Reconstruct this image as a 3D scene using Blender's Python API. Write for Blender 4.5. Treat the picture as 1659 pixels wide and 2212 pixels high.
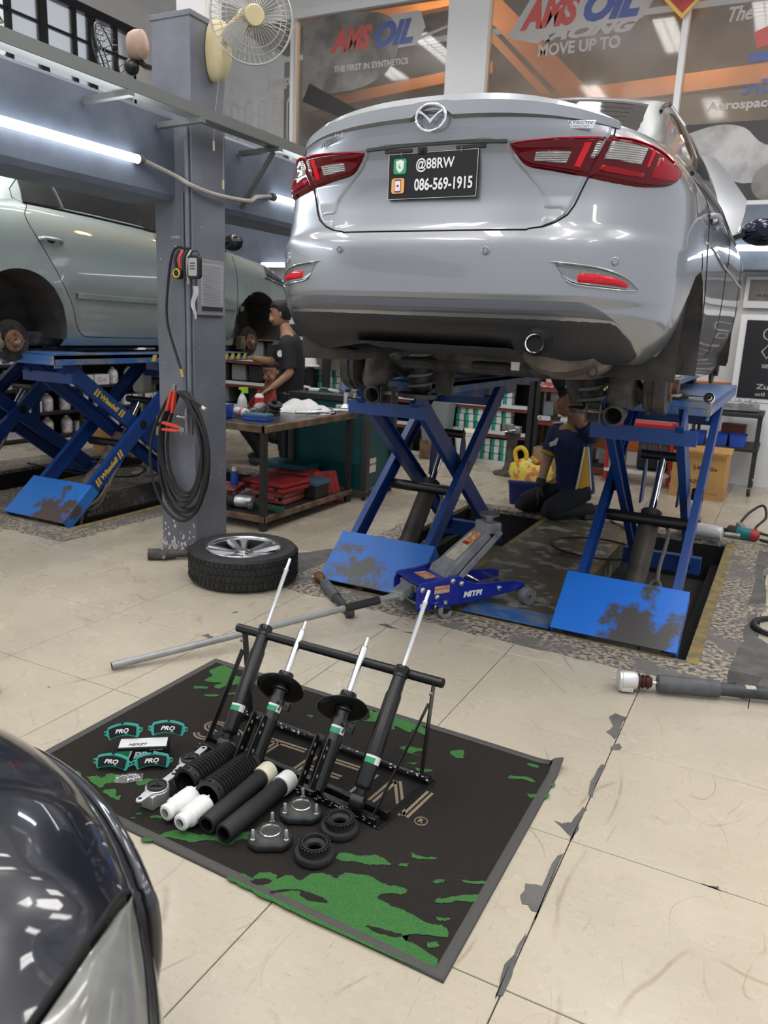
import bpy, bmesh, math, random
from mathutils import Vector, Matrix, Euler
for _o in list(bpy.data.objects): bpy.data.objects.remove(_o)
SC = bpy.context.scene
COL = SC.collection
PI = math.pi
R = math.radians
# ---------------------------------------------------------------- camera
_cd = bpy.data.cameras.new('camera'); CAM = bpy.data.objects.new('camera', _cd); COL.objects.link(CAM)
_y, _p, _r = R(26.766), R(13.4315), R(-2.5283)
_f = Vector((-math.sin(_y)*math.cos(_p), math.cos(_y)*math.cos(_p), -math.sin(_p)))
_rt = Vector((math.cos(_y), math.sin(_y), 0)); _dn = _f.cross(_rt)
_r2 = _rt*math.cos(_r)+_dn*math.sin(_r); _d2 = -_rt*math.sin(_r)+_dn*math.cos(_r)
_m = Matrix((( _r2.x, -_d2.x, -_f.x, 0), (_r2.y, -_d2.y, -_f.y, 0), (_r2.z, -_d2.z, -_f.z, 1.43), (0, 0, 0, 1)))
CAM.matrix_world = _m
_cd.sensor_fit = 'VERTICAL'; _cd.sensor_height = 9.6
_cd.lens = 1684.0/2212.0*9.6
_cd.clip_start = 0.02; _cd.clip_end = 200
_cd.dof.use_dof = True; _cd.dof.focus_distance = 2.55; _cd.dof.aperture_fstop = _cd.lens/1000/0.0052*1.0
SC.camera = CAM
# ---------------------------------------------------------------- world: a pale, even daylight sky
W = bpy.data.worlds.new('sky'); SC.world = W; W.use_nodes = True
_n = W.node_tree.nodes; _bg = _n['Background']
_bg.inputs[0].default_value = (0.90, 0.94, 1.0, 1); _bg.inputs[1].default_value = 0.9
# ---------------------------------------------------------------- colour management
SC.view_settings.view_transform = 'Standard'; SC.view_settings.look = 'None'
SC.view_settings.gamma = 1.0; SC.view_settings.use_curve_mapping = False
SC.view_settings.exposure = -0.08
SC.cycles.max_bounces = 6; SC.cycles.diffuse_bounces = 3; SC.cycles.glossy_bounces = 4
SC.cycles.transmission_bounces = 6; SC.cycles.transparent_max_bounces = 8
SC.cycles.sample_clamp_indirect = 6.0; SC.cycles.caustics_reflective = False; SC.cycles.caustics_refractive = False
try:
    SC.cycles.use_denoising = True
except Exception: pass
# ---------------------------------------------------------------- large area lights: the rows of fluorescent battens under the roof, with added upward fill
def area_light(name, loc, sx, sy, power, col=(1, 0.97, 0.93), rot=(0, 0, 0)):
    l = bpy.data.lights.new(name, 'AREA'); l.shape = 'RECTANGLE'; l.size = sx; l.size_y = sy
    l.energy = power; l.color = col
    o = bpy.data.objects.new(name, l); COL.objects.link(o); o.location = loc; o.rotation_euler = rot
    return o
LIGHTS = []
for _x in (-5.6, -3.0, -0.4, 2.2):
    for _yy in (-0.6, 2.4, 5.4):
        LIGHTS.append((_x, _yy))
        area_light('batten_light', (_x, _yy, 4.62), 0.28, 1.2, 17)
        area_light('ceiling_fill', (_x, _yy, 4.72), 0.28, 1.2, 34, rot=(math.pi, 0, 0))  # upward fill, added to brighten the ceiling and upper walls
# ---------------------------------------------------------------- helpers
class MB:
    """collects simple solids and links them as one mesh object"""
    def __init__(s): s.v = []; s.f = []; s.mi = []; s.X = None
    def add(s, vs, fs, m=0):
        b = len(s.v)
        if s.X is not None: vs = [s.X @ Vector(p) for p in vs]
        s.v += [tuple(p) for p in vs]
        for f in fs: s.f.append(tuple(i+b for i in f)); s.mi.append(m)
        return s
    def box(s, c, d, rot=None, m=0, taper=1.0):
        hx, hy, hz = d[0]/2, d[1]/2, d[2]/2
        vs = [Vector((x*hx*(taper if z > 0 else 1), y*hy*(taper if z > 0 else 1), z*hz)) for z in (-1, 1) for y in (-1, 1) for x in (-1, 1)]
        if rot is not None:
            E = Euler(rot).to_matrix() if not isinstance(rot, Matrix) else rot
            vs = [E @ p for p in vs]
        c = Vector(c)
        return s.add([p+c for p in vs], [(0, 2, 3, 1), (4, 5, 7, 6), (0, 1, 5, 4), (2, 6, 7, 3), (0, 4, 6, 2), (1, 3, 7, 5)], m)
    def frame(s, p0, p1, up=(0, 0, 1)):
        p0 = Vector(p0); p1 = Vector(p1); d = (p1-p0).normalized(); u = Vector(up)
        if abs(d.dot(u)) > 0.99: u = Vector((1, 0, 0))
        a = d.cross(u).normalized(); b = a.cross(d).normalized()
        return p0, p1, d, a, b
    def bar(s, p0, p1, w, h, up=(0, 0, 1), m=0):
        p0, p1, d, a, b = s.frame(p0, p1, up)
        vs = [q+a*(x*w/2)+b*(z*h/2) for q in (p0, p1) for z in (-1, 1) for x in (-1, 1)]
        return s.add(vs, [(0, 1, 3, 2), (4, 6, 7, 5), (0, 4, 5, 1), (2, 3, 7, 6), (0, 2, 6, 4), (1, 5, 7, 3)], m)
    def cyl(s, p0, p1, r0, r1=None, n=16, cap=True, m=0):
        return s.lathe([(r0, 0), (r0 if r1 is None else r1, (Vector(p1)-Vector(p0)).length)], p0, Vector(p1)-Vector(p0), n, cap, m)
    def lathe(s, prof, p0=(0, 0, 0), d=(0, 0, 1), n=24, cap=True, m=0, close=False):
        p0, _, d, a, b = s.frame(p0, Vector(p0)+Vector(d))
        vs = []; fs = []
        for (r, z) in prof:
            for i in range(n):
                t = 2*PI*i/n; vs.append(p0+d*z+(a*math.cos(t)+b*math.sin(t))*r)
        k = len(prof)
        for j in range(k-1 if not close else k):
            j2 = (j+1) % k
            for i in range(n): fs.append((j*n+i, j2*n+i, j2*n+(i+1) % n, j*n+(i+1) % n)[::-1])
        if cap and not close: fs.append(tuple(range(n))[::-1][::-1]); fs.append(tuple(range((k-1)*n, k*n))[::-1])
        return s.add(vs, fs, m)
    def tube(s, pts, r, n=8, closed=False, cap=True, m=0):
        pts = [Vector(p) for p in pts]; k = len(pts); rs = r if isinstance(r, (list, tuple)) else [r]*k
        vs = []; fs = []; pa = None
        for j, p in enumerate(pts):
            q0 = pts[j-1] if (j > 0 or closed) else p; q1 = pts[(j+1) % k] if (j < k-1 or closed) else p
            d = (q1-q0)
            d = d.normalized() if d.length > 1e-9 else Vector((0, 0, 1))
            if pa is None:
                u = Vector((0, 0, 1)) if abs(d.z) < 0.9 else Vector((1, 0, 0)); a = d.cross(u).normalized()
            else:
                a = pa-d*pa.dot(d)
                a = a.normalized() if a.length > 1e-6 else d.orthogonal().normalized()
            pa = a; b = d.cross(a)
            for i in range(n):
                t = 2*PI*i/n; vs.append(p+(a*math.cos(t)+b*math.sin(t))*rs[j])
        for j in range(k if closed else k-1):
            j2 = (j+1) % k
            for i in range(n): fs.append((j*n+i, j*n+(i+1) % n, j2*n+(i+1) % n, j2*n+i))
        if cap and not closed: fs.append(tuple(range(n))[::-1]); fs.append(tuple(range((k-1)*n, k*n)))
        return s.add(vs, fs, m)
    def prism(s, poly, t, X=None, m=0):
        """polygon in local XY pushed out along local Z by t"""
        k = len(poly); X = X or Matrix.Identity(4)
        vs = [X @ Vector((x, y, 0)) for x, y in poly]+[X @ Vector((x, y, t)) for x, y in poly]
        fs = [tuple(range(k))[::-1], tuple(range(k, 2*k))]+[(i, (i+1) % k, k+(i+1) % k, k+i) for i in range(k)]
        return s.add(vs, fs, m)
    def grid(s, rows, m=0, flip=False, closeu=False):
        k = len(rows[0]); vs = [p for r in rows for p in r]; fs = []
        for j in range(len(rows)-1):
            for i in range(k if closeu else k-1):
                f = (j*k+i, j*k+(i+1) % k, (j+1)*k+(i+1) % k, (j+1)*k+i)
                fs.append(f[::-1] if flip else f)
        return s.add(vs, fs, m)
    def loft(s, rings, cap=True, m=0):
        s.grid(rings, m, closeu=True); k = len(rings[0]); b = len(s.v)-k*len(rings)
        if cap:
            s.f.append(tuple(range(b, b+k))[::-1]); s.mi.append(m)
            s.f.append(tuple(range(b+k*(len(rings)-1), b+k*len(rings)))); s.mi.append(m)
        return s
    def ball(s, c, r, n=12, k=8, sc=(1, 1, 1), m=0):
        c = Vector(c); rows = []
        for j in range(k+1):
            ph = PI*j/k; rows.append([c+Vector((math.cos(2*PI*i/n)*math.sin(ph)*r*sc[0], math.sin(2*PI*i/n)*math.sin(ph)*r*sc[1], -math.cos(ph)*r*sc[2])) for i in range(n)])
        return s.grid(rows, m, closeu=True)
    def mesh(s, name, mats, smooth=40):
        me = bpy.data.meshes.new(name); me.from_pydata(s.v, [], s.f)
        for q in (mats if isinstance(mats, (list, tuple)) else [mats]): me.materials.append(q)
        if any(s.mi): me.polygons.foreach_set('material_index', s.mi)
        bm = bmesh.new(); bm.from_mesh(me); bmesh.ops.remove_doubles(bm, verts=bm.verts, dist=1e-6)
        bmesh.ops.recalc_face_normals(bm, faces=bm.faces); bm.to_mesh(me); bm.free()
        if smooth:
            me.polygons.foreach_set('use_smooth', [True]*len(me.polygons)); me.set_sharp_from_angle(angle=R(smooth))
        me.update(); return me
    def build(s, name, mats, parent=None, smooth=40, bevel=0, label=None, seg=2):
        o = bpy.data.objects.new(name, s.mesh(name, mats, smooth)); COL.objects.link(o)
        if parent is not None: o.parent = parent
        if bevel:
            b = o.modifiers.new('bevel', 'BEVEL'); b.width = bevel; b.segments = seg; b.limit_method = 'ANGLE'; b.angle_limit = R(40)
        if label: o['label'] = label
        return o
def thing(name, label, cat, loc=(0, 0, 0), rz=0, group=None, rot=None):
    o = bpy.data.objects.new(name, None); COL.objects.link(o); o.empty_display_size = 0.05
    o.location = loc; o.rotation_euler = rot or (0, 0, rz); o['label'] = label; o['category'] = cat
    if group: o['group'] = group
    return o
def thing_m(name, label, cat, X, group=None):
    o = thing(name, label, cat, group=group); o.matrix_basis = X; return o
def tag(o, label, cat, group=None, kind=None):
    o['label'] = label; o['category'] = cat
    if group: o['group'] = group
    if kind: o['kind'] = kind
    return o
def struct(o):
    o['kind'] = 'structure'; return o
def copy_tree(o, parent=None, label=None, loc=None, rot=None):
    c = o.copy(); COL.objects.link(c)
    if parent is not None: c.parent = parent
    for ch in o.children: copy_tree(ch, c)
    if label: c['label'] = label
    if loc is not None: c.location = loc
    if rot is not None: c.rotation_euler = rot
    return c
def lin(a, b, n): return [a+(b-a)*i/(n-1) for i in range(n)]
def lerp(a, b, t): return a+(b-a)*t
def tab(t, z):
    """piecewise smooth-ish table lookup"""
    if z <= t[0][0]: return t[0][1]
    for (a, va), (b, vb) in zip(t, t[1:]):
        if z <= b: return va+(vb-va)*(z-a)/(b-a)
    return t[-1][1]
def bez(pts, n=12):
    """Catmull-Rom through the points"""
    P = [Vector(p) for p in pts]; out = []
    for i in range(len(P)-1):
        p0 = P[i-1] if i else P[0]*2-P[1]; p1 = P[i]; p2 = P[i+1]; p3 = P[i+2] if i+2 < len(P) else P[-1]*2-P[-2]
        for k in range(n):
            t = k/n; out.append(0.5*((2*p1)+(p2-p0)*t+(2*p0-5*p1+4*p2-p3)*t*t+(3*p1-p0-3*p2+p3)*t**3))
    out.append(P[-1]); return out
_tc = {}
def text_geo(txt, size=1.0, shear=0.0, bold=0.0, sx=1.0, depth=0.0, space=1.0):
    """flat (or thick) lettering as vertices and faces, centred on its own box; x right, y up"""
    key = (txt, size, shear, bold, sx, depth, space)
    if key in _tc: return _tc[key]
    cu = bpy.data.curves.new('lettering', 'FONT'); cu.body = txt; cu.size = size; cu.shear = shear; cu.offset = bold; cu.extrude = depth
    cu.resolution_u = 3; cu.space_character = space
    o = bpy.data.objects.new('lettering', cu); COL.objects.link(o)
    dg = bpy.context.evaluated_depsgraph_get(); me = bpy.data.meshes.new_from_object(o.evaluated_get(dg))
    vs = [Vector(v.co) for v in me.vertices]; fs = [tuple(p.vertices) for p in me.polygons]
    bpy.data.objects.remove(o); bpy.data.curves.remove(cu); bpy.data.meshes.remove(me)
    if vs:
        x0 = min(v.x for v in vs); x1 = max(v.x for v in vs); y0 = min(v.y for v in vs); y1 = max(v.y for v in vs)
        vs = [Vector(((v.x-(x0+x1)/2)*sx, v.y-(y0+y1)/2, v.z)) for v in vs]
    _tc[key] = (vs, fs); return _tc[key]
def put_text(mb, txt, X, m=0, fit=None, **k):
    vs, fs = text_geo(txt, **k)
    if not vs: return
    s = 1.0; sy = 1.0
    if fit:
        w = max(v.x for v in vs)-min(v.x for v in vs); h = max(v.y for v in vs)-min(v.y for v in vs)
        s = fit[0]/w; sy = fit[1]/h
    mb.add([X @ Vector((v.x*s, v.y*sy, v.z)) for v in vs], fs, m)
def XF(o, x, y=None, z=None):
    """matrix from origin and axes"""
    x = Vector(x).normalized(); y = Vector(y); y = (y-x*y.dot(x)).normalized(); z = x.cross(y)
    M = Matrix((x, y, z)).transposed().to_4x4(); M.translation = Vector(o); return M
def rrect(w, h, r, n=4):
    out = []
    for cx, cy, a0 in ((w/2-r, h/2-r, 0), (-w/2+r, h/2-r, 90), (-w/2+r, -h/2+r, 180), (w/2-r, -h/2+r, 270)):
        for i in range(n+1):
            t = R(a0+90*i/n); out.append((cx+r*math.cos(t), cy+r*math.sin(t)))
    return out
# ---------------------------------------------------------------- materials
def mat(name, col, rough=0.5, metal=0.0, var=0.0, vscale=8.0, bump=0.0, bscale=60.0, coat=0.0, emit=None, es=0.0, alpha=1.0, trans=0.0, ior=1.45, spec=0.5, col2=None, sheen=0.0, lo=0.4, hi=0.6, rvar=0.0, detail=6):
    m = bpy.data.materials.new(name); m.use_nodes = True; nt = m.node_tree; b = nt.nodes['Principled BSDF']
    b.inputs['Base Color'].default_value = (*col, 1); b.inputs['Roughness'].default_value = rough; b.inputs['Metallic'].default_value = metal
    b.inputs['Coat Weight'].default_value = coat; b.inputs['Coat Roughness'].default_value = 0.03
    b.inputs['Alpha'].default_value = alpha; b.inputs['Transmission Weight'].default_value = trans; b.inputs['IOR'].default_value = ior
    b.inputs['Specular IOR Level'].default_value = spec
    if emit: b.inputs['Emission Color'].default_value = (*emit, 1); b.inputs['Emission Strength'].default_value = es
    if var or col2 or bump or rvar:
        tc = nt.nodes.new('ShaderNodeTexCoord')
    if var or col2 or rvar:
        nz = nt.nodes.new('ShaderNodeTexNoise'); nz.inputs['Scale'].default_value = vscale; nz.inputs['Detail'].default_value = detail
        nt.links.new(tc.outputs['Object'], nz.inputs['Vector'])
        rp = nt.nodes.new('ShaderNodeMapRange'); rp.inputs[1].default_value = lo; rp.inputs[2].default_value = hi
        nt.links.new(nz.outputs['Fac'], rp.inputs[0])
        if var or col2:
            mx = nt.nodes.new('ShaderNodeMix'); mx.data_type = 'RGBA'
            c2 = col2 or tuple(max(0, c*(1-var)) for c in col)
            mx.inputs[6].default_value = (*col, 1); mx.inputs[7].default_value = (*c2, 1)
            nt.links.new(rp.outputs[0], mx.inputs[0]); nt.links.new(mx.outputs[2], b.inputs['Base Color'])
        if rvar:
            rr = nt.nodes.new('ShaderNodeMapRange'); rr.inputs[3].default_value = max(0, rough-rvar); rr.inputs[4].default_value = min(1, rough+rvar)
            nt.links.new(rp.outputs[0], rr.inputs[0]); nt.links.new(rr.outputs[0], b.inputs['Roughness'])
    if bump:
        n2 = nt.nodes.new('ShaderNodeTexNoise'); n2.inputs['Scale'].default_value = bscale; n2.inputs['Detail'].default_value = 3
        nt.links.new(tc.outputs['Object'], n2.inputs['Vector'])
        bp = nt.nodes.new('ShaderNodeBump'); bp.inputs['Strength'].default_value = bump; bp.inputs['Distance'].default_value = 0.004
        nt.links.new(n2.outputs['Fac'], bp.inputs['Height']); nt.links.new(bp.outputs['Normal'], b.inputs['Normal'])
    return m
M = {}
M['chrome'] = mat('chrome', (0.82, 0.83, 0.84), 0.08, 1.0)
M['steel'] = mat('steel', (0.62, 0.62, 0.62), 0.28, 1.0, rvar=0.1, vscale=20)
M['alu'] = mat('cast_aluminium', (0.72, 0.72, 0.73), 0.38, 0.75, bump=0.15, bscale=300)
M['dull_steel'] = mat('dull_steel', (0.36, 0.36, 0.37), 0.45, 0.7, var=0.4, vscale=14)
M['black_paint'] = mat('black_paint', (0.012, 0.012, 0.013), 0.33, 0.0, bump=0.1, bscale=180)
M['black_gloss'] = mat('black_gloss', (0.008, 0.008, 0.009), 0.12)
M['black_rubber'] = mat('black_rubber', (0.016, 0.016, 0.017), 0.55, bump=0.12, bscale=250)
M['tyre'] = mat('tyre_rubber', (0.022, 0.022, 0.023), 0.62, var=0.35, vscale=30)
M['dark_plastic'] = mat('dark_plastic', (0.02, 0.02, 0.022), 0.45, bump=0.2, bscale=400)
M['grey_plastic'] = mat('grey_plastic', (0.12, 0.12, 0.125), 0.5)
M['white_plastic'] = mat('white_plastic', (0.80, 0.80, 0.79), 0.38)
M['cream_plastic'] = mat('cream_plastic', (0.62, 0.52, 0.30), 0.45, var=0.12)
M['white_print'] = mat('white_print', (0.86, 0.86, 0.86), 0.5)
M['red_plastic'] = mat('red_plastic', (0.42, 0.025, 0.03), 0.4, var=0.3, vscale=6)
M['blue_plastic'] = mat('blue_plastic', (0.02, 0.07, 0.42), 0.4)
M['rust'] = mat('rusty_iron', (0.20, 0.09, 0.05), 0.75, 0.3, col2=(0.07, 0.045, 0.035), vscale=25)
M['under'] = mat('dusty_underbody_iron', (.10, .093, .088), 0.7, 0.15, col2=(.045, .042, .04), vscale=12, bump=0.25, bscale=80)
M['under_plastic'] = mat('dusty_underbody_plastic', (0.035, 0.034, 0.034), 0.65, col2=(0.018, 0.018, 0.018), vscale=9)
M['heat_shield'] = mat('stained_heat_shield', (0.22, 0.18, 0.145), 0.55, 0.45, col2=(0.11, 0.09, 0.075), vscale=10)
M['gap'] = mat('shut_line_black', (0.004, 0.004, 0.004), 0.8)
M['dark_glass'] = mat('tinted_glass', (0.012, 0.013, 0.014), 0.04, 0.0, spec=0.6)
# ================================================================ materials of the building
M['gold'] = mat('gold_paper', (.55, .36, .08), .4, .3)
M['tray'] = mat('grey_tray_steel', (.16, .17, .165), .45, .35); M['flex'] = mat('pale_flex', (.36, .34, .31), .6); M['clamp_red'] = mat('clamp_red', (.62, .06, .035), .4); M['gauge_face'] = mat('gauge_face', (.36, .38, .37), .4); M['yellow'] = mat('yellow_paint', (.72, .50, .04), .45); M['cloth'] = mat('cloth', (.5, .5, .52), .9); M['frame_grey'] = mat('frame_grey', (.32, .33, .34), .4, .4); M['notice'] = mat('notice_sheet', (.38, .38, .42), .4); M['cage'] = mat('cage_wire', (.5, .48, .43), .35, .5); M['blade'] = mat('fan_blade', (.30, .30, .30), .35, alpha=.85); M['pink'] = mat('faded_pink_plastic', (.45, .30, .23), .5, var=.2)
def floor_mat():
    m = bpy.data.materials.new('scuffed_cream_tile'); m.use_nodes = True; nt = m.node_tree; b = nt.nodes['Principled BSDF']; N = nt.nodes.new; L = nt.links.new
    geo = N('ShaderNodeNewGeometry')
    def noise(scale, det=4, stretch=(1, 1, 1), rot=0):
        mp = N('ShaderNodeMapping'); mp.inputs['Scale'].default_value = stretch; mp.inputs['Rotation'].default_value = (0, 0, rot)
        n = N('ShaderNodeTexNoise'); n.inputs['Scale'].default_value = scale; n.inputs['Detail'].default_value = det
        L(geo.outputs['Position'], mp.inputs[0]); L(mp.outputs[0], n.inputs['Vector']); return n.outputs['Fac']
    def rng(f, a, c, o0=0., o1=1.):
        r = N('ShaderNodeMapRange'); r.inputs[1].default_value = a; r.inputs[2].default_value = c; r.inputs[3].default_value = o0; r.inputs[4].default_value = o1; L(f, r.inputs[0]); return r.outputs[0]
    def mix(a, c, f):
        x = N('ShaderNodeMix'); x.data_type = 'RGBA'
        for s, v in ((6, a), (7, c)):
            if isinstance(v, tuple): x.inputs[s].default_value = (*v, 1)
            else: L(v, x.inputs[s])
        L(f, x.inputs[0]); return x.outputs[2]
    c = mix((.535, .475, .375), (.45, .398, .315), rng(noise(2.2, 8), .25, .78))
    c = mix(c, (.40, .355, .285), rng(noise(9, 12, (1, 4, 1), .5), .5, .9, 0, .32))
    c = mix(c, (.60, .545, .45), rng(noise(22, 12, (1, 3, 1), -.4), .5, .85, 0, .3))
    c = mix(c, (.30, .255, .2), rng(noise(30, 12, (1, 7, 1), .9), .62, .72, 0, .6))
    c = mix(c, (.30, .25, .19), rng(noise(26, 10, (8, .8, 1), .25), .63, .72, 0, .55))
    for sc, ro, wd in ((2.3, .1, .006), (2.9, 2.2, .005), (3.6, -1.1, .005), (.9, .3, .010), (1.25, -.7, .008), (.7, 1.2, .009), (1.6, .9, .006)):      # long curved tyre and trolley scratches
        n1 = noise(sc, 1.5, (1, .45, 1), ro); a = N('ShaderNodeMath'); a.operation = 'SUBTRACT'; L(n1, a.inputs[0]); a.inputs[1].default_value = .5
        d = N('ShaderNodeMath'); d.operation = 'ABSOLUTE'; L(a.outputs[0], d.inputs[0])
        line = rng(d.outputs[0], 0, wd*.35, 1, 0); br = rng(noise(3.1+sc, 3, (1, 1, 1), ro), .5, .62)
        k = N('ShaderNodeMath'); k.operation = 'MULTIPLY'; L(line, k.inputs[0]); L(br, k.inputs[1])
        k2 = N('ShaderNodeMath'); k2.operation = 'MULTIPLY'; L(k.outputs[0], k2.inputs[0]); k2.inputs[1].default_value = .5
        c = mix(c, (.26, .17, .10), k2.outputs[0])
    c = mix(c, (.05, .045, .04), rng(noise(9, 2), .765, .775, 0, .8))
    L(c, b.inputs['Base Color'])
    L(rng(noise(3.3, 5), .35, .7, .16, .42), b.inputs['Roughness'])
    bp = N('ShaderNodeBump'); bp.inputs['Strength'].default_value = .12; bp.inputs['Distance'].default_value = .002; L(noise(40, 6), bp.inputs['Height']); L(bp.outputs[0], b.inputs['Normal'])
    return m
def rough_mat(name, c1, c2, scale, lo=.4, hi=.6, c3=None, s3=6, rough=.8, bump=.6):
    m = bpy.data.materials.new(name); m.use_nodes = True; nt = m.node_tree; b = nt.nodes['Principled BSDF']; N = nt.nodes.new; L = nt.links.new
    geo = N('ShaderNodeNewGeometry')
    def ns(s, d=8):
        n = N('ShaderNodeTexNoise'); n.inputs['Scale'].default_value = s; n.inputs['Detail'].default_value = d; L(geo.outputs['Position'], n.inputs['Vector']); return n.outputs['Fac']
    def rg(f, a, c):
        r = N('ShaderNodeMapRange'); r.inputs[1].default_value = a; r.inputs[2].default_value = c; L(f, r.inputs[0]); return r.outputs[0]
    x = N('ShaderNodeMix'); x.data_type = 'RGBA'; x.inputs[6].default_value = (*c1, 1); x.inputs[7].default_value = (*c2, 1); f1 = rg(ns(scale), lo, hi); L(f1, x.inputs[0]); out = x.outputs[2]
    if c3:
        y = N('ShaderNodeMix'); y.data_type = 'RGBA'; L(out, y.inputs[6]); y.inputs[7].default_value = (*c3, 1); L(rg(ns(s3), .52, .6), y.inputs[0]); out = y.outputs[2]
    L(out, b.inputs['Base Color']); b.inputs['Roughness'].default_value = rough
    if bump:
        bp = N('ShaderNodeBump'); bp.inputs['Strength'].default_value = bump; bp.inputs['Distance'].default_value = .004; L(f1, bp.inputs['Height']); L(bp.outputs[0], b.inputs['Normal'])
    return m
M['tile'] = floor_mat()
M['grout'] = mat('dark_grout', (.06, .055, .05), .9)
M['concrete'] = rough_mat('rough_concrete', (.40, .35, .28), (.10, .09, .08), 42, .42, .58, (.16, .15, .14), 4)
M['screed'] = rough_mat('dark_grey_screed', (.13, .125, .12), (.09, .088, .085), 9, bump=.2)
M['olive'] = rough_mat('worn_olive_floor_paint', (.145, .125, .075), (.085, .075, .05), 5, .35, .65, None, rough=.45, bump=.2)
M['olive'] = rough_mat('worn_olive_floor_paint', (.15, .13, .08), (.09, .08, .055), 4.5, .35, .65, (.33, .31, .27), 7.5, rough=.4, bump=.2)
M['pit'] = mat('pit_black', (.014, .014, .015), .8)
M['yellow_line'] = rough_mat('worn_yellow_paint', (.30, .22, .065), (.17, .14, .08), 14, rough=.6, bump=.2)
M['blue_grey'] = mat('blue_grey_paint', (.135, .16, .21), .42, var=.2, vscale=5, bump=.08, bscale=30)
M['pillar'] = mat('grey_pillar_paint', (.17, .18, .215), .5, var=.18, vscale=4, bump=.15, bscale=25)
M['wall_white'] = mat('white_wall', (.72, .71, .70), .6, var=.1, vscale=2)
M['frame_white'] = mat('white_frame', (.72, .72, .73), .4)
M['orange_band'] = mat('orange_paint', (.58, .17, .05), .5, var=.15, vscale=3)
M['ceiling'] = mat('ceiling_board', (.75, .75, .75), .7)
def film_mat():
    m = bpy.data.materials.new('printed_window_film'); m.use_nodes = True; nt = m.node_tree; N = nt.nodes.new; L = nt.links.new
    b = nt.nodes['Principled BSDF']; b.inputs['Roughness'].default_value = .06; b.inputs['IOR'].default_value = 1.75; b.inputs['Base Color'].default_value = (.115, .098, .085, 1)
    geo = N('ShaderNodeNewGeometry'); n = N('ShaderNodeTexNoise'); n.inputs['Scale'].default_value = 1.1; n.inputs['Detail'].default_value = 5; L(geo.outputs['Position'], n.inputs['Vector'])
    r = N('ShaderNodeValToRGB'); r.color_ramp.elements[0].position = .35; r.color_ramp.elements[0].color = (.105, .092, .083, 1); r.color_ramp.elements[1].position = .7; r.color_ramp.elements[1].color = (.26, .23, .205, 1)
    L(n.outputs['Fac'], r.inputs[0]); L(r.outputs[0], b.inputs['Base Color'])
    t = N('ShaderNodeBsdfTransparent'); mx = N('ShaderNodeMixShader'); mx.inputs[0].default_value = .55
    L(t.outputs[0], mx.inputs[1]); L(b.outputs[0], mx.inputs[2]); L(mx.outputs[0], nt.nodes['Material Output'].inputs[0]); return m
M['film'] = film_mat()
M['print_grey'] = mat('print_pale_grey', (.42, .40, .39), .4); M['print_red'] = mat('print_red', (.46, .085, .075), .4); M['print_blue'] = mat('print_blue', (.07, .10, .27), .4); M['print_dark'] = mat('print_dark', (.035, .032, .032), .4)
M['print_mid'] = mat('print_mid_grey', (.22, .205, .195), .4, var=.5, vscale=3); M['print_silver'] = mat('print_silver', (.48, .47, .47), .4, var=.55, vscale=2.5)
M['beam_orange'] = mat('warm_timber', (.62, .30, .11), .5, var=.2, vscale=3)
M['lamp_tube'] = mat('lit_tube', (1, 1, 1), .4, emit=(.93, .97, 1.0), es=9.0)
M['lamp_panel'] = mat('lit_louvre', (1, 1, 1), .4, emit=(1.0, .98, .94), es=16.0)
M['black_frame'] = mat('black_window_frame', (.012, .012, .013), .5)
M['frosted'] = mat('frosted_pane', (.86, .88, .9), .35, trans=.85)
M['leaf'] = mat('leaf', (.10, .22, .05), .5, col2=(.25, .36, .10), vscale=3)
M['soffit'] = mat('brown_soffit', (.22, .13, .10), .6)
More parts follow.
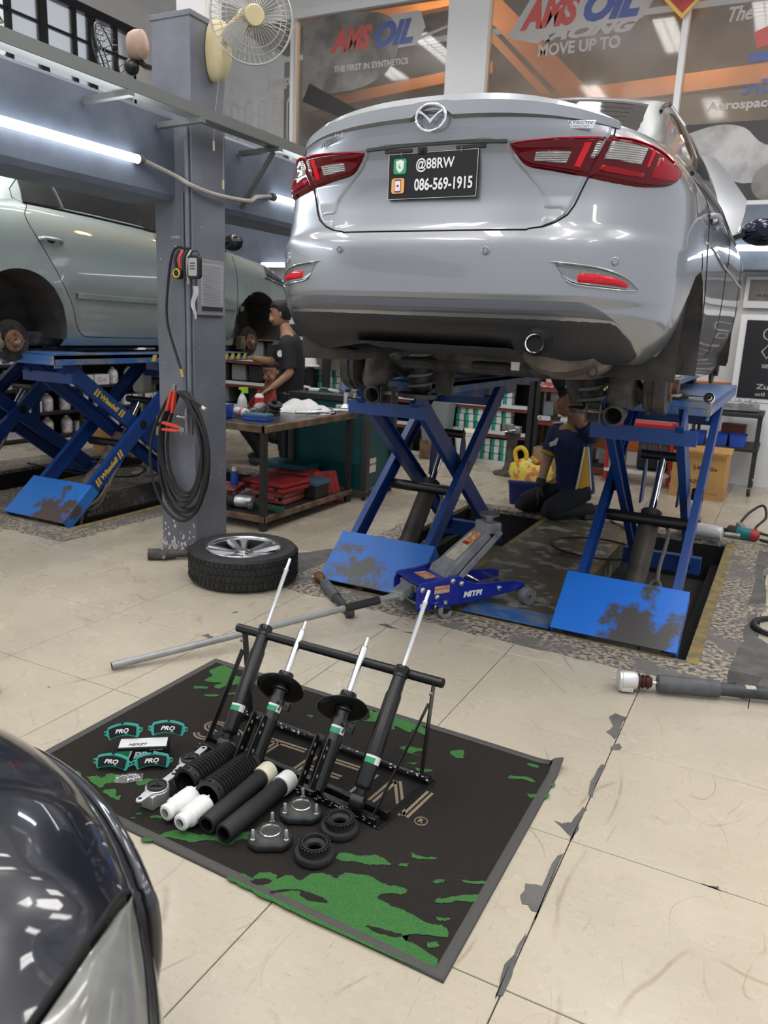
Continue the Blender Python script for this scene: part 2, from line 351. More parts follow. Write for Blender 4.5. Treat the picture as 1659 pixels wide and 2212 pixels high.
# ================================================================ floor
TX0, TY0, TS = -.374, 1.437, .6
ZONES = [(-2.40, 3.42, .04, 6.12), (-6.62, 3.42, -3.98, 6.12)]
def sub(r, z):
    x0, y0, x1, y1 = r; a, b, c, d = z
    if a >= x1 or c <= x0 or b >= y1 or d <= y0: return [r]
    o = []
    if x0 < a: o.append((x0, y0, a, y1))
    if c < x1: o.append((c, y0, x1, y1))
    xa, xb = max(x0, a), min(x1, c)
    if y0 < b: o.append((xa, y0, xb, b))
    if d < y1: o.append((xa, d, xb, y1))
    return o
def make_floor():
    f = MB()
    for r in [q for q0 in sub((-9, -3.5, 3.2, 9.4), ZONES[0]) for q in sub(q0, ZONES[1])]:
        f.box(((r[0]+r[2])/2, (r[1]+r[3])/2, -.06), (r[2]-r[0], r[3]-r[1], .1))
    for z in ZONES: f.box(((z[0]+z[2])/2, (z[1]+z[3])/2, -.35), (z[2]-z[0]+.2, z[3]-z[1]+.2, .08))
    fl = struct(f.build('floor', M['grout'], smooth=0))
    def tile_mesh(w, h):
        b = MB(); e = .0016; t = .0015
        P = lambda k, z: [(-w/2+k, -h/2+k, z), (w/2-k, -h/2+k, z), (w/2-k, h/2-k, z), (-w/2+k, h/2-k, z)]
        b.loft([P(e, -.012), P(e, -t), P(e+t, 0)]); return b.mesh('tile', M['tile'], 0)
    full = tile_mesh(TS, TS)
    for i in range(-13, 5):
        for j in range(-4, 13):
            x0, y0 = TX0+TS*i, TY0+TS*j
            ps = [(x0, y0, x0+TS, y0+TS)]
            for z in ZONES: ps = [q for r in ps for q in sub(r, z)]
            for r in ps:
                w, h = r[2]-r[0], r[3]-r[1]
                if w < .02 or h < .02: continue
                me = full if abs(w-TS) < 1e-6 and abs(h-TS) < 1e-6 else tile_mesh(w, h)
                o = bpy.data.objects.new('tile', me); COL.objects.link(o); o.parent = fl; o.location = ((r[0]+r[2])/2, (r[1]+r[3])/2, 0)
    # lift pits: aprons, centre plates, walls
    rnd = random.Random(4)
    def wavy(p0, p1, n, amp):
        o = []
        for k in range(n):
            t = k/n; x = lerp(p0[0], p1[0], t); y = lerp(p0[1], p1[1], t)
            o.append((x+rnd.uniform(-amp, amp), y+rnd.uniform(-amp, amp)))
        return o
    for (cx, zx0, zx1, out) in ((-1.24, -2.40, .04, True), (-5.20, -6.62, -3.98, False)):
        l0, l1, r0, r1 = cx-1.00, cx-.34, cx+.34, cx+1.00
        if not out: l0, l1, r0, r1 = cx-1.0, cx-.34, cx+.34, cx+1.0
        y0, y1 = 3.60, 6.02
        ap = MB()
        ap.prism(wavy((zx0-.03, y0-.20), (zx1+.05, y0-.27), 46, .014)+[(zx1+.04, y0), (zx0-.02, y0)], .030, Matrix.Translation((0, 0, -.028)))
        ap.prism([(r1, y0-.05), (zx1-.02, y0-.05)]+wavy((zx1+.02, y0), (zx1, y1), 30, .022)+[(zx1, y1+.1), (r1, y1+.1)], .030, Matrix.Translation((0, 0, -.0285)))
        ap.prism([(l0, y1+.1), (zx0, y1+.1)]+wavy((zx0-.02, y1), (zx0-.03, y0), 30, .02)+[(zx0, y0-.05), (l0, y0-.05)], .030, Matrix.Translation((0, 0, -.0285)))
        ap.box((cx, y1+.06, -.015), (2.7, .14, .032))
        o = ap.build('pit_apron', M['concrete'], fl, 0)
        cp = MB(); cp.box((cx, (y0+y1)/2+.04, -.155), (l1 and (r0-l1), y1-y0-.06, .31)); cp.build('centre_plate', M['olive'] if out else M['concrete'], fl, 0)
        w = MB()
        for x in (l0, r1): w.box((x+(-.01 if x == l0 else .01), (y0+y1)/2, -.17), (.02, y1-y0, .29))
        w.box((cx, y0-.01, -.17), (2.05, .02, .29)); w.box((cx, y1+.01, -.17), (2.05, .02, .29)); w.build('pit_wall', M['pit'], fl, 0)
        yl = MB()
        yl.box((r1+.03, (y0+y1)/2, .003), (.055, y1-y0+.05, .003)); yl.box((r0-.02, (y0+y1)/2+.3, .0015), (.04, y1-y0-.8, .003)); yl.box((l1+.02, (y0+y1)/2+.3, .0015), (.04, y1-y0-.8, .003)); yl.box((cx, y0-.012, .002), (2.0, .016, .003)); yl.box((l0-.01, (y0+y1)/2, .003), (.018, y1-y0, .003))
        yl.build('yellow_edge_line', M['yellow_line'], fl, 0)
        for xa, xb in ((l0, l1), (r0, r1)):
            fr = MB()
            for x in (xa+.05, xb-.05): fr.bar((x, y0+.05, -.20), (x, y1-.05, -.20), .06, .08)
            fr.build('pit_rail', M['pit'], fl, 0)
    # grey screed patches and broken tile corners
    def blot(name, m, pts, z=.0016, amp=.012, n=5):
        out = []
        for a, b in zip(pts, pts[1:]+pts[:1]): out += wavy(a, b, n, amp)
        p = MB(); p.prism(out, .0016, Matrix.Translation((0, 0, z-.0012))); return p.build(name, m, fl, 0)
    blot('screed_patch', M['screed'], [(-.06, 3.42), (.10, 3.44), (.30, 3.62), (.40, 3.85), (.30, 4.02), (.12, 4.0), (.04, 4.1), (.03, 4.5), (-.02, 4.4), (-.02, 4.0)])
    blot('screed_patch', M['screed'], [(-.02, 4.6), (.05, 4.7), (.03, 5.4), (.08, 5.9), (-.02, 5.95)])
    blot('screed_patch', M['screed'], [(-2.38, 3.62), (-2.55, 3.7), (-2.62, 4.0), (-2.5, 4.2), (-2.38, 4.3)])
    def chips(lst):
        for pts in lst: blot('chipped_tile', M['screed'], pts, z=.0013, amp=.006, n=3)
    X = TX0
    chips([[(X-.003, 2.05), (X-.06, 2.10), (X-.02, 2.12), (X-.004, 2.22), (X+.006, 2.2), (X+.004, 2.04)],
           [(X-.004, 1.70), (X-.05, 1.72), (X-.055, 1.79), (X-.02, 1.81), (X-.012, 1.95), (X+.002, 1.96), (X+.002, 1.66)],
           [(X-.005, 2.70), (X-.045, 2.74), (X-.03, 2.80), (X-.055, 2.86), (X-.05, 2.90), (X-.002, 2.90), (X+.004, 2.75)],
           [(X-.005, 2.62), (X+.03, 2.64), (X+.01, 2.68)],
           [(X-.012, 2.3), (X-.018, 2.38), (X-.006, 2.5), (X+.003, 2.5), (X+.003, 2.28)],
           [(X-.010, 1.40), (X-.014, 1.5), (X-.004, 1.62), (X+.003, 1.6), (X+.003, 1.42)],
           [(-.02, 2.035), (.03, 2.03), (.02, 2.045)], [(-2.25, 2.64), (-2.19, 2.63), (-2.2, 2.66), (-2.24, 2.67)],
           [(-1.62, 3.22), (-1.55, 3.2), (-1.52, 3.22), (-1.6, 3.24)], [(-1.48, 3.2), (-1.42, 3.19), (-1.42, 3.22)], [(-2.32, 2.95), (-2.29, 2.95), (-2.30, 2.98)]])
    return fl
FLOOR = make_floor()
# ================================================================ shell
def make_shell():
    b = MB(); b.box((-2.9, 4.0, 5.6), (12.4, 13.0, .1)); ce = struct(b.build('ceiling', M['ceiling'], smooth=0))
    for (x, y) in ((-5.82, 6.98), (-4.80, 7.4), (-1.91, 6.87), (-.84, 7.0), (-5.7, 4.2), (-3.3, 4.6), (-1.7, 3.4), (-.6, 4.4), (-4.4, 1.6), (-2.1, .8), (-.2, 1.2), (-5.6, -1.0), (-2.9, -1.3), (.6, -1.0), (1.4, 6.2), (1.6, 3.2)):
        t = thing('ceiling_light', 'white louvred fluorescent fitting hanging from the workshop ceiling', 'ceiling light', (x, y, 5.02), group='louvred ceiling lights')
        if 'CL' not in globals():
            f = MB(); f.box((0, 0, .045), (.30, 1.24, .07)); globals()['CL'] = t
            f.build('housing', M['frame_white'], t, 0, bevel=.006)
            p = MB(); p.box((0, 0, .008), (.24, 1.18, .012)); po = p.build('diffuser', M['lamp_panel'], t, 0)
            q = MB()
            for k in range(11): q.box((0, -.55+.11*k, .0), (.24, .008, .014))
            q.bar((-.0, -.59, 0), (0, .59, 0), .008, .014); q.build('louvre', M['frame_white'], t, 0)
            r = MB()
            for s in (-.45, .45): r.cyl((0, s, .08), (0, s, .54), .005, n=6)
            r.build('hanger_rod', M['dull_steel'], t, 0)
        else:
            for ch in CL.children: copy_tree(ch, t)
    # back wall with its glazing
    W = MB(); Y = 8.9
    W.box((-3.0, Y+.1, 1.05), (12.4, .2, 2.1)); W.box((-3.0, Y+.1, 5.36), (12.4, .2, .5)); w = struct(W.build('wall_back', M['wall_white'], smooth=0))
    o = MB()
    o.box((-1.2, Y-.004, .89), (8.0, .012, .24)); o.box((-1.2, Y-.004, .30), (8.0, .012, .20)); o.build('painted_band', M['orange_band'], w, 0)
    bm = MB(); bm.box((-2.6, Y-.16, 2.40), (11.6, .32, .60)); be = struct(bm.build('trim_1', M['blue_grey'], smooth=0, bevel=.01)); be['label'] = 'blue grey painted beam across the back wall under the windows'
    s = MB(); s.box((-2.6, Y-.02, 2.735), (11.6, .16, .07)); s.box((-2.6, Y+.04, 5.07), (11.6, .12, .10))
    for x, wd in ((-7.35, .06), (-6.01, .05), (-3.70, .48), (-1.41, .06), (.9, .06), (2.6, .3)): s.box((x, Y+.02, 3.9), (wd, .14, 2.4))
    fo = struct(s.build('window_1', M['frame_white'], smooth=0, bevel=.004))
    for a, c in ((-7.32, -6.035), (-5.985, -3.94), (-3.46, -1.44), (-1.38, .87), (.93, 2.45)):
        g = MB(); g.box(((a+c)/2, Y+.04, 3.90), (c-a, .008, 2.30)); g.build('window_pane', M['film'], fo, 0)
    # the room seen behind the printed film
    rb = MB(); rb.box((-2.6, 12.2, 4.2), (11.6, .1, 3.0)); rb.box((-2.6, 10.6, 2.65), (11.6, 3.2, .1)); rb.box((-2.6, 10.6, 5.85), (11.6, 3.2, .1))
    struct(rb.build('wall_beyond', M['print_mid'], smooth=0))
    for k, (p0, p1, wd, hh) in enumerate((((-4.25, 10.2, 5.62), (-2.45, 10.2, 3.92), .16, .26), ((-4.2, 10.9, 5.25), (-3.0, 10.9, 4.10), .10, .10), ((-4.3, 10.3, 4.16), (2.2, 10.3, 4.42), .14, .20), ((-6.6, 10.3, 5.44), (-3.9, 10.3, 5.58), .14, .22), ((-6.6, 10.3, 4.42), (-3.9, 10.3, 4.66), .14, .14))):
        q = MB(); q.bar(p0, p1, wd, hh); struct(q.build('trim_%d' % (k+2), M['beam_orange'], smooth=0, bevel=.008))
    for x, y, z in ((-4.6, 9.6, 5.3), (-1.5, 9.5, 4.9), (.6, 9.5, 4.9)):
        l = bpy.data.lights.new('warm_room_lamp', 'POINT'); l.energy = 120; l.color = (1, .62, .28); l.shadow_soft_size = .12
        lo = bpy.data.objects.new('warm_room_lamp', l); COL.objects.link(lo); lo.location = (x, y, z)
    # film graphics: flat print on the room side of the panes
    yb = Y+.034
    def XW(x, z, rot=0, y=yb): return XF((x, y, z), (math.cos(rot), 0, math.sin(rot)), (-math.sin(rot), 0, math.cos(rot)))
    def logo(name, x, z, w, h, red, blu):
        p = MB(); k = h/2
        p.prism([(-w/2-.12, -k-.05), (-w/2+.16, k+.06), (w/2+.05, k+.06), (w/2+.12, k*.1), (w/2-.0, -k-.02), (-w/2+.36, -k-.06), (-w/2+.24, -k-.14)], .001, XW(x, z)); po = p.build('logo_ground', M['print_grey'], fo, 0)
        t = MB(); put_text(t, red, XW(x-w*.235, z, 0, yb-.0016), fit=(w*.50, h), size=.3, shear=.35, bold=.018); t.build('logo_lettering', M['print_red'], po, 0)
        t = MB(); put_text(t, blu, XW(x+w*.26, z, 0, yb-.0016), fit=(w*.44, h), size=.3, shear=.35, bold=.018); t.build('logo_lettering', M['print_blue'], po, 0)
    logo('a', -4.95, 4.73, 1.16, .27, 'AMS', 'OIL'); logo('b', -2.50, 4.72, 1.30, .30, 'AMS', 'OIL')
    def wtext(s, x, z, w, h, m='print_grey', shear=0., bold=.006, rot=0.): 
        t = MB(); put_text(t, s, XW(x, z, rot, yb-.0016), fit=(w, h), size=.2, shear=shear, bold=bold); t.build('window_lettering', M[m], fo, 0)
    wtext('RACING', -2.42, 4.50, 1.1, .12, shear=.5, bold=.012); wtext('MOVE UP TO', -2.47, 4.36, .86, .12); wtext('Jeep', -6.26, 4.35, .38, .16, 'print_grey', 0, .012)
    wtext('\u0e27\u0e32\u0e42\u0e25\u0e42\u0e25\u0e34\u0e19', -.52, 3.82, .62, .13, 'print_blue'); wtext('Aerospace tech.', -.66, 3.665, .92, .11); wtext('The', -.92, 4.48, .22, .13, shear=.3); wtext('THE FIRST IN SYNTHETICS', -4.95, 4.42, 1.0, .07)
    # a pale printed grille of upright slots, sketched cars
    for k in range(5):
        x = -6.95+.22*k; rr = [(a*.8, b) for a, b in rrect(.16, .62, .078, 6)]; ri = [(a*.75, b) for a, b in rrect(.11, .56, .054, 6)]
        p = MB(); p.add([XW(x, 3.86) @ Vector((a, b, 0)) for a, b in rr]+[XW(x, 3.86) @ Vector((a, b, 0)) for a, b in ri], [(i, (i+1) % len(rr), len(rr)+(i+1) % len(rr), len(rr)+i) for i in range(len(rr))]); p.build('printed_slot', M['print_grey'], fo, 0)
    def pic(name, poly, m, dy=0.): 
        p = MB(); p.prism(poly, .0006, XF((0, yb-.0006-dy, 0), (1, 0, 0), (0, 0, 1))); p.build(name, M[m], fo, 0)
    pic('printed_car', [(v.x, v.y) for v in bez([(-1.33, 3.42, 0), (-1.0, 3.50, 0), (-.75, 3.46, 0), (-.55, 3.30, 0), (-.2, 3.26, 0), (.3, 3.3, 0), (.6, 3.2, 0), (.66, 2.9, 0), (.2, 2.86, 0), (-.3, 3.0, 0), (-.7, 2.95, 0), (-1.1, 3.1, 0), (-1.33, 3.2, 0)], 4)], 'print_silver', .0006)
    pic('printed_ground', [(-1.37, 2.78), (.86, 2.78), (.86, 3.52), (-1.37, 3.52)], 'print_dark')
    pic('printed_wheel', [(-.45+.17*math.cos(t*PI/10), 2.95+.17*math.sin(t*PI/10)) for t in range(20)], 'print_mid', .0012)
    pic('printed_bonnet', [(v.x, v.y) for v in bez([(-5.9, 4.95, 0), (-5.3, 5.02, 0), (-4.7, 4.9, 0), (-4.6, 4.5, 0), (-5.0, 4.2, 0), (-5.9, 4.15, 0)], 4)], 'print_mid')
    pic('printed_windscreen', [(-5.9, 4.1), (-5.0, 3.75), (-4.9, 3.85), (-5.8, 4.3)], 'print_dark', .0006)
    for q in (((-4.35, 3.78), (-4.95, 3.40)), ((-4.95, 3.40), (-4.9, 3.3)), ((-4.1, 4.0), (-4.2, 3.7)), ((-4.2, 3.7), (-4.5, 3.62)), ((-3.98, 4.72), (-4.4, 4.62))):
        p = MB(); p.bar((q[0][0], yb-.001, q[0][1]), (q[1][0], yb-.001, q[1][1]), .0006, .03); p.build('printed_line', M['print_grey'], fo, 0)
    pic('printed_emblem', [(-.78, 4.30), (-.62, 4.36), (-.55, 4.30), (-.58, 4.18), (-.74, 4.16)], 'print_red'); pic('printed_emblem', [(-.80, 4.12), (-.58, 4.12), (-.58, 4.04), (-.80, 4.04)], 'print_blue')
    # red diamond wall hanging in front of the mullion
    d = thing('red_diamond_sign', 'red and gold diamond-shaped paper sign hanging high at the window mullion', 'sign', (-1.44, 8.80, 4.72))
    XD = XF((0, 0, 0), (1, 0, 0), (0, 0, 1)); p = MB(); p.prism([(0, -.27), (.27, 0), (0, .27), (-.27, 0)], .008, XD); p.build('gold_border', M['gold'], d, 0)
    p = MB(); p.prism([(0, -.225), (.225, 0), (0, .225), (-.225, 0)], .004, XD @ Matrix.Translation((0, 0, .009))); p.build('red_panel', M['red_plastic'], d, 0)
    p = MB()
    for k, (a, c) in enumerate(((-.05, .05), (.05, .05), (-.03, -.02), (.04, -.02))): p.prism(rrect(.07, .05, .02), .002, XD @ Matrix.Translation((a, c, .0135)))
    p.build('gold_mark', M['gold'], d, 0)
    p = MB(); p.cyl((0, -.004, .27), (0, .06, .34), .003, n=6); p.build('hanging_string', M['gold'], d, 0)
    # left wall with its black grille window
    W = MB(); X = -8.25
    W.box((X, 4, 1.35), (.2, 12, 2.7)); W.box((X, 4.0, 5.45), (.2, 12, .9)); W.box((X, 8.62, 3.8), (.2, .5, 2.4)); wl = struct(W.build('wall_left', M['wall_white'], smooth=0))
    g = MB(); x = X+.06
    g.box((x, 4.3, 4.97), (.10, 8.3, .10)); g.box((x, 4.3, 2.75), (.10, 8.3, .10)); g.box((x, 4.3, 4.05), (.07, 8.3, .05))
    ys = [7.0, 7.45, 7.72, 8.1, 8.4, 6.55, 5.9, 5.2, 4.5, 3.8, 3.0, 2.0, 1.0, 0.0]
    for i, y in enumerate(ys): g.box((x, y, 3.85), (.08, .10 if i in (0, 2) else .045, 2.2))
    for z in (4.62, 4.3, 3.7, 3.35): g.box((x, 4.3, z), (.05, 8.3, .03))
    gr = struct(g.build('window_2', M['black_frame'], smooth=0))
    for a, c in ((7.05, 7.42), (7.48, 7.69), (7.76, 8.07), (8.13, 8.37), (6.6, 6.95)):
        p = MB(); p.box((x, (a+c)/2, 3.85), (.008, c-a, 2.1)); p.build('frosted_pane', M['frosted'], gr, 0)
    # planting outside that window
    rnd = random.Random(9); lf = MB()
    for _ in range(1000):
        c = Vector((rnd.uniform(-11.5, -9.2), rnd.uniform(2.0, 7.6), rnd.uniform(1.0, 5.6))); a = Vector((rnd.uniform(-1, 1), rnd.uniform(-1, 1), rnd.uniform(-1, .6))).normalized(); s = rnd.uniform(.18, .4)
        b = a.orthogonal().normalized()*s*.22; lf.add([c, c+a*s*.5+b, c+a*s, c+a*s*.5-b], [(0, 1, 2, 3)])
    tag(lf.build('foliage', M['leaf'], smooth=0), 'green leaves of the planting outside the black-framed window', 'foliage', kind='stuff')
    b = MB(); b.box((-8.9, 3, 5.1), (1.0, 8, .08)); struct(b.build('trim_8', M['soffit'], smooth=0))
make_shell()
# ================================================================ pillar, beams, tray
def make_pillar():
    b = MB(); b.box((-3.215, 3.725, 1.5), (.27, .29, 3.0)); b.box((-3.215, 3.725, 2.99), (.285, .30, .03)); pl = struct(b.build('pillar', M['pillar'], smooth=0, bevel=.004)); pl['label'] = 'blue grey painted pillar'
    b = MB(); b.box((-3.20, 3.80, 4.3), (.20, .14, 2.58)); struct(b.build('column_top', M['wall_white'], smooth=0))
    rnd = random.Random(3); ch = MB()
    for k in range(75):
        z = abs(rnd.gauss(0, .09))+.005; x = rnd.uniform(-3.345, -3.085); r = rnd.uniform(.003, .011)
        ch.prism([(r*math.cos(t*PI/3)*rnd.uniform(.5, 1.2), r*1.3*math.sin(t*PI/3)*rnd.uniform(.5, 1.2)) for t in range(6)], .0006, XF((x, 3.579, z), (1, 0, 0), (0, 0, 1)))
    for k in range(26):
        z = rnd.uniform(.3, 2.0); r = rnd.uniform(.002, .006); X = XF((rnd.uniform(-3.33, -3.09), 3.579, z), (1, 0, 0), (0, 0, 1)) if k % 2 else XF((-3.079, rnd.uniform(3.6, 3.85), z), (0, 1, 0), (0, 0, 1))
        ch.prism([(r*math.cos(t*PI/3)*rnd.uniform(.5, 1.2), r*math.sin(t*PI/3)*rnd.uniform(.5, 1.2)) for t in range(6)], .0006, X)
    o = ch.build('paint_chip', M['wall_white'], pl, 0); o['kind'] = 'stuff'
    b = MB()
    for y0, y1 in ((-3.0, 3.58), (3.87, 8.7)):
        b.prism([(-.17, .0), (-.17, .42), (-.15, .44), (.15, .44), (.17, .42), (.17, .03), (.155, .0)], y1-y0, XF((-3.37, y1, 2.055), (1, 0, 0), (0, 0, 1)))
    be = struct(b.build('beam', M['blue_grey'], smooth=0)); be['label'] = 'blue grey painted beam with a bright tube lamp on its side'
    # cable tray on brackets
    t = MB(); X0 = -2.93
    t.box((X0-.045, 3.6, 2.47), (.006, 9.2, .075)); t.box((X0-.005, 3.6, 2.435), (.085, 9.2, .006)); t.box((X0+.036, 3.6, 2.462), (.006, 9.2, .055))
    tr = thing('cable_tray', 'long grey metal cable tray running above the blue grey beam', 'cable tray', (0, 0, 0)); t.build('tray_channel', M['tray'], tr, 0)
    for y in (.6, 2.95, 3.45, 4.15, 5.6):
        br = MB(); br.bar((-3.185, y, 2.415), (-2.885, y, 2.425), .035, .028); br.bar((-3.18, y, 2.10), (-2.94, y, 2.41), .022, .022, up=(0, 1, 0)) if y in (4.15,) else None
        br.build('bracket', M['tray'], tr, 0)
    for (y0, y1, lb) in ((1.35, 3.30, 'lit white fluorescent tube on the beam left of the pillar'), (4.46, 5.9, 'lit white fluorescent tube on the beam behind the silver sedan')):
        l = thing('tube_lamp', lb, 'lamp', (-3.17, y0, 2.215), group='tube lamps on the beam')
        L = y1-y0; MB().tube([(0, .03, 0), (0, L-.03, 0)], .021, 14).build('glass_tube', M['lamp_tube'], l)
        e = MB()
        for y in (0, L-.03): e.cyl((0, y, 0), (0, y+.03, 0), .024, n=14)
        e.build('end_cap', M['grey_plastic'], l)
        MB().box((-.012, L/2, .0), (.02, L, .02)).build('lamp_holder', M['frame_white'], l, 0)
        al = bpy.data.lights.new('tube_light', 'AREA'); al.shape = 'RECTANGLE'; al.size = .04; al.size_y = L; al.energy = 10; al.color = (.9, .95, 1)
        ao = bpy.data.objects.new('tube_light', al); COL.objects.link(ao); ao.location = (-3.125, (y0+y1)/2, 2.215); ao.rotation_euler = (0, R(-90), 0)
    l = thing('tube_lamp', 'lit white fluorescent tube on the back wall beam at right', 'lamp', (-.95, 8.53, 2.30), group='tube lamps on the beam')
    MB().tube([(0, 0, 0), (2.4, 0, 0)], .026, 14).build('glass_tube', M['lamp_tube'], l); MB().box((1.2, .03, 0), (2.44, .03, .03)).build('lamp_holder', M['frame_white'], l, 0)
    l = thing('tube_lamp', 'lit white fluorescent tube far behind the green car bonnet', 'lamp', (-5.0, 8.53, 2.12), group='tube lamps on the beam')
    MB().tube([(-1.2, 0, 0), (.9, 0, 0)], .026, 14).build('glass_tube', M['lamp_tube'], l); MB().box((-.2, .03, 0), (2.2, .03, .03)).build('lamp_holder', M['frame_white'], l, 0)
    # flex between the two tubes, conduit, hose, switch cords
    tag(MB().tube(bez([(-3.17, 3.32, 2.215), (-3.12, 3.5, 2.17), (-3.06, 3.56, 2.13), (-3.04, 3.75, 2.11), (-3.05, 4.05, 2.125), (-3.10, 4.2, 2.17), (-3.17, 4.45, 2.215)], 8), .012, 8).build('lamp_flex', M['flex'], None), 'pale grey flex joining the two tube lamps across the pillar', 'cable')
    tag(MB().tube([(-3.10, 3.562, 2.44), (-3.10, 3.562, .75)], .013, 10).build('conduit', M['pillar'], None), 'thin vertical metal conduit running down the pillar front', 'conduit')
    tag(MB().tube([(-3.135, 3.567, 2.1), (-3.135, 3.567, .95)], .007, 8).build('conduit', M['blue_grey'], None), 'narrower conduit just left of the main pillar conduit', 'conduit')
    # hose coil with two red pliers
    h = thing('cable_coil', 'coil of thick black cable hung on the pillar front', 'cable', (-3.125, 3.53, .66))
    rnd = random.Random(11)
    for k in range(8):
        rx = .135+.011*k+rnd.uniform(-.012, .008); rz = .30+.012*k; dx = rnd.uniform(-.012, .022); dz = .345-rz; dy = -.012*(k % 4)
        MB().tube([(dx+rx*math.cos(a)*(1-.35*max(0, math.sin(a))**2), dy+.008*math.sin(3*a+k), dz-.0+rz*math.sin(a)) for a in lin(0, 2*PI, 49)[:-1]], .0088, 8, closed=True).build('loop', M['black_rubber'], h)
    MB().tube(bez([(.02, -.04, .34), (.08, -.06, .33), (.14, -.05, .30), (.17, -.03, .27)], 6), .009, 8).build('loop_end', M['black_rubber'], h)
    MB().cyl((.165, -.03, .275), (.195, -.03, .262), .011, n=8).build('ferrule', M['steel'], h)
    for loc, rz_, lb in (((-3.155, 3.47, .955), .25, 'upper red cable clamp holding the top of the black coil'), ((-3.16, 3.47, .80), 1.62, 'lower red cable clamp lying sideways inside the black coil')):
        c = thing('cable_clamp', lb, 'clamp', loc, rot=(0, rz_, 0), group='red clamps on the coil')
        for s in (-1, 1): MB().loft([[Vector((s*(.010+.010*t)+x*w, y*.012, .062-.13*t)) for x, y in ((-.009, -1), (.009, -1), (.009, 1), (-.009, 1))] for t, w in ((0, .6), (.3, 1), (.7, 1), (1, .7))]).build('handle', M['clamp_red'], c, bevel=.003)
        for s in (-1, 1): MB().bar((s*.008, 0, .055), (s*.004, 0, .10), .012, .016, up=(0, 1, 0)).build('jaw', M['dull_steel'], c)
    v = thing('valve_cluster', 'small brass and steel air coupling on the pillar inside the coil', 'valve', (-3.10, 3.53, .86))
    MB().tube([(0, 0, .05), (0, 0, -.09)], .012, 10).build('valve_body', M['dull_steel'], v); MB().cyl((-.05, 0, 0), (.0, 0, 0), .014, n=10).build('coupling', M['steel'], v); MB().ball((-.06, 0, 0), .016).build('knob', M['steel'], v)
    # hanging gauges: tape, tester, papers
    MBt = MB().tube(bez([(-3.07, 3.55, 1.80), (-3.17, 3.53, 1.79), (-3.22, 3.53, 1.6), (-3.23, 3.53, 1.4), (-3.17, 3.54, 1.2), (-3.14, 3.54, 1.13)], 8), .0075, 8); hz = MBt.build('air_hose', M['black_rubber'], None); tag(hz, 'thin black hose with a brass end hanging down the pillar front', 'hose')
    MB().cyl((-3.142, 3.54, 1.135), (-3.13, 3.54, 1.09), .009, n=8).build('brass_nozzle', M['gold'], hz)
    mtr = thing('tyre_gauge', 'grey handheld tester in a black rubber case hung on the pillar edge', 'gauge', (-3.02, 3.54, 1.70))
    MB().prism(rrect(.085, .125, .02), .03, XF((0, 0, 0), (1, 0, 0), (0, 0, 1))).build('rubber_case', M['black_rubber'], mtr, bevel=.004); MB().prism(rrect(.06, .095, .008), .002, XF((0, -.0305, 0), (1, 0, 0), (0, 0, 1))).build('face', M['gauge_face'], mtr, 0)
    q = MB()
    for z in (.02, .005, -.01): q.box((0, -.033, z), (.035, .001, .006))
    q.build('display_mark', M['print_dark'], mtr, 0); MB().tube([(-.03, -.01, .06), (-.02, -.01, .085), (.02, -.01, .085), (.03, -.01, .06)], .005, 6).build('loop_handle', M['black_rubber'], mtr)
    tp = thing('tape_measure', 'yellow and black tape measure hung on the pillar front', 'tape measure', (-3.13, 3.53, 1.665), rot=(0, .3, 0))
    MB().prism(rrect(.06, .06, .02), .03, XF((0, 0.0, 0), (1, 0, 0), (0, 0, 1))).build('case', M['black_rubber'], tp, bevel=.005); MB().lathe([(.026, 0), (.022, .004), (.018, .0), (.022, -.003)], (0, -.031, 0), (0, -1, 0), 20, close=True).build('ring', M['yellow'], tp)
    kn = thing('hook_bundle', 'bundle of black and red straps hooked above the tape measure', 'strap', (-3.09, 3.545, 1.74))
    for k, mm in enumerate(('black_rubber', 'clamp_red', 'black_rubber', 'flex')): MB().tube(bez([(-.05+.03*k, -.01, .05), (-.06+.03*k, -.03, 0), (-.05+.025*k, -.02, -.07-.02*k)], 5), .008, 6).build('strap', M[mm], kn)
    rg = thing('rag', 'grey-white cloth strip hanging under the tester', 'rag', (-3.04, 3.545, 1.60)); 
    MB().grid([[Vector((x*(1-.5*t)+.008*math.sin(9*t), -.008*math.cos(x*150+5*t), -.18*t)) for x in lin(-.02, .02, 7)] for t in lin(0, 1, 9)]).build('cloth', M['cloth'], rg)
    fr = thing('framed_notice', 'grey-framed printed notice on the right side of the pillar', 'notice', (-3.075, 3.722, 1.60))
    XN = XF((0, 0, 0), (0, 1, 0), (0, 0, 1)); MB().prism([(x, y) for x, y in rrect(.235, .31, .003)], .012, XN).build('frame', M['frame_grey'], fr, 0, bevel=.002)
    MB().box((.0135, 0, .0), (.003, .195, .265)).build('sheet', M['notice'], fr, 0); MB().box((.0155, 0, -.118), (.002, .19, .025)).build('footer_band', M['print_dark'], fr, 0)
    q = MB()
    for k in range(26): q.box((.0155, -.075+.0, .115-.0085*k), (.0006, .0, .0)) if False else q.box((.0155, 0, .118-.0085*k), (.0008, .17-.03*(k % 3 == 2), .0022))
    ob = q.build('printed_lines', M['print_mid'], fr, 0)
    lab = MB(); put_text(lab, 'CAMBER', XF((-3.20, 3.578, 1.866), (1, 0, 0), (0, 0, 1)), fit=(.07, .014), size=.02); lb = lab.build('stencil_mark', M['wall_white'], None, 0); lb.parent = pl
    # wall fan
    f = thing('wall_fan', 'cream wall fan with a wire cage on the upper right of the pillar', 'fan', (-3.075, 3.76, 2.85))
    s = MB(); s.loft([[Vector((d, .062*k*math.cos(a)*(1 if math.sin(a) > 0 else 1.0), .155*k*math.sin(a)-.0)) for a in lin(0, 2*PI, 25)[:-1]] for d, k in ((0, 1), (.05, 1.0), (.085, .9), (.10, .7))]); s.build('body', M['cream_plastic'], f)
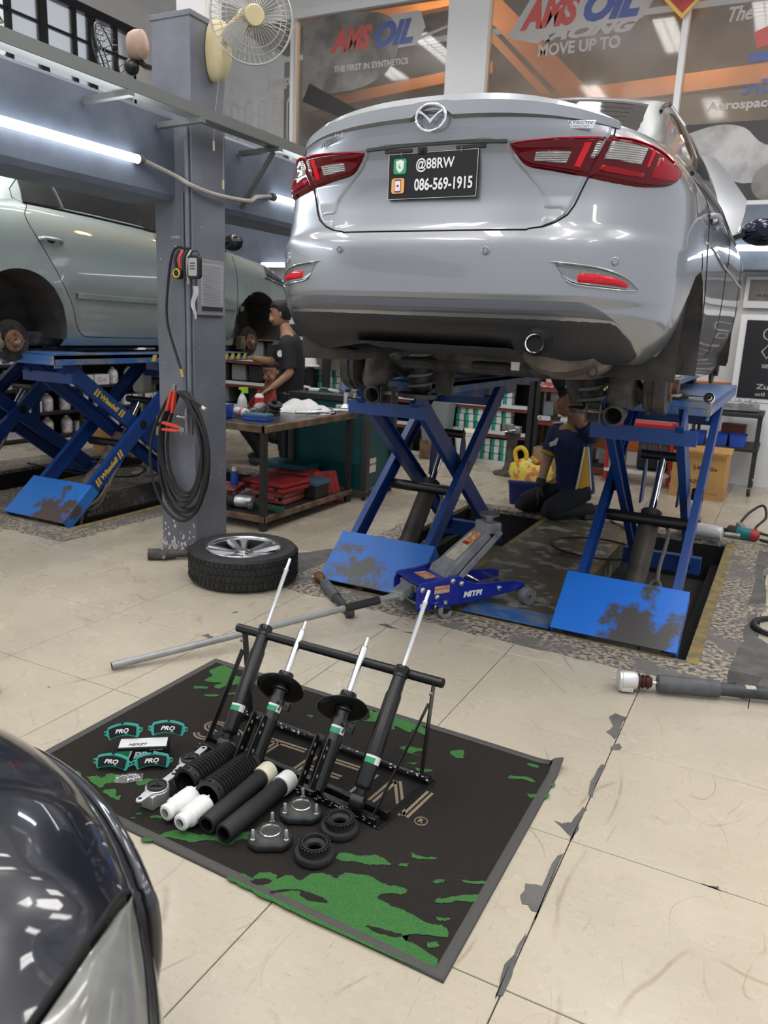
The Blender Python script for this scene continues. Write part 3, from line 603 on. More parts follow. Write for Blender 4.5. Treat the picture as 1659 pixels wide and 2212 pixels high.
    MB().tube(bez([(.08, 0, .05), (.16, -.02, .10), (.22, -.03, .13)], 6), [.035]*6+[.03]*7, 12).build('neck', M['cream_plastic'], f)
    hd = Vector((.27, -.04, .112)); ax = Vector((.72, -.66, -.18)).normalized()
    MB().lathe([(.0, -.02), (.05, -.02), (.062, .02), (.055, .09), (.03, .10)], hd-ax*.04, ax, 20).build('motor', M['cream_plastic'], f)
    cage = MB(); c0 = hd+ax*.10; u_ = ax.orthogonal().normalized(); v_ = ax.cross(u_)
    for k in range(44):
        a = 2*PI*k/44; r_ = u_*math.cos(a)+v_*math.sin(a)
        cage.tube([c0+r_*.05+ax*.075, c0+r_*.118+ax*.066, c0+r_*.18+ax*.042, c0+r_*.21, c0+r_*.18-ax*.042, c0+r_*.12-ax*.07, c0+r_*.06-ax*.075], .0016, 4)
    cage.build('cage_wire', M['cage'], f)
    rim = MB(); rim.tube([c0+(u_*math.cos(a)+v_*math.sin(a))*.212 for a in lin(0, 2*PI, 49)[:-1]], .006, 8, closed=True)
    for rr_, d in ((.14, .068), (.172, .047)): rim.tube([c0+(u_*math.cos(a)+v_*math.sin(a))*rr_+ax*d for a in lin(0, 2*PI, 37)[:-1]], .002, 5, closed=True)
    rim.build('cage_rim', M['cage'], f)
    MB().lathe([(.0, .095), (.045, .093), (.052, .08), (.05, .07)], c0, ax, 24).build('cage_cap', M['cream_plastic'], f); MB().lathe([(.0, .01), (.035, .01), (.04, -.03), (.03, -.05)], c0, ax, 16).build('hub', M['grey_plastic'], f)
    for k in range(4):
        a0 = 2*PI*k/4; rows = []
        for t in lin(0, 1, 7):
            rr_ = .04+.142*t; rows.append([c0+(u_*math.cos(a0+q+.4*t)+v_*math.sin(a0+q+.4*t))*rr_+ax*(.03*q/.5) for q in lin(-.42, .42, 6)])
        MB().grid(rows).build('blade', M['blade'], f)
    for dy, z1 in ((-.02, -.46), (.03, -.65)):
        c = MB().tube([(.06, dy, -.14), (.04, dy*1.4, -.3), (.03, dy*1.6, z1)], .002, 5).build('pull_cord', M['flex'], f); MB().cyl((.03, dy*1.6, z1), (.03, dy*1.6, z1-.05), .006, n=8).build('cord_pull', M['cream_plastic'], c)
    # second fan behind the pillar
    g = thing('orbit_fan', 'dusty pink fan head on a bracket left of the pillar top', 'fan', (-3.70, 3.83, 2.96))
    MB().loft([[Vector((x, .055*k*math.cos(a), .085*k*math.sin(a)+.01)) for a in lin(0, 2*PI, 21)[:-1]] for x, k in ((-.05, .55), (-.035, .9), (0, 1), (.05, .95), (.07, .6))]).build('motor_housing', M['pink'], g, bevel=0)
    ax = Vector((-.86, -.45, -.25)).normalized(); c0 = Vector((-.10, -.12, -.08)); u_ = ax.orthogonal().normalized(); v_ = ax.cross(u_); cg = MB()
    for k in range(28):
        a = 2*PI*k/28; r_ = u_*math.cos(a)+v_*math.sin(a); cg.tube([c0+r_*.04+ax*.05, c0+r_*.16+ax*.03, c0+r_*.18, c0+r_*.15-ax*.04], .0022, 4)
    for rr_, d in ((.18, 0), (.12, .042), (.05, .05)): cg.tube([c0+(u_*math.cos(a)+v_*math.sin(a))*rr_+ax*d for a in lin(0, 2*PI, 31)[:-1]], .004, 5, closed=True)
    cg.build('cage_wire', M['black_paint'], g); MB().tube([(.0, 0, -.06), (.05, .02, -.10), (.2, .0, -.14), (.34, -.08, -.16)], .018, 8).build('bracket_arm', M['black_paint'], g); MB().ball((-.02, -.02, -.11), .045).build('swivel', M['black_paint'], g)
make_pillar()
# ================================================================ the silver car on the lift
DT = [(.26, .16), (.30, .11), (.34, .07), (.40, .04), (.445, .026), (.452, .020), (.462, .012), (.505, .008), (.512, .001), (.54, .0), (.6, .0), (.68, .004), (.715, .010), (.73, .020), (.745, .03), (.79, .04), (.85, .052), (.92, .055), (.99, .045), (1.03, .03), (1.07, .022), (1.12, .018)]
WT = [(.26, .74), (.30, .785), (.36, .815), (.44, .835), (.5, .842), (.6, .847), (.7, .846), (.78, .842), (.86, .838), (.94, .830), (1.0, .812), (1.04, .792), (1.08, .768), (1.12, .735)]
YB = .85
def oy(f):
    f = min(1., abs(f)); return YB*(1-(max(0., 1-f**4))**.3)
def sy(x, z): return tab(DT, z)+oy(x/tab(WT, z))
ZC = [(0, 1.12), (.05, 1.135), (.12, 1.145), (.42, 1.125), (.5, 1.135), (1.12, 1.43), (1.22, 1.47), (1.35, 1.495), (1.8, 1.50), (2.2, 1.475), (2.45, 1.40), (3.2, 1.06), (3.3, 1.03), (4.1, .85), (4.3, .75)]
XR = [(0, .5), (.42, .62), (.6, .64), (1.15, .56), (1.3, .56), (1.8, .57), (2.4, .55), (3.2, .62), (4.3, .5)]
ZR = [(0, 1.10), (.42, 1.09), (.6, 1.15), (1.15, 1.38), (1.3, 1.435), (1.8, 1.45), (2.4, 1.34), (3.2, 1.03), (4.3, .76)]
def zscale(z, f, y):
    """the shoulder falls from the boot lip to the corner and runs forward as the belt line"""
    if z <= .86: return z
    k = 1-.22*f*f if y < .9 else tab([(.9, .78), (1.6, .66), (2.6, .52), (3.4, .45), (4.3, .0)], y)
    return .86+(z-.86)*k
def side_pt(y, z):
    w = tab(WT, z); ss = min(1, max(0, (y-.85)/1.0))*.6
    if z > .6: w += (.847-w)*ss
    if y > 3.3: w *= 1-.27*((y-3.3)/1.0)**2.2
    if 1.3 < y < 3.0: w -= .012*math.sin(PI*(y-1.3)/1.7)*(1 if .35 < z < .8 else .4)
    zz = zscale(z, 1, y)
    if z < .44: zz = lerp(tab([(1.0, .295), (1.3, .26)], y), .44, (z-.26)/.18)
    return Vector((w, y, zz))
def rear_pt(f, z):
    w = tab(WT, z); y = tab(DT, z)+oy(f)
    if z < .44: z = lerp(.345-.05*min(1., max(0., (f-.3)/.45)), .44, (z-.26)/.18)
    return Vector((f*w, y, zscale(z, f, y)))
def side_or_rear(c, z):
    return rear_pt(c, z) if c <= 1 else side_pt(c-1+YB+tab(DT, z)*max(0, 1-(c-1)/.5), z)
def deck_pt(b, v):
    """surface above the shoulder: b the shoulder point, v 0 at the shoulder, .5 at the roof edge, 1 on the centre line"""
    y = b.y; xr = min(tab(XR, y), b.x*.96); zr = max(tab(ZR, y), b.z) if y > .4 else b.z
    zc = max(tab(ZC, y), zr) if b.x > .05 else b.z
    if y < .4:
        x = b.x*(1-v); return Vector((x, y, b.z+(tab(ZC, y)-b.z)*(1-(1-v)**2) if b.x > .02 else b.z))
    if v <= .5:
        t = v/.5; x = lerp(b.x, xr, t); z = lerp(b.z, zr, t)
        n = .022*math.sin(PI*t)*min(1, max(0, zr-b.z)/.2); return Vector((x+n, y, z+n*.5))
    t = (v-.5)/.5; x = xr*(1-t); return Vector((x, y, zr+(zc-zr)*(1-(1-t)**2.2)))
def patch(S, us, vs, off=.003, lip=True):
    """a skin standing a little proud of the surface S(u, v), its rim turned down to it"""
    rows = []; nu = len(us); nv = len(vs)
    for j, v in enumerate(vs):
        row = []
        for i, u in enumerate(us):
            p = S(u, v); e = 1e-3
            n = (S(u+e, v)-S(u-e, v)).cross(S(u, v+e)-S(u, v-e))
            n = n.normalized() if n.length > 1e-12 else Vector((0, -1, 0))
            if n.dot(p-Vector((0, 2.0, .6))) < 0: n = -n
            d = off if callable(off) is False else off(i/(nu-1), j/(nv-1))
            if lip and (i in (0, nu-1) or j in (0, nv-1)): d = -.004
            row.append(p+n*d)
        rows.append(row)
    return rows
def lin(a, b, n): return [a+(b-a)*i/(n-1) for i in range(n)]
def make_car():
    paint = M['silver']; root = thing('silver_sedan', 'silver sedan seen from behind, raised on the blue scissor lift without its rear wheels', 'car', (-1.235, 2.68, 1.03))
    fs = [0, .06, .14, .22, .3, .38, .46, .54, .61, .67, .72, .765, .80, .83, .86, .885, .91, .93, .947, .962, .975, .985, .992, .997, .9995]
    cols = fs+[1+.03*i for i in range(1, 114)]
    zs = [.26, .30, .34, .40, .445, .452, .462, .48, .505, .512, .53, .56, .6, .64, .68, .705, .72, .735, .75, .77, .79, .82, .85, .88, .91, .94, .97, 1.0, 1.03, 1.055, 1.08, 1.1, 1.12]
    ARC = [(.87, .31, .362), (3.44, .31, .362)]
    body = MB()
    for sgn in (1, -1):
        P = [[side_or_rear(c, z) for c in cols] for z in zs]
        # wheel arches: vertices near the circle are drawn onto it, cells inside are left out
        inside = {}
        for j in range(len(zs)):
            for i in range(len(cols)):
                p = P[j][i]
                if p.x < .6: continue
                for (ay, az, ar) in ARC:
                    d = math.hypot(p.y-ay, p.z-az)
                    if d < ar-.012: inside[(j, i)] = 1
        keep = {}
        for j in range(len(zs)-1):
            for i in range(len(cols)-1):
                q = [(j, i), (j, i+1), (j+1, i+1), (j+1, i)]
                if sum(k in inside for k in q) >= 2: continue
                keep[(j, i)] = q
        for q in keep.values():
            for k in q:
                p = P[k[0]][k[1]]
                nb = [(k[0]-1, k[1]-1), (k[0]-1, k[1]), (k[0], k[1]-1), k]
                gone = any((0 <= a < len(zs)-1 and 0 <= b < len(cols)-1 and (a, b) not in keep) for a, b in nb)
                if gone and p.x > .6:
                    for (ay, az, ar) in ARC:
                        dy, dz = p.y-ay, p.z-az; d = math.hypot(dy, dz)
                        if d < ar+.05 and dz > -.08: p.y = ay+dy/d*ar; p.z = az+dz/d*ar
        for (j, i), q in keep.items():
            body.add([Vector((P[a][b].x*sgn, P[a][b].y, P[a][b].z)) for a, b in (q if sgn > 0 else q[::-1])], [(0, 1, 2, 3)])
        top = [P[-1][i] for i in range(len(cols))]
        vs_ = lin(0, 1, 13)
        body.grid([[Vector((q.x*sgn, q.y, q.z)) for q in (deck_pt(b, v) for v in vs_)] for b in top], flip=sgn > 0)
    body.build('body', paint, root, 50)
    zt = lambda f: .508-(.225*((abs(f)-.66)/.27)**2.0 if abs(f) > .66 else 0)
    def band(lo, hi): 
        def S(f, t):
            z = lerp(lo(f), hi(f), t); p = rear_pt(abs(f), z); return Vector((math.copysign(p.x, f), p.y, p.z))
        return S
    fu = lin(-.93, .93, 91); m1 = lambda f: min(zt(f), .448); bt = lambda f: .258
    MB().grid(patch(band(m1, zt), fu, lin(0, 1, 7), .0022)).build('lower_bumper', M['valance'], root, 50, label='lower bumper band, its silver painted dark grey as in shade')
    MB().grid(patch(band(bt, m1), fu, lin(0, 1, 12), .0022)).build('rear_valance', M['valance_dark'], root, 50, label='near-black underside of the bumper')
    # arch flanges and liners
    for ai, (ay, az, ar) in enumerate(ARC):
        for sgn in (1, -1):
            rows = []
            for t in range(0, 41):
                a = R(-12+204*t/40)
                rows.append([Vector((sgn*x, ay+math.cos(a)*r_, az+math.sin(a)*r_)) for x, r_ in ((.842-.16*(ai == 1)*max(0, math.cos(a))**2, ar+.004), (.80, ar-.008), (.70, ar-.005), (.55, ar-.03), (.5, ar-.10))])
            MB().grid(rows).build('wheel_arch_liner', M['liner'], root, 50)
            for aa in (155, 120, 80, 35):
                a = R(aa); c = Vector((sgn*.76, ay+math.cos(a)*(ar-.006), az+math.sin(a)*(ar-.006)))
                MB().cyl(c, c+Vector((0, -math.cos(a), -math.sin(a)))*.006, .014, .011, 10).build('liner_clip', M['dark_plastic'], root)
    # boot lid
    XS = [(.742, .36), (.75, .41), (.765, .45), (.79, .485), (.82, .503), (.905, .532), (1.04, .590), (1.07, .60), (1.12, .60)]
    sm = lambda t: max(0., min(1., t))**2*(3-2*max(0., min(1., t)))
    def lid(u, z):
        x = u*tab(XS, z); w = tab(WT, z); f = abs(x)/w
        y = tab(DT, z)+oy(f); ax = abs(x)
        brow = 1.038-.10*ax*ax
        inner = sm((lerp(.27, .43, sm((1.03-z)/.22))-ax)/.05)
        rec = .036*inner*sm((brow-z)/.010)*(1-.8*sm((1.0-z)/.18))
        rec += .006*sm((.815-z)/.012)*sm((z-.775)/.02) if ax < .47 else 0
        return Vector((x, y+rec, zscale(z, f, y)))
    zrow = sorted(set(lin(.742, 1.118, 76)+[.742, 1.118])); _z = [.742, .747, .755, .765, .775, .785, .795, .803, .81, .82, .84, .87, .9, .93, .96, .985, 1.0, 1.01, 1.018, 1.024, 1.03, 1.036, 1.042, 1.05, 1.06, 1.08, 1.1, 1.118]
    us = lin(-1, 1, 121)
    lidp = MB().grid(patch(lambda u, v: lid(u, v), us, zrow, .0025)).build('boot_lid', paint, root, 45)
    # shut lines
    for side in (1, -1):
        pts = [rear_pt(side*0, .742)]
        g = []
        for z in [.7395, .742, .75, .765, .79, .82, .86, .905, .95, 1.0, 1.04, 1.07, 1.1, 1.118]:
            x = tab(XS, z)+.004; p = rear_pt(x/tab(WT, z), z); g.append((side*p.x, p.y-.0005, p.z))
        base = [(side*x, sy(x, .7395)-.0005, .7395) for x in lin(0, .35, 10)]
        MB().tube(base+g, .0032, 6).build('shut_line', M['gap'], root)
    for side in (1, -1):   # bumper to wing, doors
        l1 = [rear_pt(.92+.075*t, .875-.115*t) for t in lin(0, 1, 8)]+[side_pt(y, z) for y, z in ((.86, .74), (.90, .70), (.90, .675))]
        MB().tube([(side*p.x*1.0005, p.y, p.z) for p in l1[-3:]], .002, 5).build('shut_line', M['gap'], root)
        for y0, y1 in ((1.28, 1.22), (2.2, 2.16), (3.18, 3.12)):
            MB().tube([(side*(p.x+.0004), p.y, p.z) for p in (side_pt(lerp(y0, y1, t) if y0 > 2 else lerp(1.42, 1.05, t)-.16*math.sin(PI*t), lerp(.30, 1.1, t)) for t in lin(0, 1, 20))], .0025, 5).build('shut_line', M['gap'], root)
        # shoulder crease, sill
        MB().tube([(side*(side_pt(y, .80).x-.002), y, side_pt(y, .80).z-.02*(y-1)) for y in lin(.95, 3.9, 30)], [.001]+[.007]*28+[.001], 6).build('body_crease', paint, root)
        rows = [[Vector((side*(side_pt(y, .3).x-d), y, z)) for y in lin(1.22, 3.06, 14)] for d, z in ((.0, .30), (.0, .24), (.03, .18), (.12, .16), (.5, .165))]
        MB().grid(rows).build('sill', paint, root)
        # door handle
        hb = side_pt(1.12, .9)
        MB().tube(bez([(side*(hb.x-.002), 1.02, .905), (side*(hb.x+.028), 1.06, .912), (side*(hb.x+.030), 1.18, .905), (side*(hb.x-.002), 1.22, .895)], 6), .011, 8).build('door_handle', paint, root)
        MB().ball((side*(hb.x-.012), 1.12, .90), .05, 12, 8, (.35, 1, .6)).build('handle_cup', M['gap'], root)
    # glass
    def top_at(y):
        lo, hi = 1., 4.5
        for _ in range(30):
            mid = (lo+hi)/2
            if side_pt(mid-1+YB, 1.12).y < y: lo = mid
            else: hi = mid
        return side_pt(lo-1+YB, 1.12) if y > .9 else None
    def top_any(y):
        if y > YB+.02: return side_pt(y, 1.12)
        lo, hi = 0., 1.
        for _ in range(40):
            mid = (lo+hi)/2
            if rear_pt(mid, 1.12).y < y: lo = mid
            else: hi = mid
        return rear_pt(lo, 1.12)
    def win(u, y): # u -1..1 across
        b = top_any(y); a = abs(u); p = deck_pt(b, 1-.5*a*.95); return Vector((math.copysign(p.x, u) if u else 0, p.y, p.z))
    MB().grid(patch(win, lin(-1, 1, 25), lin(.50, 1.17, 16), .004)).build('rear_window', M['dark_glass'], root, 60)
    MB().grid(patch(win, lin(-1, 1, 25), lin(2.4, 3.15, 12), .004)).build('windscreen', M['dark_glass'], root, 60)
    for i in range(7):
        y = .6+.08*i
        MB().tube([win(u, y)+Vector((0, -.003, .0045)) for u in lin(-.85, .85, 15)], .0009, 4).build('heater_wire', M['rust'], root)
    for side in (1, -1):
        def swin(y, v):
            p = deck_pt(side_pt(y, 1.12), v); return Vector((p.x*side, p.y, p.z))
        MB().grid(patch(swin, lin(1.12, 2.05, 14), lin(.06, .46, 8), .004)).build('side_window', M['dark_glass'], root, 60)
        MB().grid(patch(swin, lin(2.13, 2.95, 14), [.06, .1, .16, .22, .28], .004)).build('side_window', M['dark_glass'], root, 60)
        MB().tube([swin(y, .03)+Vector((side*.004, 0, 0)) for y in lin(1.02, 3.0, 24)], .011, 6).build('window_trim', M['black_gloss'], root)
        MB().tube([swin(y, .49)+Vector((side*.004, 0, 0)) for y in lin(1.05, 2.5, 24)], .009, 6).build('window_trim', M['black_gloss'], root)
        # door mirror
        mp = side_pt(2.98, 1.12); mm = MB()
        mm.ball((side*(mp.x+.15), 2.98, 1.07), .12, 18, 12, (1.12, .55, .70))
        mo = mm.build('door_mirror', M['black_gloss'], root)
        MB().ball((side*(mp.x+.15), 2.925, 1.07), .108, 18, 8, (1.0, .18, .62)).build('mirror_glass', M['mirror'], mo)
        MB().bar((side*(mp.x-.03), 2.98, 1.03), (side*(mp.x+.06), 2.98, 1.06), .06, .03).build('mirror_arm', M['black_gloss'], mo)
    # boot spoiler
    sec = []
    for x in lin(-.615, .615, 49):
        a = abs(x)/.615; k = max(0.0, 1-a**2.6)
        y0 = sy(abs(x), 1.1)-.004; zb = zscale(1.118, abs(x)/tab(WT, 1.12), .1)
        zl = zb-.012-.004*k; bump = .022*sm((.075-abs(x))/.02)
        sec.append([Vector((x, y0+.004, zl+bump)), Vector((x, y0-.016*k, zl+.012*k+bump*.8)), Vector((x, y0-.014*k, zb+.030*k+.01+bump*.2)), Vector((x, y0+.012, zb+.055*k+.012)), Vector((x, y0+.06*k+.02, zb+.050*k+.012)), Vector((x, y0+.13*k+.03, zb+.018*k+.01)), Vector((x, y0+.16*k+.035, zb+.004)), Vector((x, y0+.08, zb-.01))])
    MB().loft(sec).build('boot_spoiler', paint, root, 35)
    # tail lamps
    def lamp_pt(side, T, B):
        def S(u, v):
            x, z = lerp(tab2(B, u), tab2(T, u), v) if False else (lerp(tab(B[0], u), tab(T[0], u), v), lerp(tab(B[1], u), tab(T[1], u), v))
            w = tab(WT, z); f = min(.9995, x/w); y = tab(DT, z)+oy(f); return Vector((side*x, y, z))
        return S
    def crv(pts):
        n = len(pts)-1; return ([(i/n, p[0]) for i, p in enumerate(pts)], [(i/n, p[1]) for i, p in enumerate(pts)])
    sp = lambda pts, n=5: [(v.x, v.y) for v in bez([(a, b, 0) for a, b in pts], n)]
    inT = crv(sp([(.272, 1.018), (.34, 1.030), (.46, 1.037), (.592, 1.041)])); inB = crv(sp([(.290, 1.0), (.335, .945), (.42, .925), (.538, .903)]))
    ouT = crv(sp([(.582, 1.042), (.66, 1.040), (.725, 1.022), (.772, .985), (.786, .965)])); ouB = crv(sp([(.527, .907), (.62, .892), (.70, .888), (.765, .908), (.790, .950)]))
    bul = lambda h: (lambda a, b: .004+h*(max(0, 4*a*(1-a))**.35)*(max(0, 4*b*(1-b))**.35))
    for side in (1, -1):
        for nm, T, B in (('inner', inT, inB), ('outer', ouT, ouB)):
            S = lamp_pt(side, T, B)
            lo = MB().grid(patch(S, lin(0, 1, 29), lin(0, 1, 13), bul(.010))).build('tail_lamp', M['lamp_red_dark'], root, 60, label='deep red glossy rear lamp lens')
            def sub(us, vs, m, name, off, lbl=None):
                MB().grid(patch(S, us, vs, off)).build(name, m, lo, 60, label=lbl)
            if nm == 'inner':
                sub(lin(.42, .80, 14), lin(.22, .62, 8), M['lamp_clear'], 'reversing_lens', .0165, 'clear ribbed reversing lens')
                sub(lin(.05, .97, 20), lin(.90, .955, 4), M['lamp_red_bright'], 'light_strip', .0125)
                sub(lin(.83, .91, 6), lin(.15, .88, 10), M['lamp_red_bright'], 'light_strip', .0155)
                sub(lin(.915, .985, 5), lin(.42, .90, 8), M['lamp_clear'], 'indicator_lens', .0135)
                sub(lin(.2, .95, 16), lin(.08, .14, 4), M['lamp_red_dark'], 'lens_rib', .0165)
            else:
                sub(lin(.05, .42, 12), lin(.42, .90, 9), M['lamp_clear'], 'indicator_lens', .0165, 'clear ribbed indicator lens')
                sub(lin(.05, .48, 12), lin(.16, .38, 5), M['lamp_red'], 'brake_lens', .0164, 'brighter red brake lens below the indicator')
                sub(lin(.425, .48, 4), lin(.40, .92, 9), M['lamp_red_bright'], 'light_strip', .0168)
                sub(lin(.06, .74, 16), lin(.925, .965, 4), M['lamp_red_bright'], 'light_strip', .0125)
                sub(lin(.49, .90, 12), lin(.14, .90, 8), M['lamp_red'], 'brake_lens', .0166, 'brighter red brake lens')
        # rib lines in the clear lenses are real ridges
        # bumper reflectors in their pockets
        rt = [(.545, .602), (.60, .602), (.66, .592), (.705, .572)]; rb = [(.545, .566), (.60, .564), (.66, .562), (.703, .560)]
        S = lamp_pt(side, crv(sp(rt)), crv(sp(rb)))
        pkT = [(.455, .634), (.54, .628), (.62, .618), (.690, .594), (.728, .560)]; pkB = [(.500, .585), (.54, .562), (.62, .554), (.69, .550), (.728, .552)]
        Sp = lamp_pt(side, crv(sp(pkT)), crv(sp(pkB)))
        # the pocket: its floor sinks towards the outer end, its roof overhangs
        MB().grid(patch(Sp, lin(0, 1, 24), lin(0, 1, 10), lambda a, b: .003*(b > .8 or b < .2 or a > .93), True)).build('reflector_pocket', M['pocket'], root, 60)
        MB().tube([Sp(u, 1)+Vector((0, -.003, 0)) for u in lin(0, 1, 16)]+[Sp(1, v)+Vector((0, -.003, 0)) for v in lin(.8, 0, 4)]+[Sp(u, 0)+Vector((0, -.003, 0)) for u in lin(.95, .1, 14)], [.001]+[.0032]*33, 6).build('pocket_rim', paint, root)
        MB().grid(patch(S, lin(0, 1, 16), lin(0, 1, 6), bul(.004))).build('reflector', M['lamp_red_bright'], root, 60, label='red bumper reflector')
    for x, z in ((-.36, .676), (.232, .668), (.655, .642), (-.66, .645)):
        y = sy(abs(x), z); n = Vector((.6*math.copysign(max(0, abs(x)-.4), x)*2.2, -1, 0)).normalized(); c = Vector((x, y, z))
        s_ = MB().lathe([(.0145, -.002), (.0145, .003), (.012, .005), (.0105, .003), (.0, .003)], c, n, 18).build('parking_sensor', paint, root)
        MB().lathe([(.0085, .003), (.0085, .0055), (0, .006)], c, n, 14).build('sensor_face', paint, s_)
    # handle recess, camera, plate lamps
    MB().grid([[Vector((x, sy(abs(x), 1.0)-.012+dy, 1.036-.10*x*x+dz)) for x in lin(-.27, .27, 15)] for dy, dz in ((-.002, .003), (-.004, -.010), (.03, -.016))]).build('boot_handle_recess', M['dark_plastic'], root)
    cam = MB().box((-.045, .046, 1.012), (.036, .03, .022)).build('reversing_camera', M['dark_plastic'], root, bevel=.003)
    MB().lathe([(.0085, 0), (.0085, .004), (.006, .005), (.0, .004)], (-.045, .031, 1.012), (0, -1, 0), 12).build('camera_lens', M['black_gloss'], cam)
    for x in (-.14, .14):
        MB().box((x, .045, 1.014), (.11, .03, .012)).build('plate_lamp', M['dark_plastic'], root, bevel=.003)
    # number plate: a black board with a white rim, two lines of print and two icons
    Xp = XF((-.004, .035, .929), (1, -.02, .004), (0, .0, 1))
    pl = MB(); pl.prism([(x, y) for x, y in rrect(.350, .156, .004)], -.010, Xp @ Matrix.Translation((0, 0, -.001)))
    plo = pl.build('number_plate', M['plate_black'], root, bevel=0)
    fr = MB()
    for (x0, y0, x1, y1) in ((-.174, .0765, .174, .0765), (-.174, -.0765, .174, -.0765), (-.174, -.0765, -.174, .0765), (.174, -.0765, .174, .0765)):
        fr.bar(Xp @ Vector((x0, y0, .0)), Xp @ Vector((x1, y1, .0)), .0016, .0016)
    fr.build('plate_rim', M['plate_rim'], plo)
    tx = MB(); put_text(tx, '@88RW', Xp @ Matrix.Translation((.012, .035, .0012)), fit=(.150, .047), size=.06, bold=.0012)
    put_text(tx, '086-569-1915', Xp @ Matrix.Translation((.046, -.030, .0012)), fit=(.226, .042), size=.06, bold=.0015)
    tx.build('plate_lettering', M['white_print'], plo, 0)
    ic = MB(); ic.prism(rrect(.052, .052, .009), .0012, Xp @ Matrix.Translation((-.128, .035, 0))); ic.build('green_icon', M['icon_green'], plo, 0)
    ic = MB(); ic.prism([(-.016, .018), (0, .022), (.016, .018), (.015, -.006), (.009, -.016), (0, -.022), (-.009, -.016), (-.015, -.006)], .0008, Xp @ Matrix.Translation((-.128, .035, .0012))); sh = ic.build('icon_shield', M['white_print'], plo, 0)
    ic = MB(); put_text(ic, 'L', Xp @ Matrix.Translation((-.128, .035, .0024)), fit=(.009, .013), size=.02, bold=.0006); ic.build('icon_letter', M['icon_green'], plo, 0)
    ic = MB(); ic.prism(rrect(.052, .052, .009), .0012, Xp @ Matrix.Translation((-.134, -.031, 0))); ic.build('orange_icon', M['icon_orange'], plo, 0)
    ic = MB(); ic.prism(rrect(.025, .044, .003), .0008, Xp @ Matrix.Translation((-.134, -.031, .0012))); ic.build('icon_phone', M['icon_purple'], plo, 0)
    ic = MB(); ic.prism(rrect(.021, .034, .001), .0006, Xp @ Matrix.Translation((-.134, -.031, .002))); ic.build('phone_screen', M['white_print'], plo, 0)
    ic = MB(); ic.prism([(.0045*math.cos(t*PI/6), .0045*math.sin(t*PI/6)) for t in range(12)], .0005, Xp @ Matrix.Translation((-.134, -.031, .0026))); ic.build('phone_dial', M['icon_purple'], plo, 0)
    for x in (-.12, .115):
        MB().tube(bez([Xp @ Vector((x, .066, .002)), Xp @ Vector((x-.004, .075, .007)), Xp @ Vector((x, .086, .002)), Xp @ Vector((x+.006, .086, -.006))], 5), .0012, 6).build('plate_hook', M['dull_steel'], plo)
    # emblem: oval ring with a winged V
    e = MB(); ring = []
    for i in range(49):
        t = 2*PI*i/48; ring.append((.056*math.cos(t)*(1+.03*math.sin(t)), -.006, 1.107+.043*math.sin(t)))
    e.tube(ring[:-1], .0058, 8, closed=True)
    for sg in (1, -1):
        w = [(0, -.020), (.012, -.006), (.028, .008), (.046, .016), (.050, .026), (.034, .020), (.016, .006), (0, -.006)]
        e.prism([(sg*a, b) for a, b in w], .008, XF((0, -.002, 1.108), (1, 0, 0), (0, 0, 1)))
    e.build('emblem', M['chrome'], root, 50, label='chrome winged oval emblem')
    # badges
    b = MB(); Xb = XF((-.425, sy(.425, 1.075)-.006, 1.074), (1, -.13, .30), (0, 0, 1)); put_text(b, 'mazda2', Xb, fit=(.115, .028), size=.03, bold=.0008, shear=.25, depth=.002)
    b.build('badge_lettering', M['chrome'], root, 30)
    b = MB(); Xb = XF((.50, sy(.50, 1.06)-.006, 1.066), (1, .13, -.04), (0, .0, 1)); b.prism([(-.056, -.012), (.05, -.012), (.056, .013), (-.048, .013)], .003, Xb)
    bo = b.build('technology_badge', M['chrome'], root, bevel=.001)
    b = MB(); put_text(b, 'SKYACTIV', Xb @ Matrix.Translation((.003, .006, .0034)), fit=(.088, .010), size=.012); put_text(b, 'TECHNOLOGY', Xb @ Matrix.Translation((0, -.006, .0034)), fit=(.070, .007), size=.012)
    b.build('badge_lettering', M['gap'], bo, 0)
    # exhaust, silencer, trays
    e = MB(); e.lathe([(.0335, 0), (.0345, .004), (.0345, .12), (.031, .12), (.0295, .004)], (.418, .05, .362), (0, 1, .0), 28, close=True); e.build('exhaust_tip', M['chrome'], root)
    e = MB(); e.lathe([(.029, .01), (.03, .30)], (.418, .05, .362), (0, 1, -.1), 20); e.build('exhaust_pipe', M['soot'], root)
    c = MB(); c.lathe([(.056, 0), (.056, .015)], (.418, .085, .372), (0, 1, 0), 24); c.build('exhaust_cutout', M['gap'], root)
    m = MB(); rings = []
    for t in lin(0, 1, 9):
        w = .12+.03*math.sin(PI*t); hh = .055+.02*math.sin(PI*t); cx = .46
        rings.append([Vector((cx+w*math.cos(a)*(1+.1*math.cos(2*a)), .22+.34*t, .315-.03*t+hh*math.sin(a))) for a in lin(0, 2*PI, 21)[:-1]])
    m.loft(rings).build('silencer', M['heat_shield'], root)
    MB().tube(bez([(.40, .55, .27), (.30, .9, .22), (.05, 1.5, .2), (0, 2.6, .2)], 8), .026, 10).build('exhaust_front_pipe', M['heat_shield'], root)
    MB().tube(bez([(.58, .26, .33), (.60, .27, .26), (.57, .28, .25), (.555, .28, .29)], 5), .006, 6).build('exhaust_hanger', M['under'], root)
    tr = MB(); tr.grid([[Vector((x, y, z)) for x in lin(-.34, .31, 10)] for y, z in ((.10, .34), (.30, .315), (.62, .285), (.7, .29))]); tr.grid([[Vector((x, y, z+.03)) for x in lin(-.34, .31, 10)] for y, z in ((.10, .34), (.30, .315), (.62, .285), (.7, .29))])
    tr.build('undertray', M['under_plastic'], root)
    for i in range(4):
        MB().bar((-.66, .33+.05*i, .31), (-.46, .30+.05*i, .285), .02, .012).build('undertray_slat', M['under_plastic'], root)
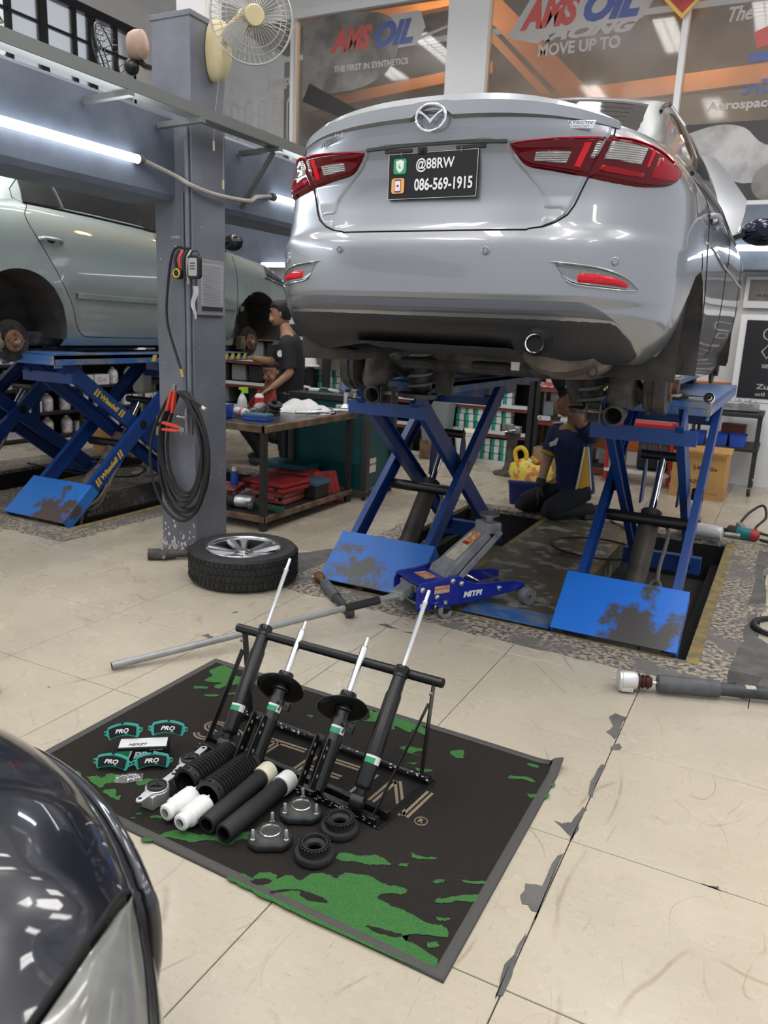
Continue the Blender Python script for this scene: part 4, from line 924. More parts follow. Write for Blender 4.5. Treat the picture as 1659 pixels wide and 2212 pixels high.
    MB().box((-.46, .55, .34), (.34, .4, .1)).build('cavity_fill', M['gap'], root, bevel=.02)  # black box standing in for the dark cavity under the bumper
    MB().box((0, 2.0, .28), (1.2, 2.0, .10)).build('floor_pan', M['under'], root, bevel=.03)
    for i, (x, y) in enumerate(((-.30, .66), (.05, .66), (.42, .70))): MB().box((x, y, .24), (.16, .10, .05)).build('heat_shield_panel', M['heat_shield'] if i == 2 else M['under_plastic'], root, bevel=.015)
    MB().box((.18, .60, .255), (.035, .012, .035)).build('paper_tag', M['white_print'], root)
    # twist-beam rear axle
    ax = MB(); ax.tube([(-.62, 1.02, .22), (-.3, 1.06, .23), (.3, 1.06, .23), (.62, 1.02, .22)], .045, 12); ax.build('axle_beam', M['under'], root)
    for s_ in (1, -1):
        arm = MB(); arm.tube(bez([(s_*.56, 1.45, .27), (s_*.58, 1.15, .20), (s_*.62, .92, .17), (s_*.64, .80, .15)], 6), [.035]*6+[.045]*6+[.055]*6+[.05], 12)
        ao = arm.build('trailing_arm', M['under'], root)
        pod = MB(); pod.lathe([(.055, 0), (.066, .03), (.06, .14), (.045, .2)], (s_*.60, .80, .10), (0, .1, 1), 16); pod.build('knuckle', M['under'], ao)
        sc = MB(); sc.lathe([(.043, 0), (.046, .004), (.046, .09), (.036, .09), (.036, .004)], (s_*.585, .735, .065), (0, 1, .15), 20, close=True); sc.build('damper_bushing_socket', M['under'], ao)
        MB().lathe([(.035, .05), (.0, .05)], (s_*.585, .735, .065), (0, 1, .15), 16).build('socket_floor', M['gap'], ao)
        br = MB()
        for dx in (-.03, .03): br.box((s_*(.50)+dx, .76, .07), (.006, .07, .085))
        br.box((s_*.50, .785, .07), (.06, .006, .085)); br.build('damper_bracket', M['under'], ao, bevel=.003)
        MB().cyl((s_*.50-.045, .755, .08), (s_*.50+.045, .755, .08), .009, n=6).build('bracket_bolt', M['dull_steel'], ao)
        # spring on its pan
        sp_ = MB(); n = 90
        sp_.tube([(s_*.435+.056*math.cos(a), .97+.056*math.sin(a), .075+.21*a/(2*PI*4.2)) for a in lin(0, 2*PI*4.2, n)], .0085, 8)
        sp_.build('coil_spring', M['spring'], root)
        pan = MB(); pan.lathe([(.0, .0), (.09, .0), (.10, .022), (.085, .012), (.0, .012)], (s_*.435, .97, .05), (0, 0, 1), 20); pan.box((s_*.50, 1.0, .06), (.16, .14, .02)); pan.build('spring_pan', M['under'], root)
        bk = MB(); bk.lathe([(.035, 0), (.052, .04), (.052, .14), (.04, .2)], (s_*.435, .97, .08), (0, 0, 1), 14); bk.build('bump_rubber', M['dark_plastic'], root)
        wing = MB(); wing.prism([(-.05, .0), (.05, -.01), (.075, .16), (.03, .28), (-.07, .27), (-.09, .12)], .015, XF((s_*.36, 1.10, .07), (1, 0, 0), (0, 0, 1))); wing.build('axle_gusset', M['under'], root, bevel=.006)
        MB().lathe([(.024, 0), (.024, .012), (.012, .012), (.012, .02)], (s_*.33, 1.085, .27), (0, -1, 0), 14).build('gusset_bolt', M['under'], root)
        # brake drum
        d = MB(); c = (s_*.70, .87, .20); dr = (s_, 0, 0)
        d.lathe([(.02, 0), (.128, 0), (.128, .012), (.118, .016), (.118, .030), (.125, .034), (.125, .072), (.120, .082), (.070, .086), (.066, .090)], c, dr, 36)
        do = d.build('brake_drum', M['drum'], root, 30)
        h = MB(); h.lathe([(.066, .086), (.066, .094), (.035, .098), (.032, .118), (.024, .122), (.0, .122)], c, dr, 24); h.build('hub_face', M['rust'], do)
        for k in range(4):
            a = R(45+90*k); q = Vector((s_*.70, .87+.05*math.cos(a), .20+.05*math.sin(a)))
            MB().lathe([(.0062, .09), (.0062, .128), (.005, .131)], q, dr, 8).build('wheel_stud', M['dull_steel'], do)
        bp = MB(); bp.lathe([(.0, -.012), (.105, -.012), (.122, 0), (.0, 0)], c, dr, 28); bp.build('backing_plate', M['under'], do)
        MB().tube(bez([(s_*.66, .84, .30), (s_*.62, .82, .33), (s_*.60, .84, .28), (s_*.56, .86, .27), (s_*.52, .95, .30)], 6), .006, 6).build('brake_hose', M['dark_plastic'], root)
        MB().tube(bez([(s_*.68, .80, .12), (s_*.55, .82, .2), (s_*.45, .9, .14), (s_*.38, 1.0, .2)], 6), .004, 5).build('handbrake_cable', M['dark_plastic'], root)
    # bonnet standing open beyond the windscreen
    rows = []
    for v in lin(0, 1, 9):
        w = tab([(0, .70), (.3, .80), (.5, .79), (1, .52)], v); rows.append([Vector((x*w, 3.18+.62*v+.05*abs(x)**3, 1.0+.86*v-.12*v*v-.05*abs(x)**2.5)) for x in lin(-1, 1, 17)])
    bn = MB(); bn.grid(rows); bn.grid([[p+Vector((0, .035, -.012)) for p in r] for r in rows], flip=True)
    for r in (0, 8): bn.grid([rows[r], [p+Vector((0, .035, -.012)) for p in rows[r]]])
    bn.grid([[r[0] for r in rows], [r[0]+Vector((0, .035, -.012)) for r in rows]]); bn.grid([[r[-1] for r in rows], [r[-1]+Vector((0, .035, -.012)) for r in rows]])
    bn.build('open_bonnet', paint, root)
    # nose closing and front struts
    nz = MB(); nz.box((0, 4.0, .5), (1.1, .3, .4)); nz.build('front_panel', M['dark_plastic'], root, bevel=.08)
    for s_ in (1, -1):
        f = MB(); c = (s_*.72, 3.44, .22); f.lathe([(.0, 0), (.13, 0), (.13, .02), (.07, .02), (.07, .05), (.0, .05)], c, (s_, 0, 0), 28); f.build('brake_disc', M['drum'], root)
        for y in (1.35, 2.6):
            MB().box((s_*.66, y, .15), (.10, .12, .04)).build('jacking_pad', M['black_rubber'], root, bevel=.005)
    return root
def car_materials():
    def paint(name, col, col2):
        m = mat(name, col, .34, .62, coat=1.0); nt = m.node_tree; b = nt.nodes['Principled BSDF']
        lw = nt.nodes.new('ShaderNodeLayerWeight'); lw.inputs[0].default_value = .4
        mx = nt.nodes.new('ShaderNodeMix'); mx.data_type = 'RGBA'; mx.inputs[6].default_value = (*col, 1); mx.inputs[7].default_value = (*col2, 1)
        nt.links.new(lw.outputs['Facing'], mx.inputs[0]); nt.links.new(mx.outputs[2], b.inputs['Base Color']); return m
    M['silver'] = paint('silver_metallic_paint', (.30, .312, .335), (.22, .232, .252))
    M['valance'] = mat('shaded_silver', (.10, .102, .118), .36, .4, coat=.6)  # valance: the bumper's silver in shade, painted as a darker grey
    M['valance_dark'] = mat('charcoal_valance', (.022, .022, .025), .42, .1); M['spring'] = mat('dusty_spring', (.17, .16, .155), .6, .2); M['liner'] = mat('arch_liner_felt', (.035, .034, .033), .8, bump=.3, bscale=120, col2=(.06, .055, .05), vscale=10)
    M['pocket'] = mat('pocket_paint', (.20, .21, .22), .35, .6, coat=1)
    M['lamp_red_dark'] = mat('lamp_lens_dark_red', (.095, .001, .004), .05, 0, coat=.0, spec=.35)
    M['lamp_red'] = mat('lamp_lens_red', (.26, .002, .008), .05, 0, spec=.35)
    M['lamp_red_bright'] = mat('lamp_lens_bright_red', (.58, .008, .018), .08, 0, spec=.4)
    m = mat('lamp_lens_clear', (.50, .50, .50), .12, .55, coat=1.0); nt = m.node_tree; b = nt.nodes['Principled BSDF']
    tc = nt.nodes.new('ShaderNodeTexCoord'); wv = nt.nodes.new('ShaderNodeTexWave'); wv.bands_direction = 'Z'; wv.inputs['Scale'].default_value = 45; wv.inputs['Distortion'].default_value = 1.5
    nt.links.new(tc.outputs['Object'], wv.inputs[0]); bp = nt.nodes.new('ShaderNodeBump'); bp.inputs['Distance'].default_value = .01; nt.links.new(wv.outputs['Fac'], bp.inputs['Height']); nt.links.new(bp.outputs[0], b.inputs['Normal'])
    M['lamp_clear'] = m
    M['plate_black'] = mat('plate_black', (.010, .010, .011), .35); M['plate_rim'] = mat('plate_rim', (.62, .60, .52), .5)
    M['icon_green'] = mat('icon_green', (.02, .36, .12), .4); M['icon_orange'] = mat('icon_orange', (.85, .42, .12), .4); M['icon_purple'] = mat('icon_purple', (.16, .03, .14), .4)
    M['soot'] = mat('soot', (.006, .006, .006), .9); M['drum'] = mat('brake_drum_iron', (.032, .032, .034), .5, .3, col2=(.06, .055, .05), vscale=20)
    M['mirror'] = mat('mirror_glass', (.03, .034, .05), .05, 1.0)
car_materials(); CAR = make_car()
# ================================================================ the mat and the parts laid out on it
M['perch_hole'] = mat('pale_hole', (.30, .28, .25), .7)  # pale discs for holes with the floor seen through them
M['stud'] = mat('galvanised_stud', (.55, .57, .56), .4, .6)
M['rack'] = mat('rack_black', (.010, .010, .011), .30, bump=.15, bscale=120)
def carpet(name, c1, c2):
    m = mat(name, c1, .95, col2=c2, vscale=420, bump=.9, bscale=520, lo=.35, hi=.65); m.node_tree.nodes['Principled BSDF'].inputs['Specular IOR Level'].default_value = .15; return m
M['mat_grey'] = carpet('charcoal_carpet', (.042, .037, .033), (.020, .018, .017))
M['mat_green'] = carpet('green_carpet', (.085, .24, .075), (.040, .14, .038))
M['mat_beige'] = carpet('beige_carpet', (.42, .35, .25), (.25, .20, .14))
M['mat_rim'] = mat('grey_rubber_rim', (.075, .072, .068), .7, bump=.5, bscale=300)
M['teal'] = mat('teal_enamel', (.05, .44, .36), .45); M['pad_black'] = mat('friction_black', (.006, .006, .007), .6, bump=.1, bscale=300)
M['label_green'] = mat('label_green', (.03, .30, .14), .4); M['label_white'] = mat('label_white', (.72, .74, .74), .4)
M['rod'] = mat('hard_chrome_rod', (.80, .81, .82), .2, 1.0); M['boot_rubber'] = mat('shiny_boot_rubber', (.012, .012, .013), .36); M['damper'] = mat('satin_black_enamel', (.010, .010, .011), .30); M['foam'] = mat('black_foam_sleeve', (.012, .013, .015), .6, bump=.1, bscale=300)
M['cream_cap'] = mat('cream_nylon', (.72, .68, .52), .45); M['white_foam'] = mat('white_urethane', (.84, .84, .83), .45)
M['zinc'] = mat('yellow_zinc', (.78, .75, .60), .22, .95); M['mount_rubber'] = mat('dusty_rubber', (.045, .047, .05), .5, col2=(.025, .026, .028), vscale=25, bump=.1, bscale=200)
M['clear_bag'] = mat('clear_plastic_bag', (.9, .9, .9), .08, alpha=.18)
GREEN = [[(-1.126,1.4),(-1.094,1.439),(-1.064,1.433),(-1.059,1.461),(-1.036,1.477),(-1.012,1.473),(-1.007,1.462),(-0.987,1.494),(-0.953,1.493),(-0.941,1.527),(-0.905,1.548),(-0.872,1.549),(-0.863,1.575),(-0.801,1.597),(-0.751,1.593),(-0.724,1.601),(-0.697,1.602),(-0.693,1.585),(-0.731,1.568),(-0.743,1.539),(-0.703,1.529),(-0.668,1.534),(-0.629,1.53),(-0.596,1.521),(-0.566,1.536),(-0.545,1.523),(-0.539,1.505),(-0.593,1.483),(-0.626,1.462),(-0.63,1.449),(-0.575,1.443),(-0.533,1.429),(-0.528,1.414),(-0.562,1.394),(-0.574,1.383),(-0.806,1.387),(-0.967,1.392),(-1.054,1.397)],[(-0.921,1.639),(-0.89,1.651),(-0.859,1.656),(-0.826,1.682),(-0.791,1.677),(-0.771,1.666),(-0.799,1.654),(-0.823,1.637),(-0.854,1.633),(-0.909,1.611)],[(-1.428,1.412),(-1.398,1.434),(-1.382,1.471),(-1.339,1.5),(-1.301,1.501),(-1.279,1.521),(-1.23,1.555),(-1.179,1.588),(-1.164,1.562),(-1.19,1.54),(-1.203,1.509),(-1.256,1.505),(-1.293,1.469),(-1.334,1.461),(-1.376,1.443),(-1.395,1.411),(-1.418,1.404)],[(-0.59,1.709),(-0.561,1.72),(-0.508,1.742),(-0.512,1.731),(-0.57,1.706)],[(-0.616,1.608),(-0.586,1.633),(-0.564,1.653),(-0.519,1.681),(-0.509,1.662),(-0.557,1.635),(-0.59,1.607),(-0.61,1.6)],[(-0.588,1.552),(-0.558,1.566),(-0.56,1.555),(-0.581,1.545)],[(-0.744,1.741),(-0.712,1.743),(-0.682,1.757),(-0.681,1.747),(-0.728,1.725)],[(-0.575,1.467),(-0.556,1.478),(-0.545,1.47),(-0.563,1.455)],[(-0.527,1.5),(-0.499,1.492),(-0.503,1.485)],[(-0.65,1.668),(-0.621,1.689),(-0.626,1.674),(-0.644,1.663)],[(-0.753,1.684),(-0.735,1.697),(-0.733,1.684),(-0.751,1.675)],[(-1.959,2.406),(-1.941,2.426),(-1.878,2.406),(-1.847,2.371),(-1.737,2.388),(-1.665,2.365),(-1.652,2.34),(-1.685,2.327),(-1.742,2.35),(-1.814,2.287),(-1.828,2.245),(-1.862,2.257),(-1.849,2.291),(-1.921,2.267),(-1.924,2.322),(-1.962,2.352)],[(-1.925,2.214),(-1.875,2.232),(-1.871,2.218),(-1.91,2.196)],[(-1.842,2.174),(-1.803,2.203),(-1.792,2.189),(-1.828,2.166)],[(-1.782,2.217),(-1.736,2.278),(-1.718,2.265),(-1.769,2.22)],[(-1.257,2.289),(-1.208,2.343),(-1.239,2.412),(-1.192,2.409),(-1.141,2.389),(-1.123,2.408),(-1.006,2.398),(-0.983,2.348),(-1.035,2.363),(-1.035,2.336),(-1.101,2.35),(-1.093,2.321),(-1.155,2.338),(-1.214,2.322)],[(-1.023,2.221),(-1.009,2.242),(-0.954,2.257),(-0.94,2.253),(-0.967,2.218),(-0.934,2.214),(-0.974,2.207)],[(-0.861,2.295),(-0.823,2.322),(-0.805,2.275),(-0.837,2.267)],[(-0.916,2.137),(-0.876,2.152),(-0.859,2.147),(-0.903,2.122)],[(-0.957,2.147),(-0.931,2.168),(-0.929,2.152)],[(-1.419,2.245),(-1.399,2.258),(-1.394,2.239)],[(-1.558,2.158),(-1.539,2.177),(-1.531,2.161)],[(-1.434,2.325),(-1.406,2.343),(-1.407,2.327)],[(-1.373,2.348),(-1.341,2.361),(-1.341,2.338)],[(-0.605,2.362),(-0.568,2.365),(-0.566,2.347),(-0.595,2.351)],[(-0.634,2.256),(-0.601,2.269),(-0.574,2.28),(-0.548,2.267),(-0.561,2.259),(-0.591,2.257),(-0.628,2.24)],[(-0.553,2.186),(-0.53,2.194),(-0.487,2.22),(-0.5,2.192),(-0.535,2.172)],[(-0.516,2.279),(-0.489,2.289),(-0.492,2.269),(-0.506,2.264)],[(-1.845,1.548),(-1.833,1.556),(-1.812,1.546),(-1.84,1.544)],[(-1.788,1.546),(-1.766,1.567),(-1.742,1.567),(-1.741,1.593),(-1.706,1.61),(-1.691,1.591),(-1.694,1.567),(-1.71,1.55),(-1.704,1.526),(-1.742,1.531)],[(-1.691,1.523),(-1.665,1.543),(-1.646,1.533),(-1.634,1.52),(-1.625,1.529),(-1.61,1.508),(-1.643,1.508),(-1.677,1.514)],[(-1.636,1.602),(-1.623,1.632),(-1.587,1.653),(-1.58,1.636),(-1.602,1.615),(-1.614,1.594)],[(-1.536,1.662),(-1.524,1.684),(-1.511,1.67),(-1.52,1.655)],[(-1.474,1.497),(-1.468,1.507),(-1.447,1.516),(-1.439,1.505),(-1.459,1.498),(-1.462,1.492)],[(-1.52,1.466),(-1.51,1.474),(-1.503,1.467),(-1.514,1.463)],[(-1.52,1.488),(-1.512,1.496),(-1.505,1.491),(-1.513,1.484)],[(-1.224,2.404),(-1.241,2.423),(-1.195,2.414)]]
HOLES = [[(-1.059,1.424),(-1.051,1.439),(-1.027,1.453),(-1.011,1.45),(-1.021,1.433),(-1.045,1.419)],[(-0.995,1.42),(-0.957,1.45),(-0.935,1.46),(-0.902,1.466),(-0.857,1.467),(-0.852,1.456),(-0.88,1.443),(-0.913,1.445),(-0.933,1.456),(-0.964,1.435),(-0.986,1.413)],[(-0.725,1.439),(-0.691,1.448),(-0.641,1.457),(-0.639,1.446),(-0.683,1.433),(-0.713,1.433)]]
def make_mat():
    t = thing('floor_mat', 'charcoal mat with green camouflage blotches lying on the tiles under the shock absorbers', 'mat', (0, 0, 0))
    C = [(-1.410, 1.405), (-.503, 1.386), (-.497, 2.412), (-1.972, 2.458), (-2.03, 1.445)]
    x0, x1, y0, y1 = -2.02, -.50, 1.388, 2.44
    rows = []
    def zc(u, v): return .0068+.030*max(0, (u-.97)/.03)*max(0, (v-.93)/.07)+.002*math.sin(7*u+3)*(v > .97)
    def P(u, v, dz=0):
        x = lerp(x0, x1, u); yb = lerp(1.448, 1.386, u); yt = lerp(2.460, 2.412, u); return Vector((x, lerp(yb, yt, v), zc(u, v)+dz))
    us = lin(0, 1, 41); vs = lin(0, 1, 29); b = MB()
    b.grid([[P(u, v) for u in us] for v in vs]); b.grid([[P(u, v, -.006) for u in us] for v in vs], flip=True)
    b.build('pile', M['mat_grey'], t, 60)
    r = MB()
    ring = [(u, 0) for u in us[:-1]]+[(1, v) for v in vs[:-1]]+[(u, 1) for u in us[::-1][:-1]]+[(0, v) for v in vs[::-1][:-1]]
    def off(u, v, k): 
        p = P(u, v); c = P(.5, .5); return p+Vector((k if u == 0 else -k if u == 1 else 0, k if v == 0 else -k if v == 1 else 0, 0))
    rows = [[off(u, v, k)+Vector((0, 0, dz)) for u, v in ring] for k, dz in ((-.004, -.0066), (-.003, -.001), (.0, .0022), (.020, .0024), (.026, .0004))]
    r.grid(rows, closeu=True); r.build('rubber_rim', M['mat_rim'], t, 60)
    rnd = random.Random(2)
    for lst, m, z, nm in ((GREEN, 'mat_green', .0078, 'camouflage_blotch'), (HOLES, 'mat_grey', .0088, 'dark_blotch')):
        for poly in lst:
            big = max(x for x, y in poly)-min(x for x, y in poly) > .25
            sm_ = [(v.x, v.y) for v in bez([(a, c, 0) for a, c in poly+poly[:1]], 4)][:-1]
            sm_ = [(a+rnd.uniform(-.003, .003), max(1.386, c+rnd.uniform(-.003, .003))) for a, c in sm_]
            q = MB(); q.prism(sm_, .0009, Matrix.Translation((0, 0, z-(0 if 1 else 0))))
            if big and nm[0] == 'c': q.X = None
            q.build(nm, M[m], t, 0)
    # woven lettering in double strokes
    L = MB(); Z = .0079
    def stroke(pts, w=.026, gap=.007):
        for a, c in zip(pts, pts[1:]):
            a = Vector((*a, Z)); c = Vector((*c, Z)); d = (c-a).normalized(); n = Vector((-d.y, d.x, 0))
            for s in (-1, 1): L.bar(a+n*s*(w+gap)/4, c+n*s*(w+gap)/4, (w-gap)/2, .0012)
    yt, yb = 2.035, 1.880
    def X_(x, y): return (x+(y-1.88)*.10, y)
    T = lambda *p: stroke([X_(*q) for q in p])
    T((-1.50, yt), (-1.30, yt)); T((-1.41, yt), (-1.41, yb))
    T((-1.25, yt), (-1.09, yt)); T((-1.25, (yt+yb)/2), (-1.11, (yt+yb)/2)); T((-1.25, yb), (-1.09, yb)); T((-1.255, yt), (-1.255, yb))
    T((-1.03, yt), (-1.03, yb)); T((-.96, yb), (-.96, yt)); T((-.95, yt), (-.845, yb)); T((-.835, yb), (-.835, yt))
    def arc(cx, cy, r, a0, a1, n=14): return [(cx+r*math.cos(R(lerp(a0, a1, i/n))), cy+r*.8*math.sin(R(lerp(a0, a1, i/n)))) for i in range(n+1)]
    for dx, dy in ((0, 0), (.075, -.012)): stroke(arc(-1.645+dx, 2.005+dy, .036, 20, 270)+arc(-1.645+dx, 1.948+dy, .036, 90, -160), .022, .006)
    L.build('woven_lettering', M['mat_beige'], t, 0)['kind'] = 'stuff'
    q = MB(); q.tube([(-.783+.019*math.cos(a), 1.885+.019*math.sin(a), Z) for a in lin(0, 2*PI, 25)[:-1]], .0018, 5, closed=True); put_text(q, 'R', XF((-.783, 1.885, Z+.001), (1, 0, 0), (0, 1, 0)), fit=(.016, .02), size=.03, bold=.0006); q.build('registered_mark', M['mat_beige'], t, 0)
make_mat()
ZM = .0095   # top of the mat
def make_rack():
    r = thing('display_rack', 'black steel rack on the mat holding four shock absorbers upright', 'rack', (0, 0, 0)); k = M['rack']
    fl, fr = Vector((-1.60, 1.885, .026)), Vector((-.885, 1.815, .026)); bl, br = Vector((-1.605, 2.112, .028)), Vector((-.838, 2.068, .028)); tl, tr = Vector((-1.635, 2.118, .352)), Vector((-.815, 2.072, .366))
    def bar(nm, a, c, w, h, up=(0, 0, 1)): return MB().bar(a, c, w, h, up).build(nm, k, r, 0, bevel=.003)
    t = MB(); t.tube([tl, tr], .0155, 14); t.build('top_rail', k, r); MB().lathe([(.0125, 0), (.0125, .001)], tr+Vector((.0002, 0, 0)), tr-tl, 14).build('rail_end', M['gap'], r)
    MB().tube([bl, br], .014, 12).build('back_rail', k, r)
    bar('front_rail', fl+Vector((0, .022, 0)), fr+Vector((.02, .022, 0)), .022, .03); bar('front_stop_rail', fl+Vector((.02, -.018, -.004)), fr+Vector((.0, -.018, -.004)), .026, .026)
    MB().prism(rrect(.022, .022, .003), .001, XF(fr+Vector((.001, -.018, -.004)), (0, 1, 0), (0, 0, 1))).build('rail_end', M['gap'], r)
    for a, c, b_, s in ((fl, tl, bl, 1), (fr, tr, br, -1)):
        sx = Vector((.03*s, 0, 0))
        bar('rear_leg', b_+sx*1.0, c+sx+Vector((0, 0, .0)), .004, .030, up=(0, 1, 0)); bar('front_leg', a+sx*.6+Vector((0, -.01, 0)), c+sx*1.2+Vector((0, -.02, -.07)), .004, .026, up=(0, 1, 0)); bar('foot_strip', a+Vector((0, -.03, -.016)), b_+Vector((.0, .03, -.016)), .03, .004)
        MB().cyl(c+sx+Vector((-.004, -.02, -.035)), c+sx+Vector((.006, -.02, -.035)), .006, n=8).build('rivet', M['dull_steel'], r)
    rnd = random.Random(8); ch = MB()
    for i in range(90):
        p = fl.lerp(fr, rnd.random())+Vector((0, -.0315, rnd.uniform(-.012, .008))); s = rnd.uniform(.001, .0035)
        ch.prism([(s*1.6*math.cos(q*PI/3)*rnd.uniform(.4, 1.2), s*math.sin(q*PI/3)*rnd.uniform(.4, 1.2)) for q in range(6)], .0004, XF(p, (1, -.09, 0), (0, 0, 1)))
    for i in range(40):
        p = bl.lerp(br, rnd.random()); s = rnd.uniform(.001, .003); a = rnd.uniform(.2, 1.2)
        ch.prism([(s*1.8*math.cos(q*PI/3), s*math.sin(q*PI/3)) for q in range(6)], .0004, XF(p+Vector((0, -.0141*math.cos(a), .0141*math.sin(a))), (1, 0, 0), (0, math.sin(a), math.cos(a))))
    ch.build('paint_chip', M['label_white'], r, 0)['kind'] = 'stuff'
make_rack()
def axis(p0, p1, face=(0, -1, 0)):
    p0 = Vector(p0); z = (Vector(p1)-p0).normalized(); x = Vector(face).cross(z).normalized(); y = z.cross(x); m = Matrix((x, y, z)).transposed().to_4x4(); m.translation = p0; return m
def sticker(o, r, z0, h, a0, a1, par):
    def strip(b0, b1, za, zb, m, nm):
        MB().grid([[Vector((math.cos(a)*(r+.0006), math.sin(a)*(r+.0006), z)) for a in lin(R(b0), R(b1), 9)] for z in (za, zb)]).build(nm, M[m], par, 60)
    w = lerp(a0, a1, .60); strip(a0, w, z0, z0+h*.72, 'label_green', 'label_green_band'); strip(a0, w, z0+h*.72, z0+h, 'label_white', 'label_top'); strip(w, a1, z0, z0+h, 'label_white', 'label_white_band')
def rear_shock(label, X, grp):
    t = thing_m('shock_absorber', label, 'shock absorber', X, grp); L = 1.0
    b = MB(); b.lathe([(.014, .030), (.016, .048), (.0245, .055), (.0258, .062), (.0258, .340), (.0225, .352), (.0215, .40), (.0235, .402), (.0235, .432), (.018, .436), (.0, .436)], n=28); b.build('body', M['damper'], t)
    c = MB(); c.lathe([(.0242, .412), (.0248, .414), (.0248, .434), (.020, .438), (.008, .438)], n=28, cap=False); c.build('collar', M['black_gloss'], t)
    r = MB(); r.lathe([(.0075, .43), (.0075, .655), (.009, .657), (.009, .665), (.0065, .667), (.0062, .705), (.0, .706)], n=16); r.build('piston_rod', M['rod'], t)
    e = MB(); e.lathe([(.013, -.019), (.026, -.019), (.026, .019), (.013, .019)], (0, 0, .012), (1, .2, 0), 24, close=True); e.box((0, 0, .035), (.022, .016, .03)); eo = e.build('lower_eye', M['damper'], t)
    MB().lathe([(.0055, -.021), (.0132, -.017), (.0132, .017), (.0055, .021)], (0, 0, .012), (1, .2, 0), 18, close=True).build('rubber_bush', M['black_rubber'], eo)
    sticker(t, .0258, .125, .024, 62, 185, t); return t
def front_strut(label, X, grp, twist):
    t = thing_m('strut', label, 'shock absorber', X, grp)
    b = MB(); b.lathe([(.0265, .0), (.0265, .22), (.0215, .228), (.0215, .248), (.0285, .252), (.0285, .258), (.026, .262), (.0245, .30), (.022, .305), (.0, .305)], n=28); b.build('body', M['damper'], t)
    pc = MB(); rows = []
    tiltM = Euler((.36, .17, twist)).to_matrix()
    prof = [(.026, .010), (.045, .006), (.060, .0), (.074, .003), (.080, .006), (.081, .002), (.074, -.003), (.058, -.006), (.026, .002)]
    pc.add([tiltM @ Vector((r*math.cos(a)*(1.0), r*math.sin(a), z))+Vector((.006, -.008, .255)) for r, z in prof for a in lin(0, 2*PI, 41)[:-1]], [(j*40+i, (j+1)*40+i, (j+1)*40+(i+1) % 40, j*40+(i+1) % 40) for j in range(len(prof)-1) for i in range(40)])
    po = pc.build('spring_perch', M['damper'], t, 35)
    for a in (20, 150, 265):
        c = tiltM @ Vector((.062*math.cos(R(a)), .062*math.sin(R(a)), .0045))+Vector((.006, -.008, .255)); n = tiltM @ Vector((0, 0, 1))
        MB().lathe([(.0052, 0), (.0052, .0016)], c, n, 10).build('perch_hole', M['perch_hole'], po)
    c = MB(); c.lathe([(.0255, .288), (.027, .29), (.027, .306), (.024, .312), (.012, .312)], n=28, cap=False); c.build('collar', M['black_gloss'], t)
    r = MB(); r.lathe([(.0115, .30), (.0115, .462), (.0095, .466), (.0065, .468), (.0062, .498), (.0, .499)], n=20); r.build('piston_rod', M['rod'], t)
    k = MB()
    for s in (-1, 1):
        k.prism([(-.03, -.005), (.02, -.005), (.028, .06), (.028, .125), (.010, .152), (-.02, .15), (-.028, .07)], .0045, XF((.018+s*.020, .045, 0), (0, -1, 0), (0, 0, 1)))
    k.lathe([(.0285, .01), (.0285, .15)], n=24, cap=False); ko = k.build('knuckle_bracket', M['damper'], t, 30, bevel=.0015)
    for z in (.035, .095, .12):
        for s in (-1, 1):
            MB().cyl((.018+s*.020-.0056, .05, z), (.018+s*.020+.0014, .05, z), .0062, n=10).build('bolt_hole', M['perch_hole'], ko)
    for s, z, w in ((-1, .205, .030), (1, .155, .018)):
        br = MB(); br.box((s*.040, -.004, z), (.03, .003, w)); br.box((s*.053, .004, z-.004), (.003, .016, w*.9)); br.build('hose_bracket', M['damper'], t, bevel=.001)
    MB().tube([(-.02, .028, .215), (-.035, .03, .20), (-.03, .03, .18)], .003, 5).build('hose_clip', M['damper'], t)
    sticker(t, .0265, .175, .024, 62, 180, t); return t
rear_shock('slim black shock absorber standing leftmost in the rack with a long thin rod', axis((-1.478, 1.838, .055), (-1.545, 2.325, .60)), 'shock absorbers in the rack')
rear_shock('slim black shock absorber standing rightmost in the rack with a long thin rod', axis((-.952, 1.790, .055), (-.957, 2.268, .605)), 'shock absorbers in the rack')
front_strut('black strut with a round spring perch, second from the left in the rack', axis((-1.352, 1.825, .045), (-1.372, 2.21, .490), (.12, -1, 0)), 'shock absorbers in the rack', 0)
front_strut('black strut with a round spring perch, third from the left in the rack', axis((-1.098, 1.800, .052), (-1.113, 2.19, .505), (.12, -1, 0)), 'shock absorbers in the rack', .4)
